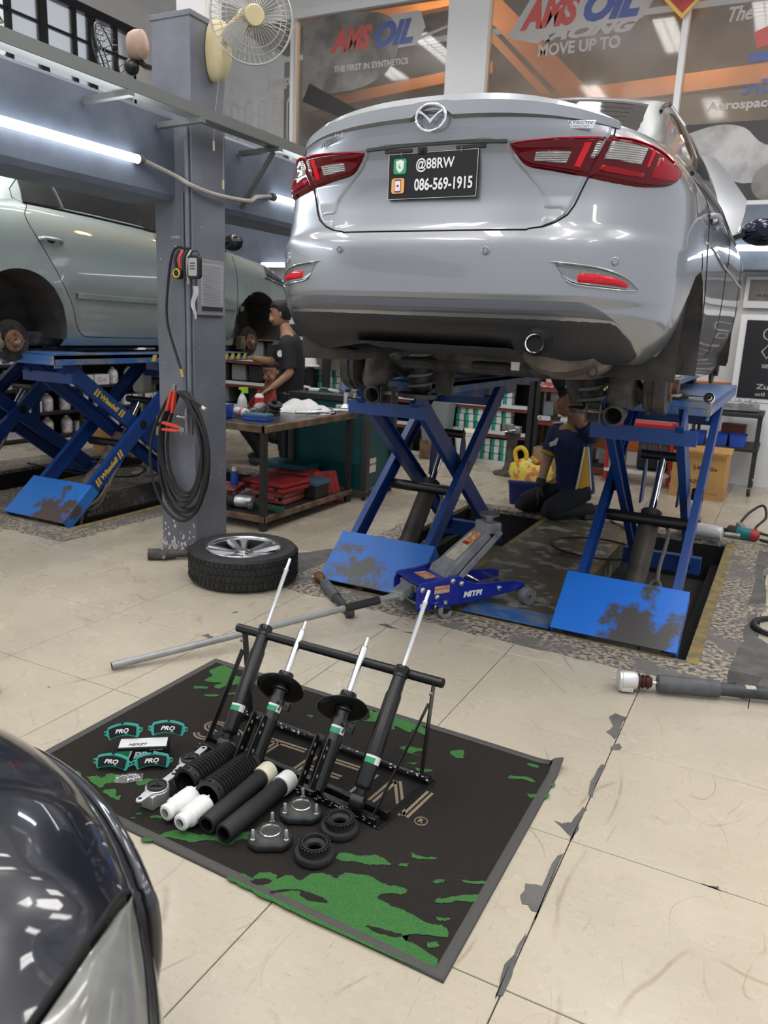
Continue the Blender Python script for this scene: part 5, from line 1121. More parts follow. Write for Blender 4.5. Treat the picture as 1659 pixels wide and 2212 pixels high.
# brake pads: stood up on the mat and on the box, all facing the aisle
def pad_shape(w=.128, h=.052):
    top = [(x, h*.5-.010*(x/(w*.39))**2) for x in lin(-.39*w, .39*w, 11)]; bot = [(x, -h*.5+.010*(1-(x/(w*.36))**2)) for x in lin(.36*w, -.36*w, 9)]
    return [(-.5*w, .004), (-.5*w, -.008), (-.42*w, -.012)]+[(-.40*w, -.020)]+bot[::-1][:1]+[]+bot[::-1][1:]+[(.40*w, -.020), (.42*w, -.012), (.5*w, -.008), (.5*w, .004), (.42*w, .006)]+top[::-1]+[(-.42*w, .006)]
def brake_pad(label, loc, rz, lean, roll=0.):
    t = thing_m('brake_pad', label, 'brake pad', Matrix.Translation(loc) @ Matrix.Rotation(rz, 4, 'Z') @ Matrix.Rotation(lean, 4, 'X') @ Matrix.Rotation(roll, 4, 'Y'), 'teal brake pads')
    XP = XF((0, 0, .0275), (1, 0, 0), (0, 0, 1)); s = pad_shape(); MB().prism(s, .005, XP @ Matrix.Translation((0, 0, -.005))).build('backing_plate', M['teal'], t, 0, bevel=.001)
    f = [(x*.86, y*.78-.001) for x, y in s if abs(x) < .42*.128]; w_ = .128
    top = [(x, .0185-.009*(x/(w_*.35))**2) for x in lin(-.355*w_, .355*w_, 9)]; bot = [(x, -.0195+.009*(1-(x/(w_*.33))**2)) for x in lin(.33*w_, -.33*w_, 9)]
    MB().prism(bot+top, .010, XP).build('friction_block', M['pad_black'], t, 0, bevel=.0012)
    q = MB(); put_text(q, 'PRO', XP @ Matrix.Translation((0, .001, .0104)), fit=(.046, .014), size=.02, bold=.0008, shear=.3); put_text(q, 'evo', XP @ Matrix.Translation((.014, -.009, .0104)), fit=(.009, .004), size=.01); q.build('pad_lettering', M['white_print'], t, 0)
    MB().box((0, -.003, .053), (.005, .013, .004)).build('wear_slot', M['pad_black'], t, 0)
    for sx in (-1, 1): MB().cyl((sx*.059, -.003, .026), (sx*.059, .0, .026), .003, n=8).build('ear_hole', M['pad_black'], t)
RZ = R(27)
bx = thing('parts_box', 'teal and black brake pad carton with PRO printed on its front', 'box', (-1.712, 1.718, ZM), R(36))
b = MB(); b.box((0, .0, .0285), (.158, .070, .057)); b.build('carton', M['carton_black'] if 'carton_black' in M else M['pad_black'], bx, 0, bevel=.001)
XB = XF((0, -.0356, .0285), (1, 0, 0), (0, 0, 1))
def tri(pts, m, z=.0003): MB().prism(pts, .0004, XB @ Matrix.Translation((0, 0, z))).build('printed_panel', M[m], bx, 0)
tri([(-.079, -.0285), (-.06, -.0285), (-.036, .020), (-.079, .020)], 'label_green'); tri([(-.056, -.0285), (-.050, -.0285), (-.030, .020), (-.036, .020)], 'label_white'); tri([(.01, -.0285), (.079, -.0285), (.06, .005), (.04, .012)], 'label_green')
MB().box((0, 0, .0576), (.15, .055, .001)).build('white_lid_panel', M['label_white'], bx, 0)
q = MB(); put_text(q, 'PRO', XB @ Matrix.Translation((.012, .004, .001)), fit=(.082, .026), size=.03, bold=.001, shear=.3); put_text(q, 'brake pads', XB @ Matrix.Translation((.045, .023, .001)), fit=(.04, .004), size=.01); q.build('box_lettering', M['white_print'], bx, 0)
q = MB(); put_text(q, 'NEXZT', XF((-.015, -.012, .0585), (1, 0, 0), (0, 1, 0)), fit=(.06, .014), size=.02, bold=.0006, shear=.3); q.build('lid_lettering', M['pad_black'], bx, 0)
brake_pad('teal brake pad standing on the mat at the front left of its carton', (-1.748, 1.610, ZM), R(22), R(-28))
brake_pad('teal brake pad standing against the front right of the carton', (-1.642, 1.682, ZM), R(32), R(-28), R(-4))
brake_pad('teal brake pad leaning on the carton lid at the left end', (-1.785, 1.702, ZM+.054), R(24), R(-24), R(-10))
brake_pad('teal brake pad leaning on the carton lid at the right end', (-1.672, 1.785, ZM+.058), R(38), R(-24), R(5))
bg = thing('clip_bag', 'small clear bag of shiny metal clips beside the brake pads', 'bag', (-1.668, 1.607, ZM), R(40))
rows = [[Vector((x, y, .012*max(0, 1-(x/.042)**2)*max(0, 1-(y/.022)**2)+.0012+.002*math.sin(90*x+40*y))) for x in lin(-.042, .042, 13)] for y in lin(-.024, .024, 9)]
MB().grid(rows).build('film', M['clear_bag'], bg, 30); rnd = random.Random(5)
for k in range(12):
    c = Vector((rnd.uniform(-.030, .03), rnd.uniform(-.014, .014), .003)); a = rnd.uniform(0, PI); d = Vector((math.cos(a), math.sin(a), .1))*.011
    MB().tube([c-d, c-d*.4+Vector((0, 0, .004)), c+d*.4+Vector((0, 0, .001)), c+d], .0016, 5).build('clip', M['chrome'], bg)
# rear top mounts in cast aluminium
def rear_mount(label, loc, rz):
    t = thing('damper_mount', label, 'mount', loc, rz, group='cast aluminium rear mounts'); o = []
    hull = [(-.078, .010), (-.086, .004), (-.086, -.006), (-.078, -.012)]
    for a in lin(200, 340, 9): hull.append((.036*math.cos(R(a)), .034*math.sin(R(a))))
    hull += [(.078, -.012), (.086, -.005), (.086, .006), (.078, .012)]
    for a in lin(20, 160, 9): hull.append((.036*math.cos(R(a)), .034*math.sin(R(a))))
    MB().prism(hull, .007, Matrix.Translation((0, 0, .045))).build('flange', M['alu'], t, 30, bevel=.0015)
    b = MB(); b.lathe([(.034, 0), (.036, .045)], (0, 0, 0), n=24); b.box((-.02, 0, .022), (.05, .045, .044)); b.build('housing', M['alu'], t, 30, bevel=.002)
    r = MB(); r.lathe([(.030, .050), (.030, .057), (.024, .060), (.021, .056), (.010, .056), (.010, .062), (.005, .062), (.005, .05)], n=28); ro = r.build('rubber_core', M['black_rubber'], t)
    for a in (30, 150, 270): MB().bar((0, 0, .058), (.022*math.cos(R(a)), .022*math.sin(R(a)), .058), .006, .005).build('core_rib', M['black_rubber'], ro)
    for s in (-1, 1): MB().cyl((s*.073, 0, .045), (s*.073, 0, .0525), .0055, n=14).build('bolt_hole', M['gap'], t)
rear_mount('cast aluminium rear mount lying beside the black bellows, farther from the camera', (-1.524, 1.728, ZM), R(96)); rear_mount('cast aluminium rear mount lying left of the white bump stops', (-1.508, 1.562, ZM), R(92))
def along(loc, rz): return Matrix.Translation(loc) @ Matrix.Rotation(rz, 4, 'Z') @ Matrix.Rotation(R(-90), 4, 'X')   # local z runs along +Y
def bellows(label, loc, rz):
    t = thing_m('dust_boot', label, 'dust boot', along(loc, rz), 'black bellows'); prof = [(.036, 0), (.047, .0), (.0475, .022), (.044, .026)]
    for k in range(14):
        z = .030+.0125*k; r = .044-.0004*k; prof += [(r-.003, z), (r+.0045, z+.0035), (r+.0045, z+.0065), (r-.003, z+.010)]
    prof += [(.038, .212), (.036, .222), (.030, .222), (.030, .03), (.0365, .002)]
    MB().lathe(prof, n=36, cap=False).build('pleated_sleeve', M['boot_rubber'], t, 25); MB().lathe([(.0, .20), (.03, .20)], n=20).build('inside', M['gap'], t)
    for k in range(8):
        a = 2*PI*k/8; MB().box((.0482*math.cos(a), .0482*math.sin(a), .012), (.006, .010, .008), (0, 0, a)).build('rim_tab', M['black_rubber'], t)
bellows('black pleated rubber bellows lying next to the aluminium mount, the left one', (-1.447, 1.618, ZM+.050), R(-3)); bellows('black pleated rubber bellows lying between its twin and the foam sleeves', (-1.345, 1.598, ZM+.050), R(2))
def bump_stop(label, loc, rz):
    t = thing_m('bump_stop', label, 'bump stop', along(loc, rz), 'white bump stops')
    MB().lathe([(.0135, 0), (.021, 0), (.0245, .004), (.0245, .014), (.021, .018), (.022, .024), (.029, .030), (.0305, .038), (.027, .044), (.0305, .050), (.0315, .058), (.0285, .064), (.032, .070), (.033, .100), (.031, .108), (.012, .108), (.0135, .02)], n=32, cap=False).build('foam_body', M['white_foam'], t, 50)
    MB().lathe([(.0, .05), (.0135, .05)], n=16).build('bore', M['cream_cap'], t)
    for k in range(5):
        a = 2*PI*k/5; MB().box((.031*math.cos(a), .031*math.sin(a), .109), (.005, .005, .006)).build('end_nib', M['white_foam'], t)
bump_stop('white foam bump stop lying at the left of its pair', (-1.413, 1.492, ZM+.0335), R(-6)); bump_stop('white foam bump stop lying next to the foam sleeve, right of its pair', (-1.346, 1.478, ZM+.0335), R(-2))
def sleeve(label, loc, rz, cap):
    t = thing_m('foam_sleeve', label, 'sleeve', along(loc, rz), 'foam sleeves with caps')
    MB().lathe([(.019, 0), (.0265, 0), (.0285, .003), (.0285, .14), (.0275, .15), (.0275, .27), (.02, .27), (.019, .02)], n=32, cap=False).build('foam_tube', M['foam'], t, 50); MB().lathe([(0, .06), (.02, .06)], n=16).build('bore', M['gap'], t)
    MB().lathe([(.0, .318), (.031, .318), (.0325, .315), (.0325, .275), (.0318, .268), (.027, .268)], n=32).build('end_cap', M[cap], t, 40)
sleeve('black foam sleeve with a cream cap, the left one of two', (-1.279, 1.512, ZM+.0325), R(2), 'cream_cap'); sleeve('black foam sleeve with a whiter cap, nearest the strut mounts', (-1.213, 1.505, ZM+.0325), R(-1), 'white_plastic')
def strut_mount(label, loc, rz):
    t = thing('strut_mount', label, 'mount', loc, rz, group='three-stud strut mounts'); tri_ = []
    for k in range(3):
        a0 = 90+120*k
        for d in (-28, -14, 0, 14, 28): tri_.append((.066*math.cos(R(a0+d))*(1-.002*abs(d)), .066*math.sin(R(a0+d))*(1-.002*abs(d))))
        for d in (44, 60, 76): tri_.append((.053*math.cos(R(a0+d)), .053*math.sin(R(a0+d))))
    lo = MB()
    lo.loft([[Vector((x*s, y*s, z)) for x, y in tri_] for s, z in ((.93, 0), (1.0, .004), (1.0, .016), (.97, .021), (.62, .030), (.42, .031))]); lo.build('rubber_base', M['mount_rubber'], t, 50)
    c = MB(); c.lathe([(.0295, .028), (.0295, .034), (.0275, .0355), (.0265, .034), (.0245, .022), (.019, .018), (.018, .014), (.009, .013), (.0088, .020), (.0055, .020), (.0055, .012)], n=32, cap=False); c.build('bearing_cup', M['zinc'], t)
    MB().lathe([(0, .013), (.007, .013)], n=14).build('bore', M['gap'], t)
    for k in range(3):
        a = R(90+120*k); x, y = .053*math.cos(a), .053*math.sin(a)
        MB().lathe([(.0072, .02), (.0072, .026), (.0048, .027), (.0048, .052), (.0038, .054), (0, .054)], (x, y, 0), n=12).build('stud', M['stud'], t)
strut_mount('three-stud rubber strut mount lying beside the front rail of the rack', (-1.102, 1.728, ZM), R(28)); strut_mount('three-stud rubber strut mount nearest the mat front edge', (-1.110, 1.583, ZM), R(30))
def bearing_ring(label, loc):
    t = thing('spring_seat', label, 'spring seat', loc, group='black ring seats')
    MB().lathe([(.030, 0), (.052, 0), (.056, .004), (.056, .016), (.053, .020), (.043, .022), (.042, .034), (.030, .034), (.028, .030)], n=40, close=True).build('base_ring', M['black_rubber'], t)
    MB().lathe([(.024, .022), (.034, .030), (.038, .040), (.036, .046), (.032, .046), (.030, .036), (.020, .030), (.018, .022)], n=40, close=True).build('inner_seat', M['black_rubber'], t); MB().lathe([(0, .012), (.021, .012)], n=20).build('bore', M['gap'], t)
    for k in range(26):
        a = 2*PI*k/26; MB().box((.0415*math.cos(a), .0415*math.sin(a), .038), (.005, .006, .012), (0, 0, a)).build('tooth', M['black_rubber'], t)
bearing_ring('black toothed rubber ring beside the rack foot, farther from the camera', (-.967, 1.722, ZM)); bearing_ring('black toothed rubber ring nearest the camera, right of the strut mount', (-.969, 1.590, ZM))
# ================================================================ scissor lifts, floor jack, wheel, old dampers
M['old_grey'] = mat('scuffed_grey_sleeve', (.10, .105, .115), .5, var=.25, vscale=20); M['old_body'] = mat('old_damper_paint', (.065, .068, .073), .45, .2, var=.4, vscale=12); M['oxblood'] = mat('oxblood_rubber', (.05, .012, .010), .5); M['frame_dark2'] = mat('dark_rim_barrel', (.03, .03, .032), .5, .4); M['alloy'] = mat('alloy_rim', (.48, .49, .51), .25, .9); M['castor'] = mat('scuffed_castor', (.30, .30, .30), .6, var=.4, vscale=30); M['handle_grey'] = mat('jack_handle_grey', (.34, .345, .35), .42, .3, var=.2, vscale=9)
def worn_blue(name, blue, worn, scale, lo, hi, mask=None):
    m = bpy.data.materials.new(name); m.use_nodes = True; nt = m.node_tree; b = nt.nodes['Principled BSDF']; N = nt.nodes.new; L = nt.links.new
    tc = N('ShaderNodeTexCoord'); n = N('ShaderNodeTexNoise'); n.inputs['Scale'].default_value = scale; n.inputs['Detail'].default_value = 9; n.inputs['Roughness'].default_value = .62; L(tc.outputs['Object'], n.inputs['Vector'])
    f = n.outputs['Fac']
    if mask:   # the wheels rub the paint off around one spot
        vm = N('ShaderNodeVectorMath'); vm.operation = 'DISTANCE'; L(tc.outputs['Object'], vm.inputs[0]); vm.inputs[1].default_value = mask[0]
        r = N('ShaderNodeMapRange'); r.inputs[1].default_value = 0; r.inputs[2].default_value = mask[1]; r.inputs[3].default_value = .32; r.inputs[4].default_value = -.14; L(vm.outputs['Value'], r.inputs[0])
        a = N('ShaderNodeMath'); L(f, a.inputs[0]); L(r.outputs[0], a.inputs[1]); f = a.outputs[0]
    r = N('ShaderNodeMapRange'); r.inputs[1].default_value = lo; r.inputs[2].default_value = hi; L(f, r.inputs[0])
    x = N('ShaderNodeMix'); x.data_type = 'RGBA'; x.inputs[6].default_value = (*blue, 1); x.inputs[7].default_value = (*worn, 1); L(r.outputs[0], x.inputs[0]); L(x.outputs[2], b.inputs['Base Color'])
    b.inputs['Roughness'].default_value = .42; bp = N('ShaderNodeBump'); bp.inputs['Strength'].default_value = .3; bp.inputs['Distance'].default_value = .002; L(f, bp.inputs['Height']); L(bp.outputs[0], b.inputs['Normal']); return m
BLUE = (.012, .12, .50); WORN = (.062, .058, .058)
M['lift_blue'] = worn_blue('lift_blue', (.007, .045, .21), (.045, .04, .045), 9, .62, .70)
M['lift_blue_dark'] = worn_blue('lift_blue_dark', (.006, .030, .13), (.03, .03, .035), 9, .62, .72)
M['cyl_black'] = mat('dirty_cylinder', (.040, .035, .033), .55, .1, col2=(.07, .058, .05), vscale=8)
M['sack'] = mat('dusty_sleeve', (.16, .125, .105), .8, col2=(.09, .07, .06), vscale=14, bump=.3, bscale=30)
M['hose_grey'] = mat('grey_hydraulic_hose', (.20, .18, .15), .6)
def lift(cx, label, letters=False, fy=3.5, wear=(.1, .1), sleeve=False, cover=True):
    t = thing('scissor_lift', label, 'car lift', (cx, 3.66, 0), group='blue scissor lifts'); mb = M['lift_blue']
    A0, A1, B0, B1 = (0, .02), (1.30, 1.09), (.09, 1.085), (1.60, -.02)
    for s in (-1, 1):
        def arm(nm, x, p, q, w, m):
            a = MB(); a.bar((x, p[0], p[1]), (x, q[0], q[1]), .014, w, up=(0, 0, 1)); d = (Vector((0, q[0]-p[0], q[1]-p[1]))).normalized(); n = Vector((0, -d.z, d.y))
            for k in (-1, 1): a.bar(Vector((x-.014*s, p[0], p[1]))+n*k*(w/2-.004), Vector((x-.014*s, q[0], q[1]))+n*k*(w/2-.004), .034, .007, up=n)
            return a.build(nm, m, t, 0)
        o1 = arm('outer_arm', s*.245, A0, A1, .105, mb); o2 = arm('inner_arm', s*.175, B0, B1, .105, M['lift_blue'])
        MB().lathe([(0, -.03), (.030, -.03), (.034, -.02), (.034, .03), (.0, .03)], (s*.225, .74, .625), (1, 0, 0), 18).build('pivot_pin', M['black_paint'], t)
        if letters and s > 0:
            for o_, p, q, c in ((o1, A0, A1, .30), (o2, B0, B1, .26)):
                d = Vector((0, q[0]-p[0], q[1]-p[1])).normalized(); X = XF(Vector((s*(.245 if o_ is o1 else .175)+.0076, lerp(p[0], q[0], c), lerp(p[1], q[1], c))), d, (0, -d.z, d.y))
                tx = MB(); put_text(tx, 'Wissdell', X, fit=(.20, .042), size=.05, bold=.002, shear=.2)
                for k in (-1, 1):
                    for j in (0, 1): tx.prism([(k*(.125+.026*j)-.012, -.028), (k*(.125+.026*j)+.004, -.028), (k*(.125+.026*j)+.014, .028), (k*(.125+.026*j)-.002, .028)], .0006, X)
                tx.build('arm_lettering', M['yellow'], o_, 0)
    for y, z, w in ((.09, .99, .07), (1.25, .98, .07)): MB().bar((-.24, y+.02, z), (.24, y+.02, z), .02, w, up=(0, 0, 1)).build('cross_member', mb, t, 0)
    MB().tube([(-.22, .66, .47), (.22, .66, .47)], .032, 12).build('torque_tube', M['black_paint'], t); MB().bar((-.24, 1.50, .03), (.24, 1.50, .03), .06, .11).build('base_beam', mb, t, 0, bevel=.004)
    for x in (-.10, .10):
        MB().prism([(-.05, 0), (.04, 0), (.05, .20), (.0, .32), (-.03, .20)], .012, XF((x, .98, .50), (0, 1, 0), (0, 0, 1))).build('lever_plate', mb, t, 0, bevel=.004)
    MB().tube([(-.12, .96, .78), (.12, .96, .78)], .026, 12).build('lever_tube', M['black_paint'], t)
    f_ = fy-3.66
    p = MB(); p.box((0, (f_+2.0)/2, 1.135), (.54, 2.0-f_, .03)); 
    for s in (-1, 1): p.box((s*.262, (f_+2.0)/2, 1.118), (.016, 2.0-f_, .065))
    p.box((0, f_+.006, 1.118), (.54, .012, .065)); p.box((0, 1.5, 1.05), (.3, .6, .10))
    po = p.build('platform', M['lift_platform'], t, 0, bevel=.003)
    fl = MB(); fl.prism([(-.27, .0), (.27, .0), (.24, .35), (-.24, .35)], .008, XF((0, f_+.02, 1.151), (1, 0, 0), (0, 1, .0))); fl.build('deck_plate', M['lift_platform'], po, 0)
    for s in (-1, 1): MB().prism([(-.0, -.035), (.10, -.035), (.05, -.085), (.0, -.085)], .010, XF((s*.255, f_+.01, 1.15), (0, 1, 0), (0, 0, 1))).build('end_bracket', M['lift_platform'], po, 0)
    if letters:
        for k in range(14): MB().prism([(0, -.024), (.042, -.024), (.062, .024), (.02, .024)], .001, XF((.2705, .82+.085*k, 1.119), (0, 1, 0), (0, 0, 1))).build('hazard_stripe', M['yellow'], po, 0)
    if cover:
        d = Vector((0, A1[0]-A0[0], A1[1]-A0[1])).normalized(); n = Vector((0, -d.z, d.y)); L = .345
        a = MB(); a.prism([(-.295, 0), (.295, 0), (.295, L), (-.295, L)], .010, XF(Vector((0, -.055, .0))+n*.036, (1, 0, 0), d))
        for s in (-1, 1): a.bar(Vector((s*.290, -.05, .0))+n*.0, Vector((s*.29, -.05, .0))+d*L, .010, .085, up=n)
        a.build('wheel_stop_plate', wear, t, 0, bevel=.003)
    q = MB()
    a0, a1, a2 = Vector((0, .30, .0)), Vector((0, .76, .49)), Vector((0, .96, .77))
    q.cyl(a0, a1, .056, n=22); q.build('hydraulic_cylinder', M['cyl_black'], t); MB().cyl(a1, a2, .021, n=14).build('piston_rod', M['chrome'], t)
    if sleeve:
        ring = []
        for k, u in enumerate(lin(0, 1, 16)):
            c = a0.lerp(a1, u*1.02); r = .072+.012*math.sin(7*u)+.008*math.sin(17*u+1)
            ring.append([c+Vector((r*math.cos(a)*(1+.08*math.sin(3*a+5*u)), -.7*r*math.sin(a), .7*r*math.sin(a))) for a in lin(0, 2*PI, 19)[:-1]])
        MB().loft(ring).build('dust_sleeve', M['sack'], t)
    hs = MB(); hs.tube(bez([(.06, .72, .47), (.11, .68, .40), (.10, .55, .22), (.13, .40, .06), (.09, .32, .02), (.055, .40, .06), (.075, .50, .16), (.12, .48, .18), (.14, .38, .10), (.10, .28, .02), (.09, .24, -.12)], 7), .010, 8); hs.build('hydraulic_hose', M['hose_grey'], t)
    return t
M['lift_platform'] = worn_blue('lift_platform_blue', (.03, .13, .38), (.19, .20, .22), 6, .45, .62)
WR = [worn_blue('rubbed_blue_plate', (.012, .15, .62), WORN, 7, .56, .66, ((.10, .02, .06), .37)), worn_blue('scraped_blue_plate', (.02, .14, .50), (.075, .075, .078), 7.5, .53, .64, ((-.10, .03, .06), .30)), worn_blue('worn_blue_plate', (.02, .15, .50), (.075, .055, .05), 8, .56, .66, ((.12, .02, .05), .36))]
lift(-.575, 'right-hand blue scissor lift under the silver sedan, its stop plate rubbed bare', fy=3.88, wear=WR[0]); lift(-1.905, 'blue scissor lift under the silver sedan, left side behind the floor jack', fy=3.72, wear=WR[1])
lift(-4.535, 'blue scissor lift with yellow lettering under the green car, nearest the pillar', True, 3.6, WR[2], True); lift(-5.865, 'blue scissor lift under the far side of the green car', False, 3.6, WR[2], False)
o = MB().box((-1.12, 3.72, .004), (.46, .19, .008)).build('cover_plate', M['lift_platform'], None, 0, bevel=.002); tag(o, 'flat blue steel cover plate on the floor right of the jack wheel', 'plate')
# ratchet on the right-hand platform
rt = thing('ratchet', 'black-handled chrome ratchet lying on the end of the right lift platform', 'ratchet', (-.40, 3.70, 1.166), R(-6))
MB().lathe([(.006, 0), (.012, .004), (.017, .03), (.018, .07), (.014, .10), (.009, .115), (0, .116)], (-.10, 0, .018), (1, 0, 0), 16).build('grip', M['black_rubber'], rt); MB().tube([(-.125, 0, .018), (-.10, 0, .018)], .008, 8).build('end_cap', M['chrome'], rt)
MB().tube([(.01, 0, .018), (.08, 0, .018)], .007, 10).build('shank', M['chrome'], rt); MB().lathe([(0, -.014), (.021, -.014), (.024, -.008), (.024, .008), (.021, .014), (.012, .014), (.012, .02), (0, .02)], (.10, 0, .018), (0, -1, .3), 20).build('head', M['chrome'], rt)
# floor jack
M['jack_blue'] = mat('jack_blue_enamel', (.008, .022, .30), .28, coat=.5); M['jack_grey'] = mat('jack_grey_paint', (.27, .275, .29), .42, .2, var=.25, vscale=16); M['sticker_orange'] = mat('sticker_orange', (.62, .20, .06), .5, col2=(.6, .55, .45), vscale=40, lo=.5, hi=.6); M['sticker_cream'] = mat('sticker_cream', (.55, .50, .40), .55, var=.3, vscale=40)
j = thing('floor_jack', 'blue trolley jack with a raised grey lifting arm and a long grey handle', 'jack', (-1.585, 3.475, 0), R(56))
side = [(-.03, .05), (-.03, .15), (-.01, .185), (.10, .19), (.16, .20), (.22, .20), (.27, .165), (.34, .145), (.60, .125), (.655, .11), (.655, .075), (.60, .07), (.30, .045), (.05, .035), (-.01, .035)]
for s in (-1, 1):
    sp = MB().prism(side, .010, XF((0, s*.115+.005, 0), (1, 0, 0), (0, 0, 1))).build('side_frame', M['jack_blue'], j, 0, bevel=.004)
    for x, z in ((.0, .15), (.0, .065), (.09, .10), (.18, .175), (.235, .155), (.09, .05), (.48, .10)): MB().lathe([(.015, 0), (.015, .008), (.008, .012), (0, .012)], (x, s*.12, z), (0, s, 0), 12).build('bolt', M['steel'], sp)
    MB().prism([(.03, .0), (.20, .0), (.115, .085)], .006, XF((0, s*.121, .085), (1, 0, 0), (0, s, -.25))).build('castor_bracket', M['jack_blue'], sp, 0, bevel=.002)
    cs = MB(); cs.lathe([(.012, 0), (.034, 0), (.036, .006), (.036, .02), (.034, .026), (.012, .026)], (.115, s*.165-.013, .036), (0, 1, 0), 22, close=True); co = cs.build('castor_wheel', M['castor'] if 'castor' in M else M['grey_plastic'], j)
    MB().prism([(-.02, .03), (.03, .045), (.03, .075), (-.02, .075)], .003, XF((.115, s*.165-.014, 0), (1, 0, 0), (0, 0, 1))).build('castor_fork', M['black_paint'], j, 0); MB().lathe([(.008, 0), (.013, .003), (.013, .02), (0, .02)], (.115, s*.165, .075), (0, 0, 1), 12).build('castor_bolt', M['steel'], j)
    MB().lathe([(.010, 0), (.044, 0), (.046, .006), (.046, .042), (.044, .05), (.010, .05)], (.65, s*.155-.025, .046), (0, 1, 0), 26, close=True).build('front_wheel', M['jack_grey'], j)
MB().tube([(.65, -.15, .05), (.65, .15, .05)], .010, 10).build('axle', M['steel'], j); MB().tube([(.40, -.11, .12), (.40, .11, .12)], .012, 8).build('tie_bar', M['steel'], j); MB().tube([(-.01, -.11, .07), (-.01, .11, .07)], .008, 8).build('tie_bar', M['steel'], j)
MB().box((.07, 0, .178), (.19, .22, .008)).build('top_cover', M['jack_blue'], j, 0, bevel=.002); MB().box((.09, -.0, .1835), (.07, .11, .002)).build('warning_sticker', M['sticker_orange'], j, 0); MB().box((.115, -.1262, .14), (.09, .001, .04)).build('side_sticker', M['sticker_orange'], j, 0); MB().box((.115, -.1266, .130), (.09, .001, .016)).build('side_sticker', M['sticker_cream'], j, 0)
q = MB(); put_text(q, 'MITPI', XF((.31, -.1263, .095), (1, 0, 0), (0, 0, 1)), fit=(.12, .032), size=.05, bold=.003, shear=.2); q.build('jack_lettering', M['white_print'], j, 0)
MB().cyl((.12, .0, .09), (.34, .0, .08), .045, n=18).build('hydraulic_unit', M['jack_blue'], j)
d = Vector((.30, 0, .235)).normalized(); u = Vector((-d.z, 0, d.x)); a0 = Vector((.155, 0, .165)); arm = MB()
prof = [(0, .0, .085), (.05, .022, .085), (.10, .018, .078), (.18, .022, .07), (.36, .018, .058)]
arm.loft([[a0+d*x+u*(h+k)+Vector((0, s*w, 0)) for s, k in ((-1, -.05), (-1, .0), (1, 0), (1, -.05))] for x, h, w in prof]); ao = arm.build('lifting_arm', M['jack_grey'], j, 0, bevel=.004)
for x0, x1, w, m in ((.12, .25, .044, 'sticker_cream'), (.24, .33, .040, 'sticker_orange')): MB().add([a0+d*x+u*(.0225 if x < .3 else .0203)+Vector((0, s*w, 0)) for x, s in ((x0, -1), (x1, -1), (x1, 1), (x0, 1))], [(0, 1, 2, 3)]).build('arm_sticker', M[m], ao, 0)
q = MB(); q.box(a0+d*.245+u*.0232, (.02, .05, .002), (0, -math.asin(d.z), 0)); q.build('red_mark', M['red_plastic'], ao, 0)
for s in (-1, 1): MB().bar(a0+d*.02+u*-.05+Vector((0, s*.092, 0)), a0+d*.42+u*-.035+Vector((0, s*.070, 0)), .008, .034, up=u).build('link_bar', M['jack_grey'], j, 0, bevel=.003)
hd = a0+d*.40; MB().box(hd+Vector((0, 0, .0)), (.09, .12, .06)).build('saddle_head', M['jack_grey'], j, 0, bevel=.008); MB().tube([hd+Vector((.01, -.085, -.02)), hd+Vector((.01, .085, -.02))], .016, 12).build('head_pin', M['jack_grey'], j)
MB().lathe([(.02, 0), (.024, .028), (.052, .032), (.055, .042), (.048, .046), (.0, .042)], hd+Vector((.005, 0, .028)), (0, 0, 1), 24).build('saddle', M['dull_steel'], j)
Ji = Matrix.Rotation(R(-56), 4, 'Z') @ Matrix.Translation((1.585, -3.475, 0)); W2 = lambda p: Ji @ Vector(p)
hb, he = W2((-1.565, 3.325, .135)), W2((-2.310, 2.155, .020)); sk = Vector((.01, 0, .14))
sock = MB(); sock.bar(sk, hb.lerp(he, .02), .075, .045); sock.bar(sk+Vector((.0, -.08, .0)), sk+Vector((0, .08, 0)), .05, .04); sock.build('handle_socket', M['jack_grey'], j, 0, bevel=.006)
MB().tube([hb, he], .0155, 16).build('handle', M['handle_grey'], j); MB().tube([hb.lerp(he, .09), hb.lerp(he, .225)], .0205, 16).build('handle_grip', M['black_rubber'], j); MB().lathe([(.0155, 0), (.0155, .001)], he, he-hb, 14).build('handle_end', M['gap'], j)
# road wheel lying flat
w = thing('road_wheel', 'car wheel with a silver ten-spoke alloy rim lying flat on the tiles by the pillar', 'wheel', (-2.605, 3.425, 0), R(12))
ty = [(.215, .055), (.235, .020), (.270, .006), (.292, .014), (.303, .028), (.3045, .052)]
for z in (.052, .0565, .0565, .061): pass
prof = [(.205, .06), (.222, .022), (.262, .006), (.290, .012), (.302, .028), (.304, .058), (.299, .060), (.299, .066), (.304, .068), (.3055, .098), (.300, .100), (.300, .106), (.3055, .108), (.304, .138), (.299, .140), (.299, .146), (.304, .148), (.302, .172), (.290, .186), (.262, .194), (.235, .190), (.212, .178), (.205, .14)]
MB().lathe(prof, n=72, cap=False, close=True).build('tyre', M['tyre'], w, 30)
gr = MB()
for k in range(64):
    a = 2*PI*k/64
    for z0, z1, da in ((.030, .056, .0), (.150, .172, .0), (.070, .096, .06), (.110, .136, -.06)):
        gr.bar((.3052*math.cos(a), .3052*math.sin(a), z0), (.3052*math.cos(a+da), .3052*math.sin(a+da), z1), .003, .003, up=(math.cos(a), math.sin(a), 0))
gr.build('tread_sipe', M['gap'], w, 0)['kind'] = 'stuff'
rm = MB(); rm.lathe([(.213, .182), (.208, .187), (.202, .182), (.199, .168), (.204, .166)], n=56, close=True); ro = rm.build('rim', M['alloy'], w); MB().lathe([(.2, .168), (.194, .14), (.188, .05)], n=48, cap=False).build('rim_barrel', M['frame_dark2'], ro)
MB().lathe([(0, .09), (.19, .09)], n=40).build('rim_well', M['gap'], w)
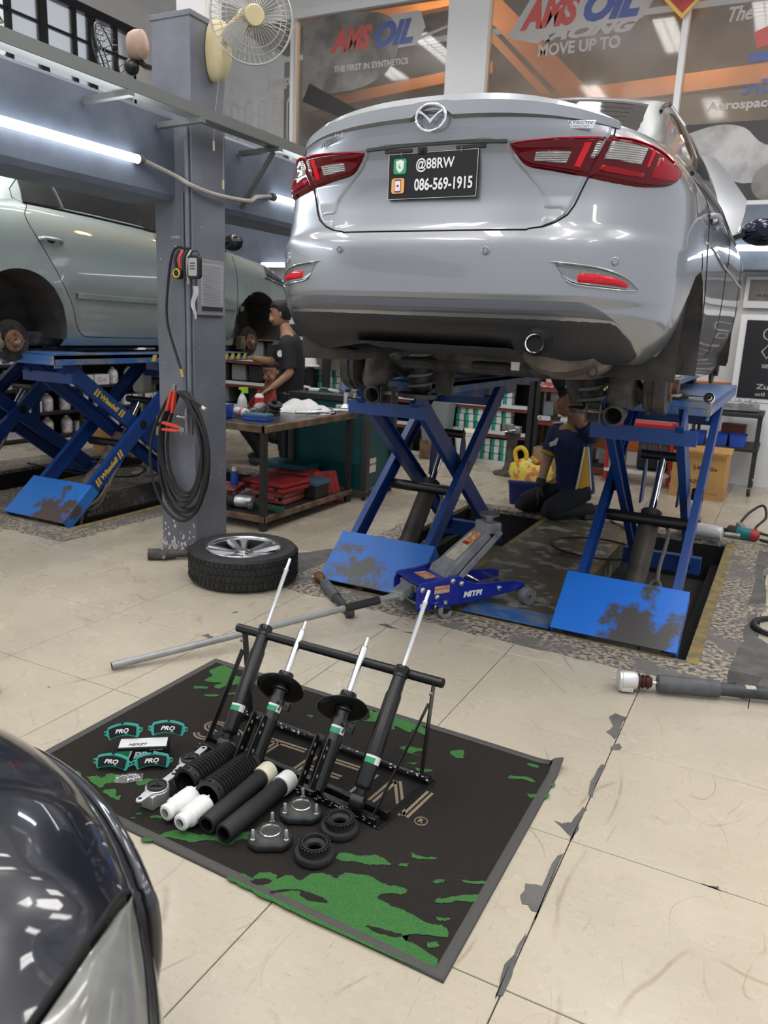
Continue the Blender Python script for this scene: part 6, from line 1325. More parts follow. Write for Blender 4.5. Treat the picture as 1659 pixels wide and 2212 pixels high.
for k in range(10):
    a = 2*PI*k/10+(.12 if k % 2 else -.12); c_, s_ = math.cos(a), math.sin(a); e = Vector((-s_, c_, 0)); r_ = Vector((c_, s_, 0))
    MB().loft([[r_*x+e*(q*wd)+Vector((0, 0, z+dz)) for q, dz in ((-1, -.02), (-.6, 0), (.6, 0), (1, -.02))] for x, wd, z in ((.03, .014, .150), (.08, .019, .158), (.14, .024, .168), (.200, .032, .178))]).build('spoke', M['alloy'], ro, 40)
MB().lathe([(.0, .166), (.026, .166), (.030, .158), (.052, .155), (.060, .145), (.06, .10)], n=28).build('hub', M['alloy'], ro)
for k in range(4):
    a = R(45+90*k); MB().lathe([(0, .150), (.008, .150), (.010, .1565), (.0, .1565)], (.042*math.cos(a), .042*math.sin(a), 0), n=10).build('nut_hole', M['gap'], ro)
# old dampers taken off the car
def old_damper(label, p0, p1, r, mode=0):
    z = (Vector(p1)-Vector(p0)); L = z.length; t = thing_m('old_shock_absorber', label, 'shock absorber', axis(p0, p1, (0, 0, 1)), 'old shock absorbers on the floor')
    if mode == 0:
        MB().lathe([(.010, .06), (.010, .16), (.0, .16)], n=12).build('piston_rod', M['dull_steel'], t); MB().lathe([(r*.9, .13), (r, .14), (r, L*.60), (r*.9, L*.61), (0, L*.61)], n=22).build('dust_tube', M['old_grey'], t); MB().lathe([(r*.72, L*.58), (r*.72, L-.05), (.014, L-.03), (.014, L)], n=20).build('body', M['old_body'], t)
        MB().lathe([(.010, -.02), (.022, -.02), (.022, .02), (.010, .02)], (0, 0, L), (1, 0, 0), 18, close=True).build('lower_eye', M['old_body'], t); MB().lathe([(0, 0), (.03, .0), (.032, .03), (.024, .06), (.012, .08)], n=18).build('top_mount', M['rust'], t); MB().tube([(-.045, 0, .01), (.045, 0, .01)], .009, 8).build('mount_ear', M['dull_steel'], t)
    else:
        MB().lathe([(.03, -.075), (.047, -.074), (.049, -.066), (.042, -.06), (.040, -.012), (.034, 0), (0, 0)], n=24).build('top_mount', M['alu'], t); MB().cyl((0, 0, -.10), (0, 0, -.07), .005, n=8).build('stud', M['steel'], t); MB().box((-.0, -.03, -.04), (.07, .02, .05)).build('mount_flange', M['alu'], t, bevel=.004); MB().lathe([(.0, -.071), (.03, -.071)], n=18).build('mount_rubber', M['gap'], t)
        MB().lathe([(.030, 0), (.032, .01), (.022, .016), (.030, .026), (.022, .034), (.030, .045), (.024, .055), (.020, .06)], n=18).build('bump_rubber', M['oxblood'], t); MB().lathe([(.008, .05), (.008, .09)], n=10).build('piston_rod', M['chrome'], t)
        MB().lathe([(.0, .085), (r*.95, .085), (r, .09), (r, .325), (r*.93, .33), (0, .33)], n=26).build('dust_tube', M['old_grey'], t); MB().lathe([(r*.74, .32), (r*.74, L)], n=22).build('body', M['old_body'], t); MB().grid([[Vector((math.cos(a)*(r*.74+.0006), math.sin(a)*(r*.74+.0006), z_)) for a in lin(R(60), R(130), 6)] for z_ in (.43, .47)]).build('label', M['sticker_cream'], t)
old_damper('old grey shock absorber with a rusty top lying left of the jack', (-2.215, 3.60, .034), (-1.790, 3.215, .024), .031); old_damper('old grey strut with a cast aluminium top lying on the tiles at the right edge', (-.385, 3.150, .047), (.46, 3.475, .034), .036, 1)
ob = thing('worn_link_arm', 'greasy black steel link arm lying between the pillar foot and the wheel', 'link arm', (-3.13, 3.50, 0), R(25))
MB().tube(bez([(-.14, -.05, .03), (-.02, -.02, .035), (.10, .03, .03), (.2, .06, .025)], 6), [.03]*6+[.022]*6+[.016]*7, 10).build('arm', M['under'], ob); MB().lathe([(.012, -.035), (.034, -.035), (.034, .035), (.012, .035)], (-.15, -.05, .036), (1, .2, 0), 16, close=True).build('bush', M['under'], ob); MB().cyl((-.08, -.05, .03), (-.08, -.09, .03), .010, n=8).build('bolt', M['dull_steel'], ob); MB().lathe([(.0, 0), (.026, 0), (.026, .03), (.02, .04)], (.04, .04, .03), (0, 0, 1), 12).build('ball_joint', M['under'], ob)
ob = thing('steel_pry_bar', 'grey steel bar lying on the floor behind the wheel', 'bar', (-3.02, 4.02, .012), R(40)); MB().tube([(-.16, 0, .0), (0, 0, .004), (.14, .02, .03)], [.008, .009, .012], 8).build('shaft', M['steel'], ob); MB().lathe([(.02, 0), (.035, 0), (.035, .02), (.02, .02)], (-.24, -.02, .0), (0, 0, 1), 18, close=True).build('ring', M['dull_steel'], ob)
# ================================================================ the pale green car on the left-hand lift
M['rust_bright'] = mat('surface_rust', (.30, .15, .08), .7, .3, col2=(.20, .11, .075), vscale=30); M['caliper'] = mat('dirty_caliper', (.22, .18, .14), .7, .2, var=.4, vscale=25); M['brown_gloss'] = mat('gloss_black_pillar_trim', (.014, .012, .011), .15); M['lamp_dark'] = mat('headlamp_glass', (.05, .052, .055), .06, .2, coat=1)
def make_green():
    m = mat('pale_green_metallic', (.35, .42, .41), .34, .55, coat=1.0); root = thing('green_sedan', 'pale green car raised on the left lift behind the pillar, its wheels off', 'car', (-5.295, 2.68, 1.03))
    ys = lin(0, 4.25, 116); zs = [.17, .20, .24, .27, .31, .36, .41, .46, .50, .53, .56, .60, .65, .70, .74, .78, .82, .87, .92, .97, 1.0]
    WZ = [(.17, .775), (.20, .80), (.24, .812), (.27, .818), (.31, .823), (.41, .832), (.50, .838), (.56, .845), (.65, .846), (.78, .838), (.87, .825), (.97, .80), (1.0, .785)]
    WY = [(0, .60), (.05, .74), (.15, .85), (.35, .94), (.6, .985), (.9, 1), (3.2, 1), (3.6, .975), (3.9, .92), (4.1, .84), (4.2, .76), (4.25, .62)]
    BELT = [(0, 1.0), (.6, 1.04), (.95, 1.055), (2.6, .985), (3.1, .955), (3.6, .90), (4.0, .78), (4.25, .62)]
    def S(y, z):
        b = tab(BELT, y); zz = z if z < .78 and b > .8 else .17+(z-.17)*(b-.17)/.83 if b < .8 else lerp(.78, b, (z-.78)/.22) if z > .78 else z
        # soft flares round the arches, waist groove
        fl = sum(.012*math.exp(-((math.hypot(y-a, zz-.30)-.37)/.05)**2) for a in (.85, 3.40))
        return Vector((tab(WZ, z)*tab(WY, y)+fl, y, zz))
    ZC = [(0, 1.0), (.5, 1.06), (1.15, 1.40), (1.5, 1.455), (1.9, 1.46), (2.3, 1.42), (3.1, 1.03), (3.2, 1.0), (4.0, .84), (4.25, .64)]; XR = [(0, .5), (.55, .60), (1.2, .55), (2.2, .55), (3.1, .66), (4.25, .4)]; ZR = [(0, 1.0), (.5, 1.05), (1.15, 1.34), (1.5, 1.40), (1.9, 1.40), (2.3, 1.35), (3.1, .98), (4.25, .62)]
    def T(y, v):
        b = S(y, 1.0); zr = max(tab(ZR, y), b.z); xr = min(tab(XR, y), b.x*.97)
        if v <= .5: t = v/.5; return Vector((lerp(b.x, xr, t)+.02*math.sin(PI*t)*min(1, (zr-b.z)/.2), y, lerp(b.z, zr, t)))
        t = (v-.5)/.5; return Vector((xr*(1-t), y, zr+(max(tab(ZC, y), zr)-zr)*(1-(1-t)**2.2)))
    ARC = [(.85, .30, .355), (3.40, .30, .355)]; body = MB()
    for sgn in (1, -1):
        P = [[S(y, z) for y in ys] for z in zs]; ins = {(j, i) for j in range(len(zs)) for i in range(len(ys)) for (ay, az, ar) in ARC if math.hypot(P[j][i].y-ay, P[j][i].z-az) < ar-.012}
        keep = {(j, i): [(j, i), (j, i+1), (j+1, i+1), (j+1, i)] for j in range(len(zs)-1) for i in range(len(ys)-1)}
        keep = {k: q for k, q in keep.items() if sum(c in ins for c in q) < 2}
        for q in list(keep.values()):
            for k in q:
                if any(0 <= a < len(zs)-1 and 0 <= b < len(ys)-1 and (a, b) not in keep for a, b in ((k[0]-1, k[1]-1), (k[0]-1, k[1]), (k[0], k[1]-1), k)):
                    p = P[k[0]][k[1]]
                    for (ay, az, ar) in ARC:
                        dy, dz = p.y-ay, p.z-az; d = math.hypot(dy, dz)
                        if d < ar+.05 and dz > -.1: p.y = ay+dy/d*ar; p.z = az+dz/d*ar
        for q in keep.values(): body.add([Vector((P[a][b].x*sgn, P[a][b].y, P[a][b].z)) for a, b in (q if sgn > 0 else q[::-1])], [(0, 1, 2, 3)])
        body.grid([[Vector((p.x*sgn, p.y, p.z)) for p in (T(y, v) for v in lin(0, 1, 13))] for y in ys], flip=sgn > 0)
    body.build('body', m, root, 50)
    for ay, az, ar in ARC:
        for sgn in (1, -1):
            MB().grid([[Vector((sgn*x, ay+math.cos(R(t))*r_, az+math.sin(R(t))*r_)) for x, r_ in ((.838, ar+.003), (.80, ar-.008), (.72, ar-.005), (.5, ar-.03), (.48, .08))] for t in lin(-14, 194, 40)]).build('wheel_arch_liner', M['liner'], root, 50)
            c = (sgn*.70, ay, .20); d = MB(); d.lathe([(.0, 0), (.135, 0), (.137, .006), (.137, .020), (.135, .024), (.075, .024), (.072, .050), (.0, .050)], c, (sgn, 0, 0), 32); do = d.build('brake_disc', M['drum'], root, 30)
            h = MB(); h.lathe([(.070, .0505), (.070, .054), (.034, .056), (.030, .078), (.0, .078)], c, (sgn, 0, 0), 24); h.build('hub_face', M['rust_bright'], do)
            MB().lathe([(.0, .078), (.020, .079), (.016, .09), (0, .09)], c, (sgn, 0, 0), 14).build('hub_nut', M['steel'], do)
            for k in range(4):
                a = R(90*k); MB().lathe([(.006, .05), (.006, .085), (0, .087)], Vector(c)+Vector((0, .05*math.cos(a), .05*math.sin(a))), (sgn, 0, 0), 8).build('wheel_stud', M['steel'], do)
            cp = MB(); cp.lathe([(.03, 0), (.04, .05), (.035, .075)], (sgn*.69, ay-.115, .18), (sgn, 0, 0), 14); cp.box((sgn*.725, ay-.125, .19), (.07, .06, .12)); cp.build('brake_caliper', M['caliper'], root, 30, bevel=.008)
            a = MB(); a.tube([(sgn*.70, ay, .2), (sgn*.4, ay+.1, .2), (0, ay+.1, .2)], .045, 10); a.tube([(sgn*.62, ay-.05, .2), (sgn*.58, ay-.1, .55)], .035, 10); a.build('suspension_arm', M['under'], root)
    Sx = lambda y, z, d=.002: S(y, z)+Vector((d, 0, 0))
    def line(pts, r=.003, mm='gap', nm='shut_line', n=6): MB().tube([Sx(y, z, .0) for y, z in bez2(pts, n)], r, 5).build(nm, M[mm], root)
    bez2 = lambda pts, n: [(v.x, v.y) for v in bez([(a, b, 0) for a, b in pts], n)]
    line([(.98, 1.0), (.95, .93), (1.06, .78), (1.16, .62), (1.26, .45), (1.30, .32), (1.36, .245), (1.5, .23), (2.1, .225)]); line([(2.12, 1.0), (2.14, .8), (2.15, .5), (2.14, .23)]); line([(3.06, .97), (3.08, .7), (3.06, .4), (3.02, .24)]); line([(2.14, .225), (3.0, .225)]); line([(3.55, .62), (3.72, .52), (3.73, .42)]); line([(.10, .62), (.45, .60), (.50, .50)])
    MB().tube([T(y, v) for y, v in ((.98, .0), (.90, .10), (.93, .25), (1.12, .45), (1.25, .5))], .003, 5).build('shut_line', M['gap'], root)
    for y0, y1, z0, z1 in ((1.30, 2.11, .505, .50), (2.16, 3.04, .50, .49), (3.10, 3.16, .49, .49)):
        rows = [[S(y, lerp(z0, z1, (y-y0)/(y1-y0))+dz)+Vector((dx, 0, 0)) for y in lin(y0, y1, 12)] for dz, dx in ((.024, .0), (.018, .014), (-.012, .014), (-.022, .0))]
        MB().grid(rows).build('side_moulding', m, root, 40)
    for y, z in ((1.12, .84), (2.26, .81)):
        b = S(y, z); MB().tube(bez([b+Vector((0, -.10, .0)), b+Vector((.03, -.06, .008)), b+Vector((.032, .04, .004)), b+Vector((0, .09, -.004))], 6), .013, 8).build('door_handle', m, root); MB().ball(b+Vector((-.02, 0, 0)), .05, 12, 8, (.6, 1, .6)).build('handle_cup', M['gap'], root)
    def glass(pts, nm='side_window'):
        poly = bez2(pts+pts[:1], 5)[:-1]; k = MB(); k.add([T(y, v)+Vector((.006, 0, .001)) for y, v in poly], [tuple(range(len(poly)))]); k.build(nm, M['dark_glass'], root, 0)
    def gp(y0, y1, v0, v1): MB().grid([[T(y, v)+Vector((.005, 0, .002)) for y in lin(y0, y1, 9)] for v in lin(v0, v1, 6)]).build('side_window', M['dark_glass'], root, 60)
    q = MB(); q.grid([[T(lerp(.96+.10*u, 1.26, t), lerp(.05, .46, u)*1.0)+Vector((.005, 0, .002)) for t in lin(0, 1, 7)] for u in lin(0, 1, 6)]); q.build('quarter_window', M['dark_glass'], root, 60)
    gp(1.29, 2.03, .06, .46); gp(2.17, 2.95, .05, .42)
    MB().grid([[T(y, v)+Vector((.0055, 0, .002)) for y in (2.03, 2.10, 2.17)] for v in lin(.02, .47, 6)]).build('door_pillar_trim', M['brown_gloss'], root, 60)
    for y in (1.275,): MB().tube([T(y, v)+Vector((.008, 0, .003)) for v in lin(.05, .46, 6)], .007, 5).build('window_divider', M['grey_plastic'], root)
    MB().tube([T(y, .035)+Vector((.006, 0, 0)) for y in lin(.96, 3.0, 20)], .006, 5).build('belt_trim', M['black_gloss'], root)
    mp = S(2.95, 1.0); mo = MB().ball(mp+Vector((.11, .0, .07)), .095, 16, 10, (1.1, .6, .75)).build('door_mirror', M['black_gloss'], root); MB().bar(mp+Vector((-.02, 0, .02)), mp+Vector((.06, 0, .05)), .05, .03).build('mirror_arm', M['black_gloss'], mo)
    hl = MB(); hl.grid([[S(y, lerp(lerp(.80, .70, t), lerp(.99, .90, t), u))+Vector((.006*math.sin(PI*u), .004, 0)) for t, y in zip(lin(0, 1, 9), lin(3.55, 4.12, 9))] for u in lin(0, 1, 6)]); hl.build('headlamp', M['lamp_dark'], root, 60)
    MB().tube([S(y, lerp(.79, .70, (y-3.5)/.6))+Vector((.004, .0, 0)) for y in lin(3.5, 4.1, 10)], .007, 5).build('headlamp_trim', M['chrome'], root)
    tx = MB()
    for k, s in enumerate(('VVT-i', 'DOHC')): put_text(tx, s, XF(S(3.22, .70-.07*k)+Vector((.004, 0, 0)), (0, 1, 0), (0, 0, 1)), fit=(.09, .03), size=.04, bold=.001)
    tx.build('wing_lettering', M['steel'], root, 0)
    MB().box((0, 2.1, .21), (1.3, 2.3, .10)).build('floor_pan', M['under'], root, bevel=.03); MB().tube([(.55, 1.25, .17), (.55, 3.0, .17)], .03, 8).build('sill_seam', M['under'], root)
    for y in (1.3, 2.75): MB().box((.62, y, .142), (.12, .14, .035)).build('jacking_pad', M['black_rubber'], root, bevel=.006)
    for y in (1.3, 2.75): MB().box((-.62, y, .142), (.12, .14, .035)).build('jacking_pad', M['black_rubber'], root, bevel=.006)
    for u in (1,):
        MB().grid([[T(y, 1-.5*abs(a)*.93)*1 if False else Vector((math.copysign(T(y, 1-.5*abs(a)*.93).x, a), y, T(y, 1-.5*abs(a)*.93).z+.004)) for a in lin(-1, 1, 15)] for y in lin(2.35, 3.05, 8)]).build('windscreen', M['dark_glass'], root, 60)
        MB().grid([[Vector((math.copysign(T(y, 1-.5*abs(a)*.93).x, a), y, T(y, 1-.5*abs(a)*.93).z+.004)) for a in lin(-1, 1, 15)] for y in lin(.58, 1.12, 8)]).build('rear_window', M['dark_glass'], root, 60)
make_green()
# ================================================================ workbench, tool cabinet and what lies on them
M['milky'] = mat('milky_plastic', (.62, .64, .62), .3); M['lime'] = mat('lime_plastic', (.32, .62, .04), .4); M['bottle_red'] = mat('bottle_red', (.62, .03, .03), .35); M['can_pink'] = mat('can_pink_print', (.62, .16, .22), .35); M['brass'] = mat('brass', (.62, .45, .14), .3, .9); M['frame_dark'] = mat('frame_dark_grey', (.05, .05, .052), .45)
M['wood'] = mat('greasy_wood', (.20, .125, .07), .6, col2=(.09, .06, .04), vscale=10); M['bench_top'] = mat('oily_steel_top', (.10, .10, .105), .3, .5, var=.4, vscale=6); M['frame_black'] = mat('frame_black', (.02, .02, .022), .5); M['teal_dark'] = mat('teal_cabinet', (.008, .10, .115), .4, .1, var=.3, vscale=4); M['bag_white'] = mat('white_plastic_sheet', (.72, .72, .72), .35, bump=.4, bscale=18); M['case_red'] = mat('red_blow_mould', (.36, .022, .025), .5, var=.3, vscale=10, bump=.2, bscale=40); M['case_pale'] = mat('faded_red_plastic', (.38, .10, .09), .5); M['blue_lid'] = mat('dull_blue_plastic', (.05, .13, .20), .5); M['green_bar'] = mat('dark_green_steel', (.02, .09, .06), .5)
b = thing('workbench', 'steel workbench with wooden edges and a cluttered lower shelf behind the pillar', 'workbench', (-3.08, 4.28, 0))
MB().box((-.35, .63, .735), (.66, 1.22, .012)).build('worktop', M['bench_top'], b, 0)
for c, d in (((-.34, .015, .715), (.70, .03, .05)), ((-.015, .63, .715), (.03, 1.26, .05)), ((-.34, 1.245, .715), (.70, .03, .05)), ((-.685, .63, .715), (.03, 1.26, .05))): MB().box(c, d).build('edge_board', M['wood'], b, 0, bevel=.004)
for x in (-.03, -.66):
    for y in (.03, 1.2):
        l = MB().bar((x, y, .09 if y > 1 else 0), (x, y, .69), .04, .04).build('leg', M['frame_black'], b, 0)
        if y > 1:
            c = MB(); c.lathe([(.0, -.014), (.042, -.014), (.045, 0), (.042, .014), (0, .014)], (x, y, .045), (1, 0, .0), 18); c.build('castor', M['black_rubber'], b); MB().box((x, y, .085), (.05, .05, .02)).build('castor_plate', M['dull_steel'], b, 0)
MB().box((-.34, .62, .085), (.62, 1.2, .02)).build('lower_shelf', M['frame_black'], b, 0)
for c, d in (((-.34, .02, .085), (.66, .035, .04)), ((-.015, .62, .085), (.03, 1.2, .04))): MB().box(c, d).build('shelf_edge', M['wood'], b, 0, bevel=.004)
def obj(name, label, cat, loc, rz=0, group=None): return thing(name, label, cat, loc, rz, group)
def case(label, loc, d, rz, m, rot=None):
    t = thing('tool_case', label, 'case', loc, rz, 'tool cases under the bench', rot); MB().box((0, 0, d[2]*.27), (d[0], d[1], d[2]*.52)).build('base_half', M[m], t, 0, bevel=.012); MB().box((0, 0, d[2]*.77), (d[0], d[1], d[2]*.44)).build('lid_half', M[m], t, 0, bevel=.012)
    MB().box((0, -d[1]/2-.008, d[2]*.5), (.11, .016, .022)).build('handle', M[m], t, 0, bevel=.005)
    for s in (-1, 1): MB().box((s*d[0]*.33, -d[1]/2-.003, d[2]*.5), (.03, .008, .03)).build('latch', M['black_paint'], t, 0, bevel=.002)
    r = MB()
    for k in range(5): r.box(((k-2)*d[0]*.17, 0, d[2]*.995), (d[0]*.05, d[1]*.75, .006))
    r.build('moulded_rib', M[m], t, 0)['kind'] = 'stuff'; return t
S_ = .097
case('faded red case at the bottom of the pile near the bench corner', (-3.36, 4.87, S_), (.30, .34, .085), R(5), 'case_pale'); case('bright red case lying flat on top of the faded red one', (-3.38, 4.86, S_+.088), (.40, .36, .075), R(-4), 'case_red'); case('small pale red case at the left end of the lower shelf', (-3.66, 4.60, S_+.06), (.22, .26, .06), R(20), 'case_pale'); case('flat red case with a white label lying at the back of the shelf', (-3.46, 5.22, S_+.10), (.34, .24, .07), R(8), 'case_red')
case('red case standing tilted against the cabinet at the shelf end', (-3.26, 5.34, S_+.02), (.24, .26, .07), 0, 'case_red', (R(62), 0, R(60)))
t = obj('plastic_box', 'dull blue plastic box behind the bright red case', 'box', (-3.20, 5.10, S_)); MB().box((0, 0, .055), (.16, .20, .11)).build('tub', M['frame_black'], t, 0, bevel=.006); MB().box((0, 0, .125), (.18, .22, .035)).build('lid', M['blue_lid'], t, 0, bevel=.006)
t = obj('tool_box', 'dark toolbox with a teal lid and a white label at the back of the shelf', 'box', (-3.56, 5.30, S_)); MB().box((0, 0, .08), (.40, .2, .16)).build('tub', M['grey_plastic'], t, 0, bevel=.01); MB().box((0, 0, .19), (.42, .22, .05)).build('lid', M['teal_dark'], t, 0, bevel=.01); MB().box((.05, -.102, .10), (.09, .004, .06)).build('label', M['label_white'], t, 0)
t = obj('air_impact_wrench', 'grey and black air impact wrench lying on the lower shelf corner', 'wrench', (-3.40, 4.46, S_+.05), R(15)); MB().lathe([(.012, 0), (.012, .03), (.03, .035), (.046, .08), (.046, .17), (.035, .19), (0, .19)], (-.12, 0, .0), (1, 0, 0), 18).build('motor_body', M['alu'], t); MB().bar((.02, 0, 0), (.10, -.09, -.015), .035, .04).build('grip', M['grey_plastic'], t, bevel=.008); MB().lathe([(.035, .0), (.0475, .01), (.0475, .05), (.035, .06)], (-.11, 0, 0), (1, 0, 0), 18).build('nose_boot', M['black_rubber'], t)
t = obj('steel_bar', 'dark green square bar sticking out across the lower shelf', 'bar', (-3.25, 4.50, S_+.02), R(-14)); MB().box((0, 0, .015), (.42, .03, .03)).build('tube', M['green_bar'], t, 0, bevel=.003); MB().box((.2, 0, .016), (.03, .036, .036)).build('end_collar', M['green_bar'], t, 0)
t = obj('oil_spray_can', 'blue and white spray can standing under the bench at the back', 'can', (-3.60, 4.62, S_+.06)); MB().lathe([(.028, 0), (.03, .005), (.03, .15), (.024, .165), (.012, .17)], n=18).build('can_body', M['blue_plastic'], t); MB().lathe([(.02, .165), (.02, .2), (.0, .205)], n=14).build('cap', M['white_plastic'], t)
# on top
Z = .743
t = obj('spray_bottle', 'clear spray bottle with a lime green trigger on the bench', 'bottle', (-3.62, 4.74, Z)); MB().lathe([(.034, 0), (.036, .01), (.036, .09), (.026, .125), (.013, .14), (.013, .15)], n=18).build('bottle', M['milky'] if 'milky' in M else M['white_plastic'], t); MB().prism([(-.03, 0), (.02, 0), (.02, .02), (.045, .025), (.045, .04), (-.03, .045)], .024, XF((0, .012, .15), (-1, 0, 0), (0, 0, 1))).build('trigger_head', M['lime'] if 'lime' in M else M['yellow'], t, bevel=.003)
t = obj('red_bottle', 'red bottle with a white neck standing on the bench', 'bottle', (-3.64, 4.98, Z)); MB().lathe([(.034, 0), (.036, .01), (.036, .105)], n=18).build('bottle', M['bottle_red'] if 'bottle_red' in M else M['red_plastic'], t); MB().lathe([(.036, .105), (.034, .118), (.018, .135), (.014, .137)], n=18).build('shoulder', M['white_plastic'], t); MB().lathe([(.017, .136), (.017, .162), (0, .164)], n=14).build('cap', M['red_plastic'], t); MB().box((.02, -.034, .05), (.03, .006, .03)).build('label', M['label_white'], t, 0)
t = obj('aerosol_can', 'white and pink spray can lying on its side at the bench corner', 'can', (-3.50, 4.55, Z+.036), R(-20)); MB().lathe([(0, -.004), (.02, -.004), (.031, 0), (.033, .006), (.033, .13), (.028, .145)], (.09, 0, 0), (-1, 0, 0), 22).build('can_body', M['white_plastic'], t); MB().lathe([(.0332, .02), (.0332, .055)], (.09, 0, 0), (-1, 0, 0), 22, cap=False).build('printed_band', M['can_pink'] if 'can_pink' in M else M['red_plastic'], t); MB().lathe([(.026, .14), (.024, .175), (0, .18)], (.09, 0, 0), (-1, 0, 0), 18).build('cap', M['yellow'], t); MB().lathe([(0, -.0042), (.016, -.0045)], (.09, 0, 0), (-1, 0, 0), 16).build('base_dish', M['dull_steel'], t)
t = obj('parts_bin', 'blue plastic bin at the left end of the bench', 'bin', (-3.60, 4.42, Z)); MB().prism([(-.09, 0), (.09, 0), (.10, .10), (-.10, .07)], .14, XF((0, .07, 0), (1, 0, 0), (0, 0, 1))).build('bin_shell', M['blue_plastic'], t, 0, bevel=.004); MB().box((0, 0, .075), (.15, .12, .01), (0, -.15, 0)).build('bin_contents', M['gap'], t, 0)
t = obj('blue_case', 'flat blue plastic case on the bench edge', 'case', (-3.30, 4.50, Z), R(10)); MB().box((0, 0, .012), (.19, .12, .024)).build('base_half', M['blue_plastic'], t, 0, bevel=.004); MB().box((0, 0, .036), (.19, .12, .022)).build('lid_half', M['blue_lid'], t, 0, bevel=.004)
t = obj('rubber_boot', 'black rubber mount with rings standing on the bench', 'rubber part', (-3.42, 4.86, Z)); MB().lathe([(.05, 0), (.05, .02), (.035, .03), (.05, .045), (.035, .06), (.055, .075), (.058, .09), (.04, .1), (.02, .095), (0, .095)], (0, 0, 0), (.3, -.2, 1), 22).build('ringed_body', M['black_rubber'], t); MB().lathe([(.0, -.01), (.02, -.01), (.02, .02)], (.02, -.02, .09), (.3, -.2, 1), 12).build('sleeve', M['black_gloss'], t)
t = obj('cv_joint', 'dull grey drive joint lying beside the spray can', 'joint', (-3.50, 4.74, Z+.045), R(40)); MB().lathe([(.015, -.08), (.016, 0), (.03, .01), (.045, .04), (.045, .10), (.02, .11)], (0, -.04, 0), (.6, 1, 0), 18).build('joint_cup', M['dull_steel'], t); MB().cyl((.0, -.12, 0), (-.02, -.06, 0), .013, n=10).build('stub_shaft', M['dull_steel'], t)
t = obj('plastic_sheet', 'crumpled white plastic sheet heaped on the bench', 'sheet', (-3.36, 5.22, Z), R(18)); rnd = random.Random(6)
MB().grid([[Vector((x*.22, y*.13, max(.0, .085*(1-(abs(x)*.9)**2.2)*(1-y*y)*(1-.45*x)+.012*math.sin(9*x+5*y)*(1-y*y)*(1-x*x)+.01*math.sin(17*y-6*x)*(1-x*x)*(1-y*y)))) for x in lin(-1, 1, 27)] for y in lin(-1, 1, 15)]).build('sheet', M['bag_white'], t, 60); MB().box((.20, -.05, .012), (.10, .03, .02), (0, 0, .3)).build('strap', M['black_rubber'], t, 0)
t = obj('air_gun', 'silver air gun and hose end lying on the bench front', 'air gun', (-3.20, 5.06, Z+.018), R(35)); MB().tube(bez([(-.13, -.02, 0), (-.05, 0, 0), (.05, .0, .005), (.13, .03, .0)], 6), [.010]*6+[.016]*7+[.012]*6, 10).build('body', M['steel'], t); MB().tube([(-.02, 0, .012), (.07, .012, .03)], .006, 6).build('lever', M['dull_steel'], t); MB().cyl((.13, .03, 0), (.17, .04, 0), .006, n=8).build('nozzle', M['steel'], t)
t = obj('torque_wrench', 'white-handled torque wrench lying at the bench end', 'wrench', (-3.22, 5.40, Z+.014), R(20)); MB().tube([(-.12, 0, 0), (.0, 0, 0)], .017, 10).build('grip', M['grey_plastic'], t); MB().tube([(0, 0, 0), (.14, 0, 0)], .010, 10).build('shaft', M['white_plastic'], t); MB().lathe([(0, -.01), (.017, -.01), (.017, .012), (0, .012)], (.155, 0, 0), (0, 0, 1), 12).build('head', M['steel'], t)
t = obj('bolt_stack', 'small stack of bolts standing at the bench end', 'bolts', (-3.13, 5.50, Z)); MB().lathe([(.012, 0), (.012, .02), (.006, .02), (.006, .05), (.010, .05), (.010, .065), (.005, .065), (.005, .09), (.009, .09), (.009, .10)], n=8).build('bolt', M['steel'], t)
# teal tool cabinet behind the bench end
c = thing('tool_cabinet', 'teal steel tool cabinet with dark posts behind the end of the bench', 'cabinet', (-3.03, 5.62, 0))
MB().box((-.36, .24, .83), (.78, .54, .05)).build('worktop', M['frame_black'], c, 0, bevel=.005)
for x in (-.0, -.72):
    for y in (0, .48): MB().box((x, y, .45), (.06, .06, .74)).build('post', M['frame_dark'] if 'frame_dark' in M else M['frame_black'], c, 0, bevel=.004)
MB().box((-.36, -.0, .45), (.66, .012, .70)).build('front_panel', M['teal_dark'], c, 0); MB().box((-.005, .24, .45), (.012, .42, .70)).build('side_panel', M['teal_dark'], c, 0); MB().box((-.36, .48, .45), (.66, .012, .70)).build('back_panel', M['teal_dark'], c, 0); MB().box((-.36, .24, .10), (.72, .5, .03)).build('floor_panel', M['teal_dark'], c, 0); MB().box((-.15, -.010, .34), (.34, .012, .10)).build('recessed_handle', M['teal_dark'], c, 0, bevel=.004)
st = MB().box((.003, .12, .28), (.004, .13, .12)).build('safety_sticker', M['label_white'], c, 0)
q = MB()
for k in range(4): q.box((.006, .08+.03*k, .29), (.002, .016, .02))
q.build('sticker_mark', M['red_plastic'], st, 0)
for x in (0, -.72):
    for y in (0, .48):
        k = MB(); k.lathe([(0, -.013), (.036, -.013), (.038, 0), (.036, .013), (0, .013)], (x, y, .038), (1, .3, 0), 18); k.build('castor', M['black_rubber'], c); MB().box((x, y, .078), (.05, .05, .014)).build('castor_plate', M['dull_steel'], c, 0)
ZC_ = .856
t = obj('ball_joint_press', 'grey steel press tool standing upright on the cabinet edge', 'tool', (-3.22, 5.60, .742)); MB().lathe([(.05, .0), (.055, .02), (.03, .045), (.022, .05), (.022, .15), (.03, .155), (.03, .165)], n=18).build('column', M['alu'], t); MB().box((.0, 0, .02), (.16, .07, .035)).build('jaw', M['alu'], t, bevel=.006)
t = obj('brass_fittings', 'two small brass fittings on the cabinet top corner', 'fittings', (-3.06, 5.50, ZC_)); 
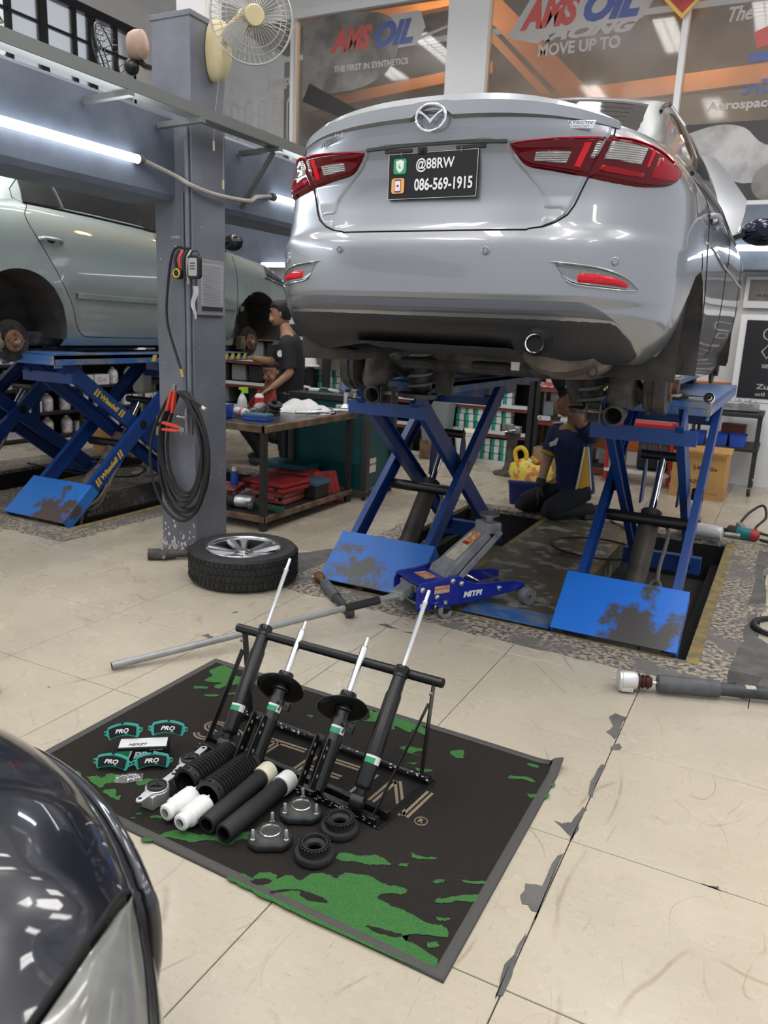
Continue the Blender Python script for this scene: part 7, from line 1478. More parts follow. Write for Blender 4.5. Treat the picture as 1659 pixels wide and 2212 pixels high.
for dx in (-.02, .02): MB().lathe([(.014, 0), (.016, .01), (.008, .018), (.014, .026), (.012, .034)], (dx, 0, 0), n=12).build('fitting', M['brass'] if 'brass' in M else M['gold'], t)
t = obj('parts_tray', 'clear bags and teal packets lying on the cabinet top', 'packets', (-3.52, 5.80, ZC_), R(10))
for k, (x, y, m) in enumerate(((-.12, 0, 'label_white'), (-.03, .03, 'teal_dark'), (.06, .0, 'label_white'), (.14, .03, 'blue_lid'), (-.2, .05, 'milky'))): MB().box((x, y, .012+.006*(k % 2)), (.09, .06, .02), (.1, .1*k, .4*k)).build('packet', M[m] if m in M else M['white_plastic'], t, 0, bevel=.004)
# ================================================================ the mechanics
M['skin'] = mat('skin', (.42, .235, .155), .5, spec=.3); M['hair'] = mat('black_hair', (.010, .009, .009), .5); M['shirt_black'] = mat('black_cotton', (.014, .015, .020), .85, bump=.2, bscale=120); M['trousers'] = mat('dark_trousers', (.012, .013, .017), .85); M['shirt_navy'] = mat('navy_jersey', (.010, .022, .085), .75, bump=.15, bscale=100); M['shirt_gold'] = mat('gold_jersey', (.55, .30, .03), .75); M['glove'] = mat('grey_glove', (.035, .035, .037), .8); M['shoe'] = mat('dark_shoe', (.03, .03, .032), .6); M['eye_white'] = mat('eye_white', (.7, .7, .68), .3)
def skinned(joints, edges, root, sub_=2):
    me = bpy.data.meshes.new('limbs'); names = list(joints); me.from_pydata([joints[n][0] for n in names], [(names.index(a), names.index(b)) for a, b in edges], [])
    o = bpy.data.objects.new('limbs', me); COL.objects.link(o); o.modifiers.new('skin', 'SKIN').use_smooth_shade = True
    for i, n in enumerate(names):
        d = me.skin_vertices[0].data[i]; r = joints[n][1]; d.radius = r if isinstance(r, tuple) else (r, r); d.use_root = n == root
    s = o.modifiers.new('sub', 'SUBSURF'); s.levels = sub_; s.render_levels = sub_
    dg = bpy.context.evaluated_depsgraph_get(); out = bpy.data.meshes.new_from_object(o.evaluated_get(dg)); vs = [v.co.copy() for v in out.vertices]; fs = [tuple(p.vertices) for p in out.polygons]
    bpy.data.objects.remove(o); bpy.data.meshes.remove(me); bpy.data.meshes.remove(out); return vs, fs
def head_geo(mb, c, f, up, s=1.0, m=0):
    """skull, jaw, nose, brow and ears, looking along f"""
    f = Vector(f).normalized(); u = Vector(up); u = (u-f*u.dot(f)).normalized(); r = f.cross(u); c = Vector(c); P = lambda x, y, z: c+(r*x+f*y+u*z)*s
    rows = []
    for z, w, fr, bk in ((-.115, .020, .050, -.0), (-.108, .040, .078, .02), (-.085, .054, .088, .045), (-.055, .064, .088, .075), (-.02, .071, .089, .092), (.02, .075, .091, .1), (.055, .075, .09, .1), (.085, .066, .075, .088), (.105, .045, .05, .06), (.114, .012, .014, .016)):
        rows.append([P(w*math.cos(a), (fr if math.sin(a) > 0 else bk)*math.sin(a), z) for a in lin(0, 2*PI, 25)[:-1]])
    mb.loft(rows, m=m)
    mb.loft([[P(x*w, y, z) for x, y in ((-1, d0), (0, d1), (1, d0))] for z, w, d0, d1 in ((.025, .008, .086, .092), (-.005, .011, .086, .104), (-.028, .017, .084, .112), (-.036, .013, .084, .095))], m=m)
    for s_ in (-1, 1):
        mb.ball(P(s_*.077, -.008, -.012), .03*s, 10, 6, (.35, .7, 1), m); mb.ball(P(s_*.03, .080, -.055), .03*s, 8, 6, m=m)
    mb.tube([P(-.022, .089, -.066), P(0, .096, -.064), P(.022, .089, -.066)], .007*s, 6, m=m); mb.tube([P(-.05, .082, .035), P(-.02, .09, .04), P(.02, .09, .04), P(.05, .082, .035)], .008*s, 6, m=m)
    return P
def hair_cap(P, name, par, low=.0):
    h = MB(); rows = []
    for z, w, fr, bk in ((-.06+low, .058, -.03, .094), (-.02, .074, -.01, .106), (.025, .080, .03, .110), (.06, .081, .098, .112), (.095, .072, .09, .10), (.118, .05, .06, .072), (.128, .012, .014, .018)):
        rows.append([P(w*math.cos(a)*1.02, (fr if math.sin(a) > 0 else bk)*math.sin(a), z) for a in lin(0, 2*PI, 25)[:-1]])
    h.loft(rows); return h.build(name, M['hair'], par, 60)
def hand_geo(mb, w, d, n, s=1.0, curl=.5, m=0, thumb=1):
    """palm at wrist w, fingers along d, n the back of the hand"""
    w = Vector(w); d = Vector(d).normalized(); n = Vector(n); n = (n-d*n.dot(d)).normalized(); a = d.cross(n)
    mb.loft([[w+d*t*s+(a*x*hw+n*y*hn)*s for x, y in ((-1, -.6), (-.6, -1), (.6, -1), (1, -.6), (1, .6), (.6, 1), (-.6, 1), (-1, .6))] for t, hw, hn in ((-.02, .026, .018), (.02, .034, .016), (.06, .041, .014), (.095, .040, .012))], m=m)
    for k, L in enumerate((.072, .082, .076, .058)):
        b = w+(d*.088+a*(-.030+.020*k))*s; p = [b]; dd = d.copy()
        for q in range(3):
            dd = (dd-n*curl*.55).normalized(); p.append(p[-1]+dd*L*s*(.44, .32, .24)[q])
        mb.tube(p, [.0095*s, .009*s, .008*s, .006*s], 7, m=m)
    b = w+(d*.02-a*.026*thumb)*s; mb.tube([b, b+(d*.03-a*.026*thumb-n*.008)*s, b+(d*.062-a*.034*thumb-n*.02)*s], [.013*s, .011*s, .008*s], 7, m=m)
def V3(*a): return Vector(a)
# ---- standing mechanic at the green car's front wheel
p = thing('person', 'person in a black T-shirt standing by the green car, one arm reaching forward', 'person', (-4.04, 5.98, 0)); O = Vector((-4.04, 5.98, 0))
J = {'pel': (V3(-4.03, 5.98, .84), .09), 'sp': (V3(-4.01, 5.98, 1.0), .085), 'ch': (V3(-4.02, 5.975, 1.17), .09), 'nk0': (V3(-4.03, 5.97, 1.27), .075), 'nk': (V3(-4.06, 5.955, 1.345), .052), 'hd': (V3(-4.09, 5.945, 1.43), .055),
     'sl': (V3(-3.96, 5.82, 1.235), .050), 'el': (V3(-3.90, 5.79, .99), .043), 'wl': (V3(-4.06, 5.72, .84), .030), 'sr': (V3(-4.10, 6.13, 1.235), .050), 'er': (V3(-4.27, 6.06, 1.06), .043), 'wr': (V3(-4.47, 5.99, 1.085), .030),
     'hl': (V3(-4.0, 5.89, .80), .09), 'kl': (V3(-4.02, 5.88, .44), .058), 'al': (V3(-3.98, 5.88, .09), .042), 'hr': (V3(-4.05, 6.07, .80), .09), 'kr': (V3(-4.10, 6.08, .44), .058), 'ar': (V3(-4.06, 6.09, .09), .042)}
J = {k: (v[0]-O, v[1]) for k, v in J.items()}
E_ = [('pel', 'sp'), ('sp', 'ch'), ('ch', 'nk0'), ('nk0', 'nk'), ('nk', 'hd'), ('nk0', 'sl'), ('sl', 'el'), ('el', 'wl'), ('nk0', 'sr'), ('sr', 'er'), ('er', 'wr'), ('pel', 'hl'), ('hl', 'kl'), ('kl', 'al'), ('pel', 'hr'), ('hr', 'kr'), ('kr', 'ar')]
b = MB(); b.add(*skinned(J, E_, 'pel')); F = V3(-.88, -.46, -.04); P = head_geo(b, V3(-4.11, 5.935, 1.495)-O, F, (0, 0, 1), .93)
hand_geo(b, J['wl'][0], V3(-.7, -.25, -.6), V3(-.3, .2, .8), .92, .4); hand_geo(b, J['wr'][0], V3(-.95, -.28, .0), V3(0, 0, 1), .92, .35, thumb=-1); b.build('body', M['skin'], p, 60); hair_cap(P, 'hair', p)
e = MB()
for s in (-1, 1): e.ball(P(s*.03, .083, .012), .0085, 8, 6)
e.build('eyes', M['hair'], p)
def limb(mb, pts, n=14):
    """cloth tube through (point, radius) pairs"""
    q = bez([p for p, r in pts], 4); rr = [v.x for v in bez([(r, 0, 0) for p, r in pts], 4)]; mb.tube(q, rr, n)
def torso(mb, secs, side, n=22):
    """cloth body through (centre, half width, half depth) sections"""
    side = Vector(side).normalized(); C = bez([c for c, w, d in secs], 4); Wd = [(v.x, v.y) for v in bez([(w, d, 0) for c, w, d in secs], 4)]; rings = []
    for i, c in enumerate(C):
        t = (C[min(i+1, len(C)-1)]-C[max(i-1, 0)]).normalized(); f = t.cross(side).normalized(); s_ = f.cross(t)
        rings.append([c+s_*Wd[i][0]*math.copysign(abs(math.cos(a))**.85, math.cos(a))+f*Wd[i][1]*math.sin(a) for a in lin(0, 2*PI, n+1)[:-1]])
    mb.loft(rings)
def dress(par, J, side, shirt, sl, sr, k=1.0):
    q = MB(); sp = J.get('sp', (J['pel'][0].lerp(J['ch'][0], .5), 0))[0]; up = (J['nk'][0]-J['nk0'][0]).normalized()
    torso(q, [(J['pel'][0]+(J['pel'][0]-sp)*.38, .168*k, .128*k), (J['pel'][0], .168*k, .130*k), (sp, .158*k, .120*k), (J['ch'][0], .178*k, .126*k), (J['nk0'][0]-up*.02, .165*k, .098*k), (J['nk0'][0]+up*.025, .085*k, .068*k), (J['nk'][0]-up*.02, .060*k, .058*k)], side)
    for a, e, t in (('sl', 'el', sl), ('sr', 'er', sr)):
        A, E = J[a][0], J[e][0]; ins = A.lerp(J['nk0'][0], .35); limb(q, [(ins, .070*k), (A, .076*k), (A.lerp(E, t*.6), .072*k), (A.lerp(E, t), .070*k)])
    o = q.build(shirt[0], M[shirt[1]], par, 60); q = MB()
    torso(q, [(J['pel'][0]+(sp-J['pel'][0])*.3, .150*k, .115*k), (J['pel'][0], .158*k, .122*k), (J['hl'][0].lerp(J['hr'][0], .5)-(sp-J['pel'][0])*.2, .150*k, .115*k)], side)
    for a, e, f in (('hl', 'kl', 'al'), ('hr', 'kr', 'ar')): limb(q, [(J[a][0], .098*k), (J[a][0].lerp(J[e][0], .5), .088*k), (J[e][0], .075*k), (J[e][0].lerp(J[f][0], .5), .066*k), (J[f][0], .054*k)])
    q.build('trousers', M['trousers'], par, 60); return o
mid = lambda a, c, t: J[a][0].lerp(J[c][0], t)
ex = {'cl': (mid('sl', 'el', .86), .066), 'cr': (mid('sr', 'er', .86), .066), 'hem': (J['pel'][0]+V3(0, 0, -.05), .145)}
dress(p, J, J['sl'][0]-J['sr'][0], ('t_shirt', 'shirt_black'), .86, .86, .95)
for k in ('al', 'ar'):
    c = J[k][0]; MB().loft([[c+F*t+V3(0, 0, 1)*(z-.09)+V3(.46, -.88, 0)*x for x, z in ((-w, 0), (w, 0), (w*.8, h), (-w*.8, h))] for t, w, h in ((-.08, .035, .07), (0, .042, .10), (.10, .045, .06), (.16, .03, .035))]).build('shoe', M['shoe'], p, 60, bevel=.01)
MB().prism([(.026*math.cos(a), .03*math.sin(a)) for a in lin(0, 2*PI, 15)[:-1]], .002, XF(J['sl'][0]+V3(-.015, -.083, -.08), (-.9, -.42, 0), (0, 0, 1))).build('shirt_badge', M['label_white'], p, 0)
# ---- crouching helper behind the bench, mostly hidden
p3 = thing('person', 'person in a dark red top crouching behind the bench, mostly hidden', 'person', (-4.66, 6.58, -.0)); O = Vector((-4.66, 6.58, -.0))
J = {'pel': (V3(.04, .02, .34), .09), 'ch': (V3(0, 0, .62), .09), 'nk0': (V3(-.01, -.01, .74), .07), 'nk': (V3(-.01, -.02, .80), .05), 'hd': (V3(-.0, -.03, .86), .055), 'sl': (V3(.13, -.12, .70), .050), 'el': (V3(.10, -.30, .50), .042), 'wl': (V3(-.05, -.36, .45), .03), 'sr': (V3(-.14, .12, .70), .050), 'er': (V3(-.30, .02, .50), .042), 'wr': (V3(-.36, -.15, .50), .03), 'hl': (V3(.10, -.06, .30), .09), 'kl': (V3(-.12, -.30, .42), .06), 'al': (V3(.02, -.16, .08), .045), 'hr': (V3(-.04, .10, .30), .09), 'kr': (V3(-.34, .0, .40), .06), 'ar': (V3(-.16, .06, .08), .045)}
E3 = [('pel', 'ch')]+[q for q in E_ if q[0] not in ('sp',) and q != ('pel', 'sp')]
b = MB(); b.add(*skinned(J, E3, 'pel')); P = head_geo(b, V3(.02, -.05, .94), V3(.35, -.9, -.15), (0, 0, 1), .93); hand_geo(b, J['wl'][0], V3(-.8, -.3, -.2), V3(0, 0, 1), .9); hand_geo(b, J['wr'][0], V3(-.5, -.8, 0), V3(0, 0, 1), .9, thumb=-1); b.build('body', M['skin'], p3, 60); hair_cap(P, 'hair', p3)
mid = lambda a, c, t: J[a][0].lerp(J[c][0], t); ex = {'cl': (mid('sl', 'el', .8), .062), 'cr': (mid('sr', 'er', .8), .062)}
dress(p3, J, J['sl'][0]-J['sr'][0], ('t_shirt', 'case_red'), .8, .8, .93)
for k in ('al', 'ar'): MB().ball(J[k][0]+V3(-.05, -.06, -.035), .055, 12, 8, (1.3, 1.3, .75)).build('shoe', M['shoe'], p3)
# ---- kneeling mechanic under the silver car
p2 = thing('person', 'person in a navy and gold sports shirt kneeling under the silver sedan, looking up', 'person', (-1.42, 6.10, 0)); O = Vector((-1.42, 6.10, 0))
J = {'pel': (V3(-1.40, 6.12, .27), .09), 'sp': (V3(-1.42, 6.10, .43), .085), 'ch': (V3(-1.44, 6.08, .60), .09), 'nk0': (V3(-1.43, 6.07, .705), .075), 'nk': (V3(-1.435, 6.06, .775), .055), 'hd': (V3(-1.45, 6.05, .85), .058),
     'sr': (V3(-1.585, 6.16, .665), .065), 'er': (V3(-1.635, 6.10, .45), .045), 'wr': (V3(-1.65, 6.01, .245), .032), 'sl': (V3(-1.285, 5.99, .69), .066), 'el': (V3(-1.37, 5.84, .84), .048), 'wl': (V3(-1.50, 5.83, 1.02), .034),
     'hr': (V3(-1.47, 6.17, .24), .10), 'kr': (V3(-1.77, 6.00, .085), .072), 'ar': (V3(-1.42, 6.28, .075), .045), 'hl': (V3(-1.32, 6.08, .24), .10), 'kl': (V3(-1.52, 5.86, .085), .074), 'al': (V3(-1.26, 6.16, .075), .045)}
J = {k: (v[0]-O, v[1]) for k, v in J.items()}
b = MB(); b.add(*skinned(J, E_, 'pel')); F = V3(-.72, -.55, .36); P = head_geo(b, V3(-1.485, 6.03, .91)-O, F, (-.25, -.2, 1), .95); b.build('body', M['skin'], p2, 60); hair_cap(P, 'hair', p2)
g = MB(); hand_geo(g, J['wr'][0], V3(-.15, -.2, -.95), V3(-.7, -.6, 0), 1.0, .3); g.tube([J['wr'][0]+V3(.004, .02, .05), J['wr'][0]], [.042, .038], 12); g.build('glove', M['glove'], p2, 60)
g = MB(); hand_geo(g, J['wl'][0], V3(-.5, .0, .8), V3(.5, -.7, .4), 1.0, .7, thumb=-1); g.tube([J['wl'][0]+V3(.025, 0, -.04), J['wl'][0]], [.044, .04], 12); g.build('glove', M['glove'], p2, 60)
mid = lambda a, c, t: J[a][0].lerp(J[c][0], t); ex = {'cl': (mid('sl', 'el', .62), .064), 'cr': (mid('sr', 'er', .72), .066), 'hem': (J['pel'][0]+V3(0, 0, -.03), .142)}
dress(p2, J, J['sl'][0]-J['sr'][0], ('sports_shirt', 'shirt_navy'), .62, .72, .98)
# gold side panel with white piping, collar, cuff and chest logo follow the shirt
L_ = V3(.5, -.87, 0).normalized(); rt_ = V3(.87, -.5, 0); pan = MB(); pip = MB(); rows = []
for t in lin(0, 1, 9):
    c = V3(-1.395, 6.115, .235).lerp(V3(-1.40, 6.06, .60), t)-O; hw = lerp(.75, .16, t); rr = lerp(.152, .148, t)+.012*math.sin(PI*t)*0
    rows.append([c+V3(math.cos(a)*rr, math.sin(a)*rr, 0) for a in lin(-.85-hw*.6, -.85+hw*.6, 7)])
pan.grid(rows); pan.build('gold_side_panel', M['shirt_gold'], p2, 60)
for k in (0, -1): pip.tube([r[k] for r in rows], .007, 6)
pip.build('white_piping', M['label_white'], p2, 60)['kind'] = 'stuff'
c = J['nk'][0]+V3(0, 0, -.045); MB().tube([c+V3(.066*math.cos(a), .06*math.sin(a), .012*math.sin(a+1)) for a in lin(0, 2*PI, 21)[:-1]], .012, 8, closed=True).build('gold_collar', M['shirt_gold'], p2)
c = ex['cr'][0]; d = (J['er'][0]-J['sr'][0]).normalized(); MB().lathe([(.070, -.012), (.073, 0), (.069, .012)], c+d*.02, d, 20, cap=False).build('gold_cuff', M['shirt_gold'], p2)
X = XF(J['ch'][0]+V3(-.115, -.112, .0), (.75, -.62, .3), (.1, -.1, 1)); q = MB(); q.prism([(-.06, -.02), (.02, -.016), (.06, .03), (.04, .034), (-.01, .018), (-.065, .012)], .003, X); q.build('chest_logo', M['label_white'], p2, 0)
MB().tube([J['sr'][0]+V3(-.03, -.05, .075), J['sr'][0]+V3(.06, -.075, .09), J['nk'][0]+V3(-.05, -.04, -.03)], .008, 6).build('shoulder_stripe', M['label_white'], p2)
for k in ('al', 'ar'): c = J[k][0]; MB().loft([[c+V3(.5, .87, 0)*t+V3(0, 0, 1)*(z-.07)+V3(.87, -.5, 0)*x for x, z in ((-w, 0), (w, 0), (w*.8, h), (-w*.8, h))] for t, w, h in ((-.10, .04, .05), (0, .045, .09), (.10, .042, .10))]).build('shoe', M['shoe'], p2, 60, bevel=.01)
# ================================================================ shelves, stores and clutter along the back wall
M['crate_blue'] = mat('crate_blue', (.02, .03, .16), .5); M['pack_pink'] = mat('mauve_label', (.52, .36, .50), .5, col2=(.75, .72, .75), vscale=30)
M['shelf_lip'] = mat('white_shelf_lip', (.62, .63, .64), .4); M['rack_rust'] = mat('oxide_red_rack', (.20, .05, .03), .5); M['box_teal'] = mat('teal_carton', (.02, .30, .22), .5); M['box_white'] = mat('white_carton', (.66, .69, .67), .5); M['cardboard'] = mat('cardboard', (.50, .28, .10), .7, var=.15, vscale=6); M['paper_bag'] = mat('brown_paper', (.34, .24, .14), .7); M['yellow_bag'] = mat('yellow_plastic_bag', (.75, .62, .10), .4, col2=(.62, .20, .10), vscale=16, lo=.52, hi=.58); M['red_steel'] = mat('red_rack_steel', (.42, .02, .025), .4); M['poster'] = mat('black_poster', (.014, .014, .018), .35); M['tool_teal'] = mat('tool_teal', (.01, .16, .18), .4); M['foil'] = mat('white_foil', (.75, .74, .74), .3, .3, bump=.5, bscale=30); M['grey_bin'] = mat('grey_bin', (.20, .22, .23), .5); M['purple'] = mat('purple_box', (.14, .03, .24), .5); M['khaki'] = mat('khaki_cloth', (.20, .18, .12), .9); M['price_tag'] = mat('price_tag', (.60, .62, .66), .5, col2=(.50, .10, .08), vscale=9, lo=.5, hi=.55)
r = thing('parts_shelving', 'steel shelving with white lips holding rows of teal and white cartons', 'shelving', (-3.8, 8.15, 0)); LV = (.034, .362, .655, .955, 1.255)
for z in LV:
    s = MB().box((.0, .2, z-.02), (2.70, .40, .03)).build('shelf_board', M['frame_black'], r, 0); MB().box((.0, -.004, z-.018), (2.70, .012, .038)).build('shelf_lip', M['shelf_lip'], s, 0)
    MB().box((0, .02, z-.055), (2.70, .03, .035)).build('shelf_beam', M['rack_rust'], r, 0)
for x in (-1.38, 0, 1.38):
    for y in (.02, .38): MB().box((x, y, .70), (.05, .04, 1.40)).build('upright', M['frame_black'], r, 0)
MB().box((0, .41, .7), (2.76, .012, 1.4)).build('back_panel', M['frame_black'], r, 0)
r2 = copy_tree(r, None, 'added dark shelving with black boxes in place of the dark hall beyond the standing person', (-6.62, 8.15, 0))  # added shelving and boxes, dark to stand in for the dark hall
for z in LV[:4]:
    for k in range(9):
        if (k+int(z*9)) % 5 == 3: continue
        o = MB().box((0, 0, .11), (.22, .26, .20)).build('filler_box', M['frame_black' if (k+int(z*7)) % 3 else 'grey_bin'], None, 0, bevel=.006); o.location = (-7.72+.275*k, 8.36, z-.002); tag(o, 'dark filler box on the added shelving beyond the standing person' if (k+int(z*7)) % 3 else 'grey filler box on the added shelving beyond the standing person', 'box', 'filler boxes on the added dark shelving')
bm = MB(); bm.box((-.026, 0, .038), (.040, .13, .072)); bm.box((.020, 0, .038), (.052, .1301, .0721), m=1); box_me = bm.mesh('carton', [M['box_teal'], M['box_white']], 0)
rnd = random.Random(12); n = 0
for li, z in enumerate(LV[:4]):
    for c in range(23):
        x = -5.06+.108*c
        if not (x > -3.30 or x < -4.62) or (x < -4.6 and li < 2): continue
        for k in range(3 if li < 3 else 2):
            if rnd.random() < .10 and k == 2: break
            o = bpy.data.objects.new('filter_carton', box_me); COL.objects.link(o); o.location = (x+rnd.uniform(-.006, .006), 8.24+rnd.uniform(0, .02), z-.004+.0805*k); o.rotation_euler = (0, 0, rnd.uniform(-.05, .05)); tag(o, 'small teal and white carton stacked in rows on the back shelving', 'carton', 'filter cartons on the shelving')
r = thing('accessory_rack', 'dark rack with red beams and price tags beside the carton shelving', 'rack', (-1.93, 8.18, 0))
for z in (.10, .55, .90, 1.2): MB().box((0, .2, z), (.84, .40, .03)).build('shelf_board', M['frame_black'], r, 0); MB().box((0, .0, z-.05), (.84, .03, .05)).build('shelf_beam', M['rack_rust'], r, 0)
for x in (-.42, .42):
    for y in (0, .4): MB().box((x, y, .7), (.04, .04, 1.4)).build('upright', M['frame_black'], r, 0)
for x in (-.33, -.08, .2):
    for z in (.55, .90): MB().prism(rrect(.15, .05, .022), .006, XF((x, -.022, z), (1, 0, 0), (0, 0, 1))).build('price_tag', M['price_tag'], r, 0)
goods = (('white oval pack standing on the accessory rack', 'box_white'), ('black boxed accessory standing on the accessory rack', 'black_paint'), ('grey blister pack standing on the accessory rack', 'grey_bin'))
for z in (.117, .567, .917):
    for k in range(5):
        lb, m = goods[(k+int(z*10)) % 3]; o = MB().box((0, 0, .075), (.11, .10, .15)).build('accessory_pack', M[m], None, 0, bevel=.008); o.location = (-2.25+.16*k, 8.30, z); tag(o, lb, 'pack', 'packs on the accessory rack')
def T(nm, lb, cat, loc, rz=0, g=None): return thing(nm, lb, cat, loc, rz, g)
t = T('spray_bottle', 'white spray bottle hanging at the right end of the accessory rack', 'bottle', (-1.66, 8.10, .72)); MB().lathe([(.05, 0), (.055, .01), (.055, .10), (.02, .17), (.018, .19)], n=16).build('bottle', M['milky'], t); MB().box((.01, 0, .21), (.09, .035, .04)).build('trigger_head', M['lime'], t, bevel=.006)
t = T('grey_bin', 'tall grey bin standing in front of the carton shelving', 'bin', (-3.42, 8.0, .22)); MB().loft([[Vector((x*w, y*w, z)) for x, y in rrect(.34, .26, .04)] for z, w in ((0, .85), (.42, 1), (.42, .94), (.02, .8))]).build('bin_shell', M['grey_bin'], t, 30); MB().box((0, 0, .35), (.28, .2, .02)).build('bin_lid', M['grey_bin'], t, 0)
MB().box((0, 0, -.11), (.3, .24, .22)).build('bin_base', M['wood'], t, 0, bevel=.01)
t = T('white_bucket', 'white bucket full of rags between the lift arms and the shelving', 'bucket', (-3.05, 7.98, .0)); MB().lathe([(0, .10), (.10, .10), (.135, .32), (.142, .32), (.142, .335), (.13, .335), (.1, .12)], n=26).build('pail', M['white_plastic'], t); MB().lathe([(.07, 0), (.09, .10)], n=14).build('stand', M['wood'], t); MB().ball((0.02, 0, .34), .09, 14, 8, (1.1, 1, .5)).build('rag_heap', M['cream_cap'], t)
t = T('jerry_can', 'white canister lying on top of the shelving above the lift', 'canister', (-3.52, 8.3, 1.275)); MB().box((0, 0, .12), (.28, .16, .24)).build('canister', M['milky'], t, bevel=.03); MB().box((.06, -.082, .12), (.10, .004, .14)).build('label', M['purple'], t, 0); MB().cyl((.1, 0, .235), (.1, 0, .27), .025, n=12).build('cap', M['blue_plastic'], t)
t = T('pedestal_vise', 'dark cast iron pedestal with a vise head standing by the shelving', 'vise', (-2.42, 7.62, 0)); MB().lathe([(.17, 0), (.17, .02), (.08, .05), (.06, .10), (.055, .36), (.08, .40), (.08, .42)], n=20).build('pedestal', M['under'], t); MB().box((0, 0, .46), (.16, .09, .08)).build('vise_body', M['dull_steel'], t, bevel=.012); MB().box((-.03, -.07, .49), (.12, .03, .07)).build('jaw', M['dull_steel'], t, bevel=.006); MB().tube([(.0, -.14, .46), (0, -.05, .46)], .014, 8).build('screw', M['steel'], t); MB().tube([(-.07, -.13, .44), (.07, -.13, .48)], .006, 6).build('handle_bar', M['steel'], t)
t = T('shopping_bag', 'yellow and red plastic bag on the floor beside the kneeling person', 'bag', (-2.10, 7.28, 0)); rnd = random.Random(3)
MB().loft([[Vector((w*math.cos(a)*(1+.10*math.sin(5*a+z*20)), .75*w*math.sin(a), z+.02*math.sin(3*a+1)*(z > .1))) for a in lin(0, 2*PI, 29)[:-1]] for z, w in ((0, .15), (.03, .19), (.12, .21), (.20, .19), (.22, .13), (.16, .08))]).build('bag', M['yellow_bag'], t, 60); MB().tube(bez([(-.15, 0, .2), (-.17, 0, .30), (-.11, .0, .34), (-.06, 0, .29), (-.06, 0, .2)], 5), .022, 8).build('bag_handle', M['yellow'], t)
for k in range(7): MB().box((.02+.045*(k%4)-.06, .05*(k//4)-.03, .205+.012*(k%3)), (.07, .06, .03), (.3*k, .4-.2*k, .7*k)).build('snack_packet', M[('red_plastic', 'cream_cap', 'shirt_gold')[k % 3]], t, 0, bevel=.008)
t = T('paper_sack', 'brown paper sack standing behind the yellow bag', 'sack', (-2.04, 7.60, 0)); MB().loft([[Vector((x*k, y*k, z)) for x, y in rrect(.26, .16, .03)] for z, k in ((0, .95), (.12, 1.05), (.32, 1.0), (.32, .93), (.2, .93))]).build('sack', M['paper_bag'], t, 30)
t = T('blue_crate', 'dark blue plastic crate on the floor left of the kneeling person', 'crate', (-1.86, 6.42, 0), R(20)); MB().loft([[Vector((x*k, y*k, z)) for x, y in rrect(.34, .24, .02)] for z, k in ((0, .9), (.16, 1), (.165, 1.04), (.15, .95), (.02, .86))]).build('crate', M['crate_blue'], t, 30); MB().box((0, 0, .03), (.26, .17, .03)).build('crate_floor', M['gap'], t, 0)
t = T('red_trolley', 'red steel rack with three brake drums behind the right lift', 'rack', (-1.22, 7.9, 0))
for x in (-.30, .30):
    for y in (0, .3): MB().box((x, y, .33), (.03, .03, .62)).build('post', M['red_steel'], t, 0)
for z in (.13, .60): MB().box((0, .15, z), (.62, .34, .03)).build('shelf_board', M['red_steel'] if z > .3 else M['shelf_lip'], t, 0)
for k in range(3):
    o = T('brake_drum_stored', ('left', 'middle', 'right')[k]+' of three black drums standing in the red rack', 'drum', (-1.20+.105*k, 8.05, .145), 0, 'drums in the red rack'); MB().lathe([(.06, -.045), (.15, -.045), (.16, -.03), (.16, .03), (.15, .045), (.06, .045)], (0, 0, .162), (1, .12, 0), 26).build('drum_body', M['black_rubber'], o); MB().lathe([(.05, .046), (.058, .05), (.03, .052)], (0, 0, .162), (1, .12, 0), 16).build('hub', M['dull_steel'], o)
t = T('carton_box', 'small cardboard box on the left of the red rack', 'box', (-1.43, 8.0, .146)); MB().box((0, 0, .13), (.14, .2, .26)).build('carton', M['paper_bag'], t, 0, bevel=.004); MB().box((0, -.101, .13), (.05, .002, .24)).build('tape', M['cream_cap'], t, 0)
t = T('cardboard_box', 'large open cardboard box standing in front of the black table', 'box', (-.62, 7.74, 0), R(-4)); b = MB()
for c, d in (((0, -.14, .2), (.46, .008, .40)), ((0, .14, .2), (.46, .008, .40)), ((-.226, 0, .2), (.008, .28, .40)), ((.226, 0, .2), (.008, .28, .40)), ((0, 0, .006), (.46, .28, .01))): b.box(c, d)
b.build('carton', M['cardboard'], t, 0); q = MB(); q.box((0, .20, .42), (.46, .14, .006), (.35, 0, 0)); q.build('flap', M['cardboard'], t, 0); q = MB(); q.box((0, -.15, .39), (.46, .006, .09), (.5, 0, 0)); q.build('flap', M['cardboard'], t, 0)
q = MB(); X = XF((0, -.1445, .2), (1, 0, 0), (0, 0, 1)); put_text(q, 'E-Mobelike', X @ Matrix.Translation((.06, .09, 0)), fit=(.20, .04), size=.05, bold=.001); put_text(q, 'BLAZER', X @ Matrix.Translation((-.03, -.04, 0)), fit=(.18, .035), size=.05, bold=.002); put_text(q, 'made for garage', X @ Matrix.Translation((.12, -.14, 0)), fit=(.14, .015), size=.03); q.build('carton_lettering', M['print_dark'], t, 0)
t = T('black_table', 'black two-tier service table standing along the orange-striped wall', 'table', (-.48, 8.30, 0))
for z, m in ((.76, 'frame_black'), (.44, 'frame_black')): MB().box((0, 0, z), (.62, .60, .035)).build('tabletop' if z > .5 else 'lower_shelf', M[m], t, 0, bevel=.004)
for x in (-.28, .28):
    for y in (-.27, .27): MB().box((x, y, .42), (.03, .03, .66)).build('leg', M['frame_black'], t, 0); MB().lathe([(0, -.012), (.035, -.012), (.037, 0), (.035, .012), (0, .012)], (x, y, .04), (1, .2, 0), 14).build('castor', M['black_rubber'], t)
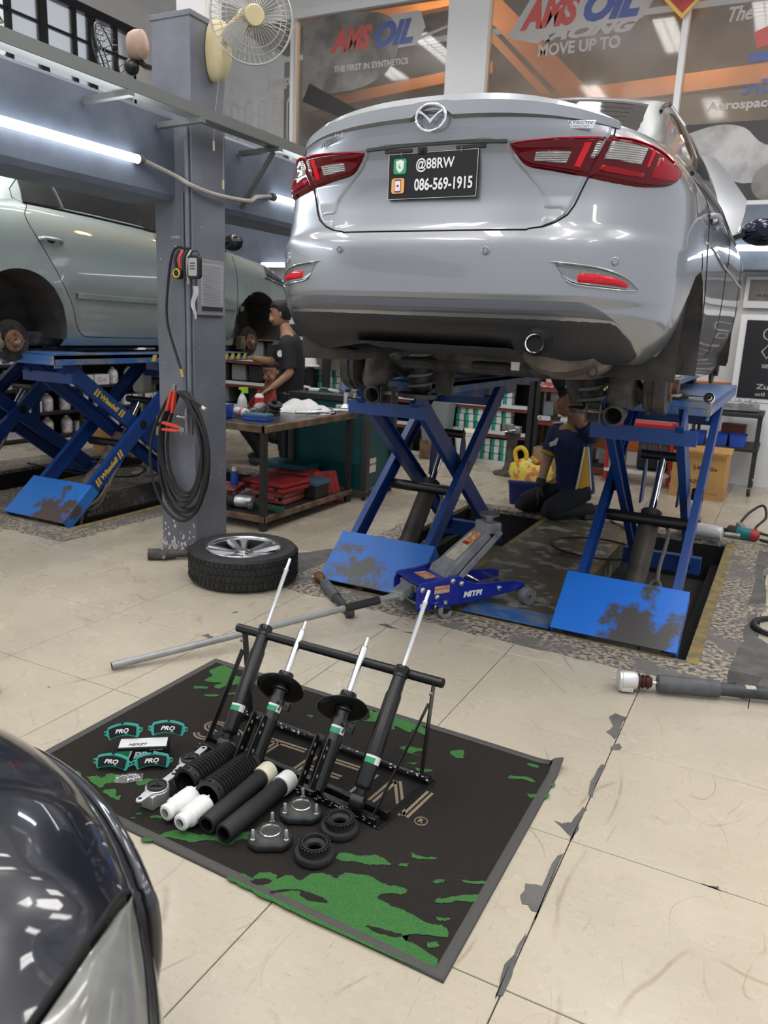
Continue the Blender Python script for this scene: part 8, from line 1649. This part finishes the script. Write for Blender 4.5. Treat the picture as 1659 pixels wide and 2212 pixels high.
t = T('cylinder_head', 'grey cast engine part lying on the black table', 'engine part', (-.42, 8.22, .778), R(12)); MB().box((0, 0, .05), (.38, .17, .09)).build('casting', M['dull_steel'], t, bevel=.012)
for k in range(4): MB().cyl((-.14+.09*k, -.0, .09), (-.14+.09*k, 0, .115), .03, n=14).build('bore_ring', M['alu'], t)
for k, x in enumerate((-.72, -.52, -.36)):
    o = T('blue_bin', ('leftmost', 'middle', 'rightmost')[k]+' of three blue bins on the lower shelf of the black table', 'bin', (x, 8.10, .459), 0, 'blue bins on the table'); MB().loft([[Vector((a*w, b*w, z)) for a, b in rrect(.15, .2, .015)] for z, w in ((0, .88), (.11, 1), (.115, 1.04), (.1, .93), (.015, .82))]).build('bin_shell', M['blue_plastic'], o, 30); MB().box((0, 0, .02), (.11, .15, .01)).build('bin_floor', M['gap'], o, 0)
t = T('red_carton', 'dull red box on the lower shelf of the black table', 'box', (-.42, 8.36, .459)); MB().box((0, 0, .09), (.22, .2, .18)).build('carton', M['rack_rust'], t, 0, bevel=.004); MB().box((0, 0, .181), (.225, .205, .006)).build('lid', M['rack_rust'], t, 0)
t = T('poster_stand', 'white-framed black poster standing against the back wall at right', 'poster', (-.02, 8.72, .84)); MB().box((0, 0, .42), (1.0, .03, .86)).build('frame', M['frame_white'], t, 0, bevel=.004); MB().box((.0, -.018, .42), (.88, .004, .76)).build('poster_sheet', M['poster'], t, 0); X = XF((0, -.0205, .42), (1, 0, 0), (0, 0, 1)); q = MB()
for k, (x, y) in enumerate(((-.22, .25), (-.02, .25), (.18, .25))): q.tube([X @ Vector((x+.055*math.cos(a), y+.055*math.sin(a), 0)) for a in lin(0, 2*PI, 19)[:-1]], .007, 5, closed=True); q.tube([X @ Vector((x+.05*math.cos(a), y-.17+.065*math.sin(a), 0)) for a in lin(0, 2*PI, 5)[:-1]], .008, 5, closed=True)
for s, y, w, h in (('SERVICE CENTER', -.06, .5, .035), ('Since 1998', -.15, .36, .025), ('Zuendkerzen', -.26, .55, .05), ('oil filter brake', -.335, .55, .035)): put_text(q, s, X @ Matrix.Translation((0, y, .0)), fit=(w, h), size=.1, bold=.002)
q.build('poster_print', M['print_grey'], t, 0)['kind'] = 'stuff'; MB().box((0, .0, -.42), (.9, .03, .84)).build('stand_panel', M['frame_white'], t, 0)
t = T('wall_panel', 'pale grey framed panel on the wall above the poster', 'panel', (-.10, 8.86, 1.91)); MB().box((0, 0, 0), (.86, .03, .30)).build('frame', M['frame_white'], t, 0); MB().box((-.03, -.018, .02), (.72, .004, .2)).build('sheet', M['print_mid'], t, 0); q = MB(); put_text(q, 'AURUM', XF((-.24, -.022, -.03), (1, 0, 0), (0, 0, 1)), fit=(.16, .03), size=.05, bold=.001); q.build('panel_lettering', M['print_dark'], t, 0)
# floor clutter by the right lift
t = T('impact_wrench', 'teal and black corded impact wrench lying on the floor right of the lift', 'wrench', (-.16, 6.22, .0), R(-8)); MB().lathe([(.02, 0), (.03, .01), (.042, .03), (.045, .12), (.045, .12), (.04, .21), (.03, .22)], (-.10, 0, .046), (1, 0, 0), 18).build('motor_body', M['tool_teal'], t); MB().lathe([(.03, -.0), (.0465, .01), (.0465, .07)], (-.10, 0, .046), (1, 0, 0), 18).build('nose_boot', M['black_rubber'], t); MB().lathe([(.0455, .17), (.046, .2), (.03, .225)], (-.10, 0, .046), (1, 0, 0), 18).build('red_end_cap', M['red_plastic'], t); MB().cyl((-.22, 0, .046), (-.10, 0, .046), .02, n=12).build('socket', M['black_paint'], t); MB().bar((.02, .04, .05), (-.06, .20, .06), .045, .055).build('grip', M['grey_bin'], t, bevel=.01); MB().tube(bez([(-.06, .20, .06), (-.02, .34, .14), (.06, .40, .20), (.10, .34, .12), (.06, .24, .03), (.3, .2, .012), (.8, .3, .012)], 7), .010, 7).build('cord', M['black_rubber'], t)
for k, pts in enumerate(([(-.02, 6.22, .012), (.3, 6.2, .012), (.7, 6.05, .012)], [(-.03, 6.16, .03), (.2, 6.05, .012), (.6, 5.8, .012)])): tag(MB().tube(bez(pts, 8), .011, 7).build('power_cable', M['black_rubber'], None), ('upper', 'lower')[k]+' of two black cables trailing right from the impact wrench', 'cable')
tag(MB().tube(bez([(.34, 4.16, .016), (.12, 4.14, .016), (.02, 4.22, .016), (.04, 4.36, .016), (.2, 4.46, .016), (.5, 4.44, .016)], 8), .014, 8).build('power_cable', M['black_rubber'], None), 'thick black cable curving in from the right edge on the tiles', 'cable')
tag(MB().tube([(-1.02+.30*math.cos(a), 5.25+.26*math.sin(a), .014) for a in lin(0, 2*PI, 41)[:-1]], .007, 7, closed=True).build('cable_ring', M['black_rubber'], None), 'loop of thin black cable lying on the olive floor plate', 'cable')
tag(MB().tube(bez([(-.72, 5.26, .012), (-.9, 5.9, .012), (-1.1, 6.2, .012), (-.8, 6.5, .012), (-.5, 6.4, .012)], 8), .008, 6).build('air_line', M['grey_bin'], None), 'grey air line winding on the floor behind the kneeling person', 'hose')
tag(MB().tube(bez([(-6.2, 5.2, .02), (-5.6, 5.1, .03), (-5.1, 5.2, .1), (-5.0, 5.0, .05), (-5.5, 4.9, .02), (-6.3, 4.95, .02)], 8), .009, 6).build('air_line', M['black_rubber'], None), 'black air hose lying between the runways of the left lift', 'hose')
t = T('foil_roll', 'crumpled white foil-wrapped roll lying at the back of the right lift pit', 'roll', (-.42, 6.02, .04), R(-8)); MB().lathe([(0, 0), (.05, 0), (.056, .03), (.05, .12), (.054, .22), (.048, .30), (.0, .32)], (-.16, 0, .03), (1, 0, 0), 18).build('wrapped_roll', M['foil'], t, 60); MB().cyl((.16, 0, .03), (.26, .02, .03), .02, n=10).build('pipe_end', M['dull_steel'], t)
t = T('wheel_hub_part', 'black hub part standing behind the foil roll', 'hub', (-.50, 6.24, 0)); MB().lathe([(.08, 0), (.08, .05), (.05, .06), (.05, .10), (.03, .11), (.03, .06)], n=20).build('hub_body', M['black_paint'], t); MB().lathe([(.04, .10), (.055, .10), (.055, .12), (.04, .12)], n=18, close=True).build('ring', M['steel'], t)
# left: stores seen through the green car's lift
r = thing('oil_shelving', 'low shelving with white bottles and packs seen through the left lift', 'shelving', (-7.62, 6.6, 0)); rnd = random.Random(21)
for z in (.03, .30, .57, .84): MB().box((0, 0, z), (.45, 3.0, .03)).build('shelf_board', M['frame_black'], r, 0)
for y in (-1.5, 0, 1.5):
    for x in (-.22, .22): MB().box((x, y, .45), (.04, .04, .9)).build('upright', M['frame_black'], r, 0)
MB().box((-.24, 0, .45), (.01, 3.0, .9)).build('back_panel', M['frame_black'], r, 0)
bo = MB(); bo.lathe([(.06, 0), (.065, .02), (.065, .13), (.045, .17), (.022, .18), (.022, .2)], n=14); bo.lathe([(.0655, .03), (.0655, .10)], n=14, cap=False, m=1); bme = bo.mesh('oil_bottle', [M['bag_white'], M['pack_pink']], 40)
pk = MB(); pk.box((0, 0, .06), (.14, .22, .12)); pk.box((.0705, 0, .06), (.002, .15, .07), m=1); pme = pk.mesh('oil_pack', [M['box_white'], M['pack_pink']], 0)
for z in (.047, .317, .587, .857):
    for k in range(12):
        y = 5.2+.25*k+rnd.uniform(-.02, .02)
        if rnd.random() < .15: continue
        c = rnd.random() < .5; o = bpy.data.objects.new('oil_bottle' if c else 'oil_pack', bme if c else pme); COL.objects.link(o); o.location = (-7.50, y, z); tag(o, 'white round bottle with a mauve label on the low shelving' if c else 'white pack with a mauve label on the low shelving', 'bottle' if c else 'pack', 'bottles on the oil shelving' if c else 'packs on the oil shelving')
t = T('wash_bottle', 'white plastic bottle on a stand right behind the lettered lift arm', 'bottle', (-5.16, 5.30, 0)); MB().box((0, 0, .86), (.14, .12, .22)).build('bottle', M['milky'], t, bevel=.03); MB().tube([(0, 0, 0), (0, 0, .75)], .02, 8).build('stand_pole', M['dull_steel'], t); MB().lathe([(.12, 0), (.12, .02), (.03, .03)], n=16).build('stand_base', M['dull_steel'], t)
t = T('carton_box', 'brown carton on the floor behind the left lift cylinder', 'box', (-6.4, 6.1, 0), R(20)); MB().box((0, 0, .12), (.3, .25, .24)).build('carton', M['cardboard'], t, 0, bevel=.004); MB().box((0, 0, .2415), (.06, .25, .002)).build('tape', M['cream_cap'], t, 0)
# hanging stores beyond the bench
r = thing('tool_wall', 'board of hanging khaki tool rolls and brushes beyond the standing person', 'tool board', (-4.95, 8.06, .95)); MB().box((0, .03, .25), (.62, .03, .62)).build('board', M['khaki'], r, 0)
for k in range(7): MB().loft([[Vector((-.27+.085*k+w*math.cos(a), .0+.02*math.sin(a), z)) for a in lin(0, 2*PI, 9)[:-1]] for z, w in ((.02+.04*(k % 3), .02), (.1, .028), (.42, .026), (.52, .012))]).build('tool_roll', M[('khaki', 'paper_bag', 'wood', 'grey_bin')[k % 4]], r, 60)
t = T('purple_box', 'purple box on the shelving beyond the drum of the silver car', 'box', (-4.86, 7.94, 1.12)); MB().box((0, 0, .07), (.13, .1, .14)).build('carton', M['purple'], t, 0, bevel=.004); MB().box((0, -.051, .1), (.08, .002, .03)).build('label', M['label_white'], t, 0); MB().box((0, .02, -.5), (.1, .03, 1.0)).build('bracket', M['frame_black'], t, 0)
t = T('safety_helmet', 'white helmet hanging on the tool board', 'helmet', (-5.06, 7.86, .93)); MB().loft([[Vector((w*math.cos(a), w*.9*math.sin(a), z)) for a in lin(0, 2*PI, 21)[:-1]] for z, w in ((0, .15), (.012, .15), (.02, .12), (.08, .11), (.13, .075), (.145, .02))]).build('shell', M['white_plastic'], t, 60); MB().box((0, .08, -.45), (.06, .06, .92)).build('stand', M['frame_black'], t, 0)
t = T('small_carton', 'brown carton with black edges at the far left on the tiles', 'box', (-2.565, 1.675, 0), R(20)); MB().box((0, 0, .05), (.16, .16, .10)).build('carton', M['cardboard'], t, 0, bevel=.003)
for s in (-1, 1): MB().box((.075, s*.082, .05), (.03, .012, .11)).build('edge_guard', M['black_rubber'], t, 0, bevel=.002)
# ================================================================ nose of the dark blue car beside the camera
M['navy_paint'] = mat('deep_navy_paint', (.010, .012, .020), .30, .3, coat=1.0); M['lamp_haze'] = mat('hazy_lens', (.26, .265, .25), .18, .1, coat=.6, col2=(.15, .15, .14), vscale=5)
def dark_car():
    m = M['navy_paint']; h = V3(math.cos(R(58)), math.sin(R(58)), 0); l = V3(-h.y, h.x, 0); N = V3(-.735, .70, 0)
    root = thing('dark_car', 'dark blue car nose with a headlamp in the lower left corner beside the mat', 'car', (N.x, N.y, 0)); ZU = [(0, .655), (.01, .685), (.03, .712), (.07, .742), (.15, .782), (.4, .85), (1.1, .925)]
    L = lambda u, v, z: h*u+l*v+V3(0, 0, z)
    uf = lambda v: -.25*(abs(v)/.8)**2
    def zz(s, v): 
        cr = .014*max(0, min(1, (.16-abs(v+.02)-.10*s)/.05)) if v > -.6 else 0
        return tab(ZU, s)-.11*(abs(v)/.8)**2.2+cr*min(1, s/.1)
    seam = lambda v: max(0., .50*(-v-.06)) if v > -.45 else .195
    def hood(s, v): return L(uf(v)-s, v, zz(s, v))
    vs = lin(-.8, .8, 65); S_ = [0, .008, .016, .03, .05, .08, .12, .17, .23, .3, .4, .55, .7, .9, 1.1]
    MB().grid([[hood(max(s, 0)+(seam(v) if v < -.06 else 0)*(1-min(1, s/1.1)), v) for v in vs] for s in S_]).build('bonnet', m, root, 60)
    for off in (.004,): MB().tube([hood(seam(v)+off, v)+V3(0, 0, .0005) for v in lin(-.64, -.06, 24)]+[hood(.004, v)+V3(0, 0, .0) for v in lin(-.04, .75, 24)], .0045, 6).build('bonnet_gap', M['gap'], root)
    # headlamp between bonnet and bumper
    lv = lin(-.62, -.075, 24); MB().grid([[hood(lerp(.012, seam(v)-.006, t), v)+V3(0, 0, .010*math.sin(PI*t)) for v in lv] for t in lin(0, 1, 9)]).build('headlamp', M['lamp_haze'], root, 60, label='hazy grey headlamp lens')
    MB().tube([hood(.008, v)+V3(0, 0, -.002) for v in lv], .009, 8).build('headlamp_rim', M['black_gloss'], root)
    # front face
    prof = [(0, 0), (.006, -.02), (.010, -.06), (.008, -.12), (-.005, -.18), (-.005, -.24), (-.02, -.38), (-.07, -.46), (-.14, -.5)]
    def face(v, k): d, z = prof[k]; return L(uf(v)+d, v, zz(0, v)+z)
    MB().grid([[face(v, k) for v in vs] for k in range(len(prof))]).build('front_bumper', m, root, 60)
    def fp(v, t, o=0.): k = min(len(prof)-2, int(t)); a = face(v, k); c = face(v, k+1); return a.lerp(c, t-k)+h*o
    MB().grid([[fp(v, t, .006) for v in lin(-.03, .55, 20)] for t in lin(.35, 3.6, 8)]).build('grille_opening', M['black_gloss'], root, 60)
    for k in range(6): MB().tube([fp(v, .6+.5*k, .010) for v in lin(-.01, .53, 16)], .006, 6).build('grille_slat', M['black_gloss'], root)
    fr = [fp(v, .15, .012) for v in lin(-.045, .56, 18)]+[fp(.57, t, .012) for t in lin(.5, 3.4, 6)]+[fp(v, 3.8, .012) for v in lin(.55, -.03, 18)]+[fp(-.05, t, .012) for t in lin(3.4, .5, 6)]
    MB().tube(fr, .013, 10, closed=True).build('grille_frame', m, root); MB().tube([fp(v, .28, .016) for v in lin(-.03, .5, 16)], .003, 6).build('grille_chrome_line', M['chrome'], root)
    MB().grid([[L(uf(-.8)-s, -.80-.04*math.sin(PI*min(1, s/1.1)), zz(s, .8)-d) for s in lin(0, 1.1, 14)] for d in (0, .06, .2, .35, .5)]).build('wing', m, root, 60)
    MB().grid([[L(uf(.8)-s, .80+.04*math.sin(PI*min(1, s/1.1)), zz(s, .8)-d) for s in lin(0, 1.1, 14)] for d in (0, .06, .2, .35, .5)]).build('wing', m, root, 60)
    MB().tube([L(-.75, .7, .3), L(-.75, .9, .3)], .3, 28).build('front_tyre', M['tyre'], root); MB().tube([L(-.75, -.9, .3), L(-.75, -.7, .3)], .3, 28).build('front_tyre', M['tyre'], root)
dark_car()
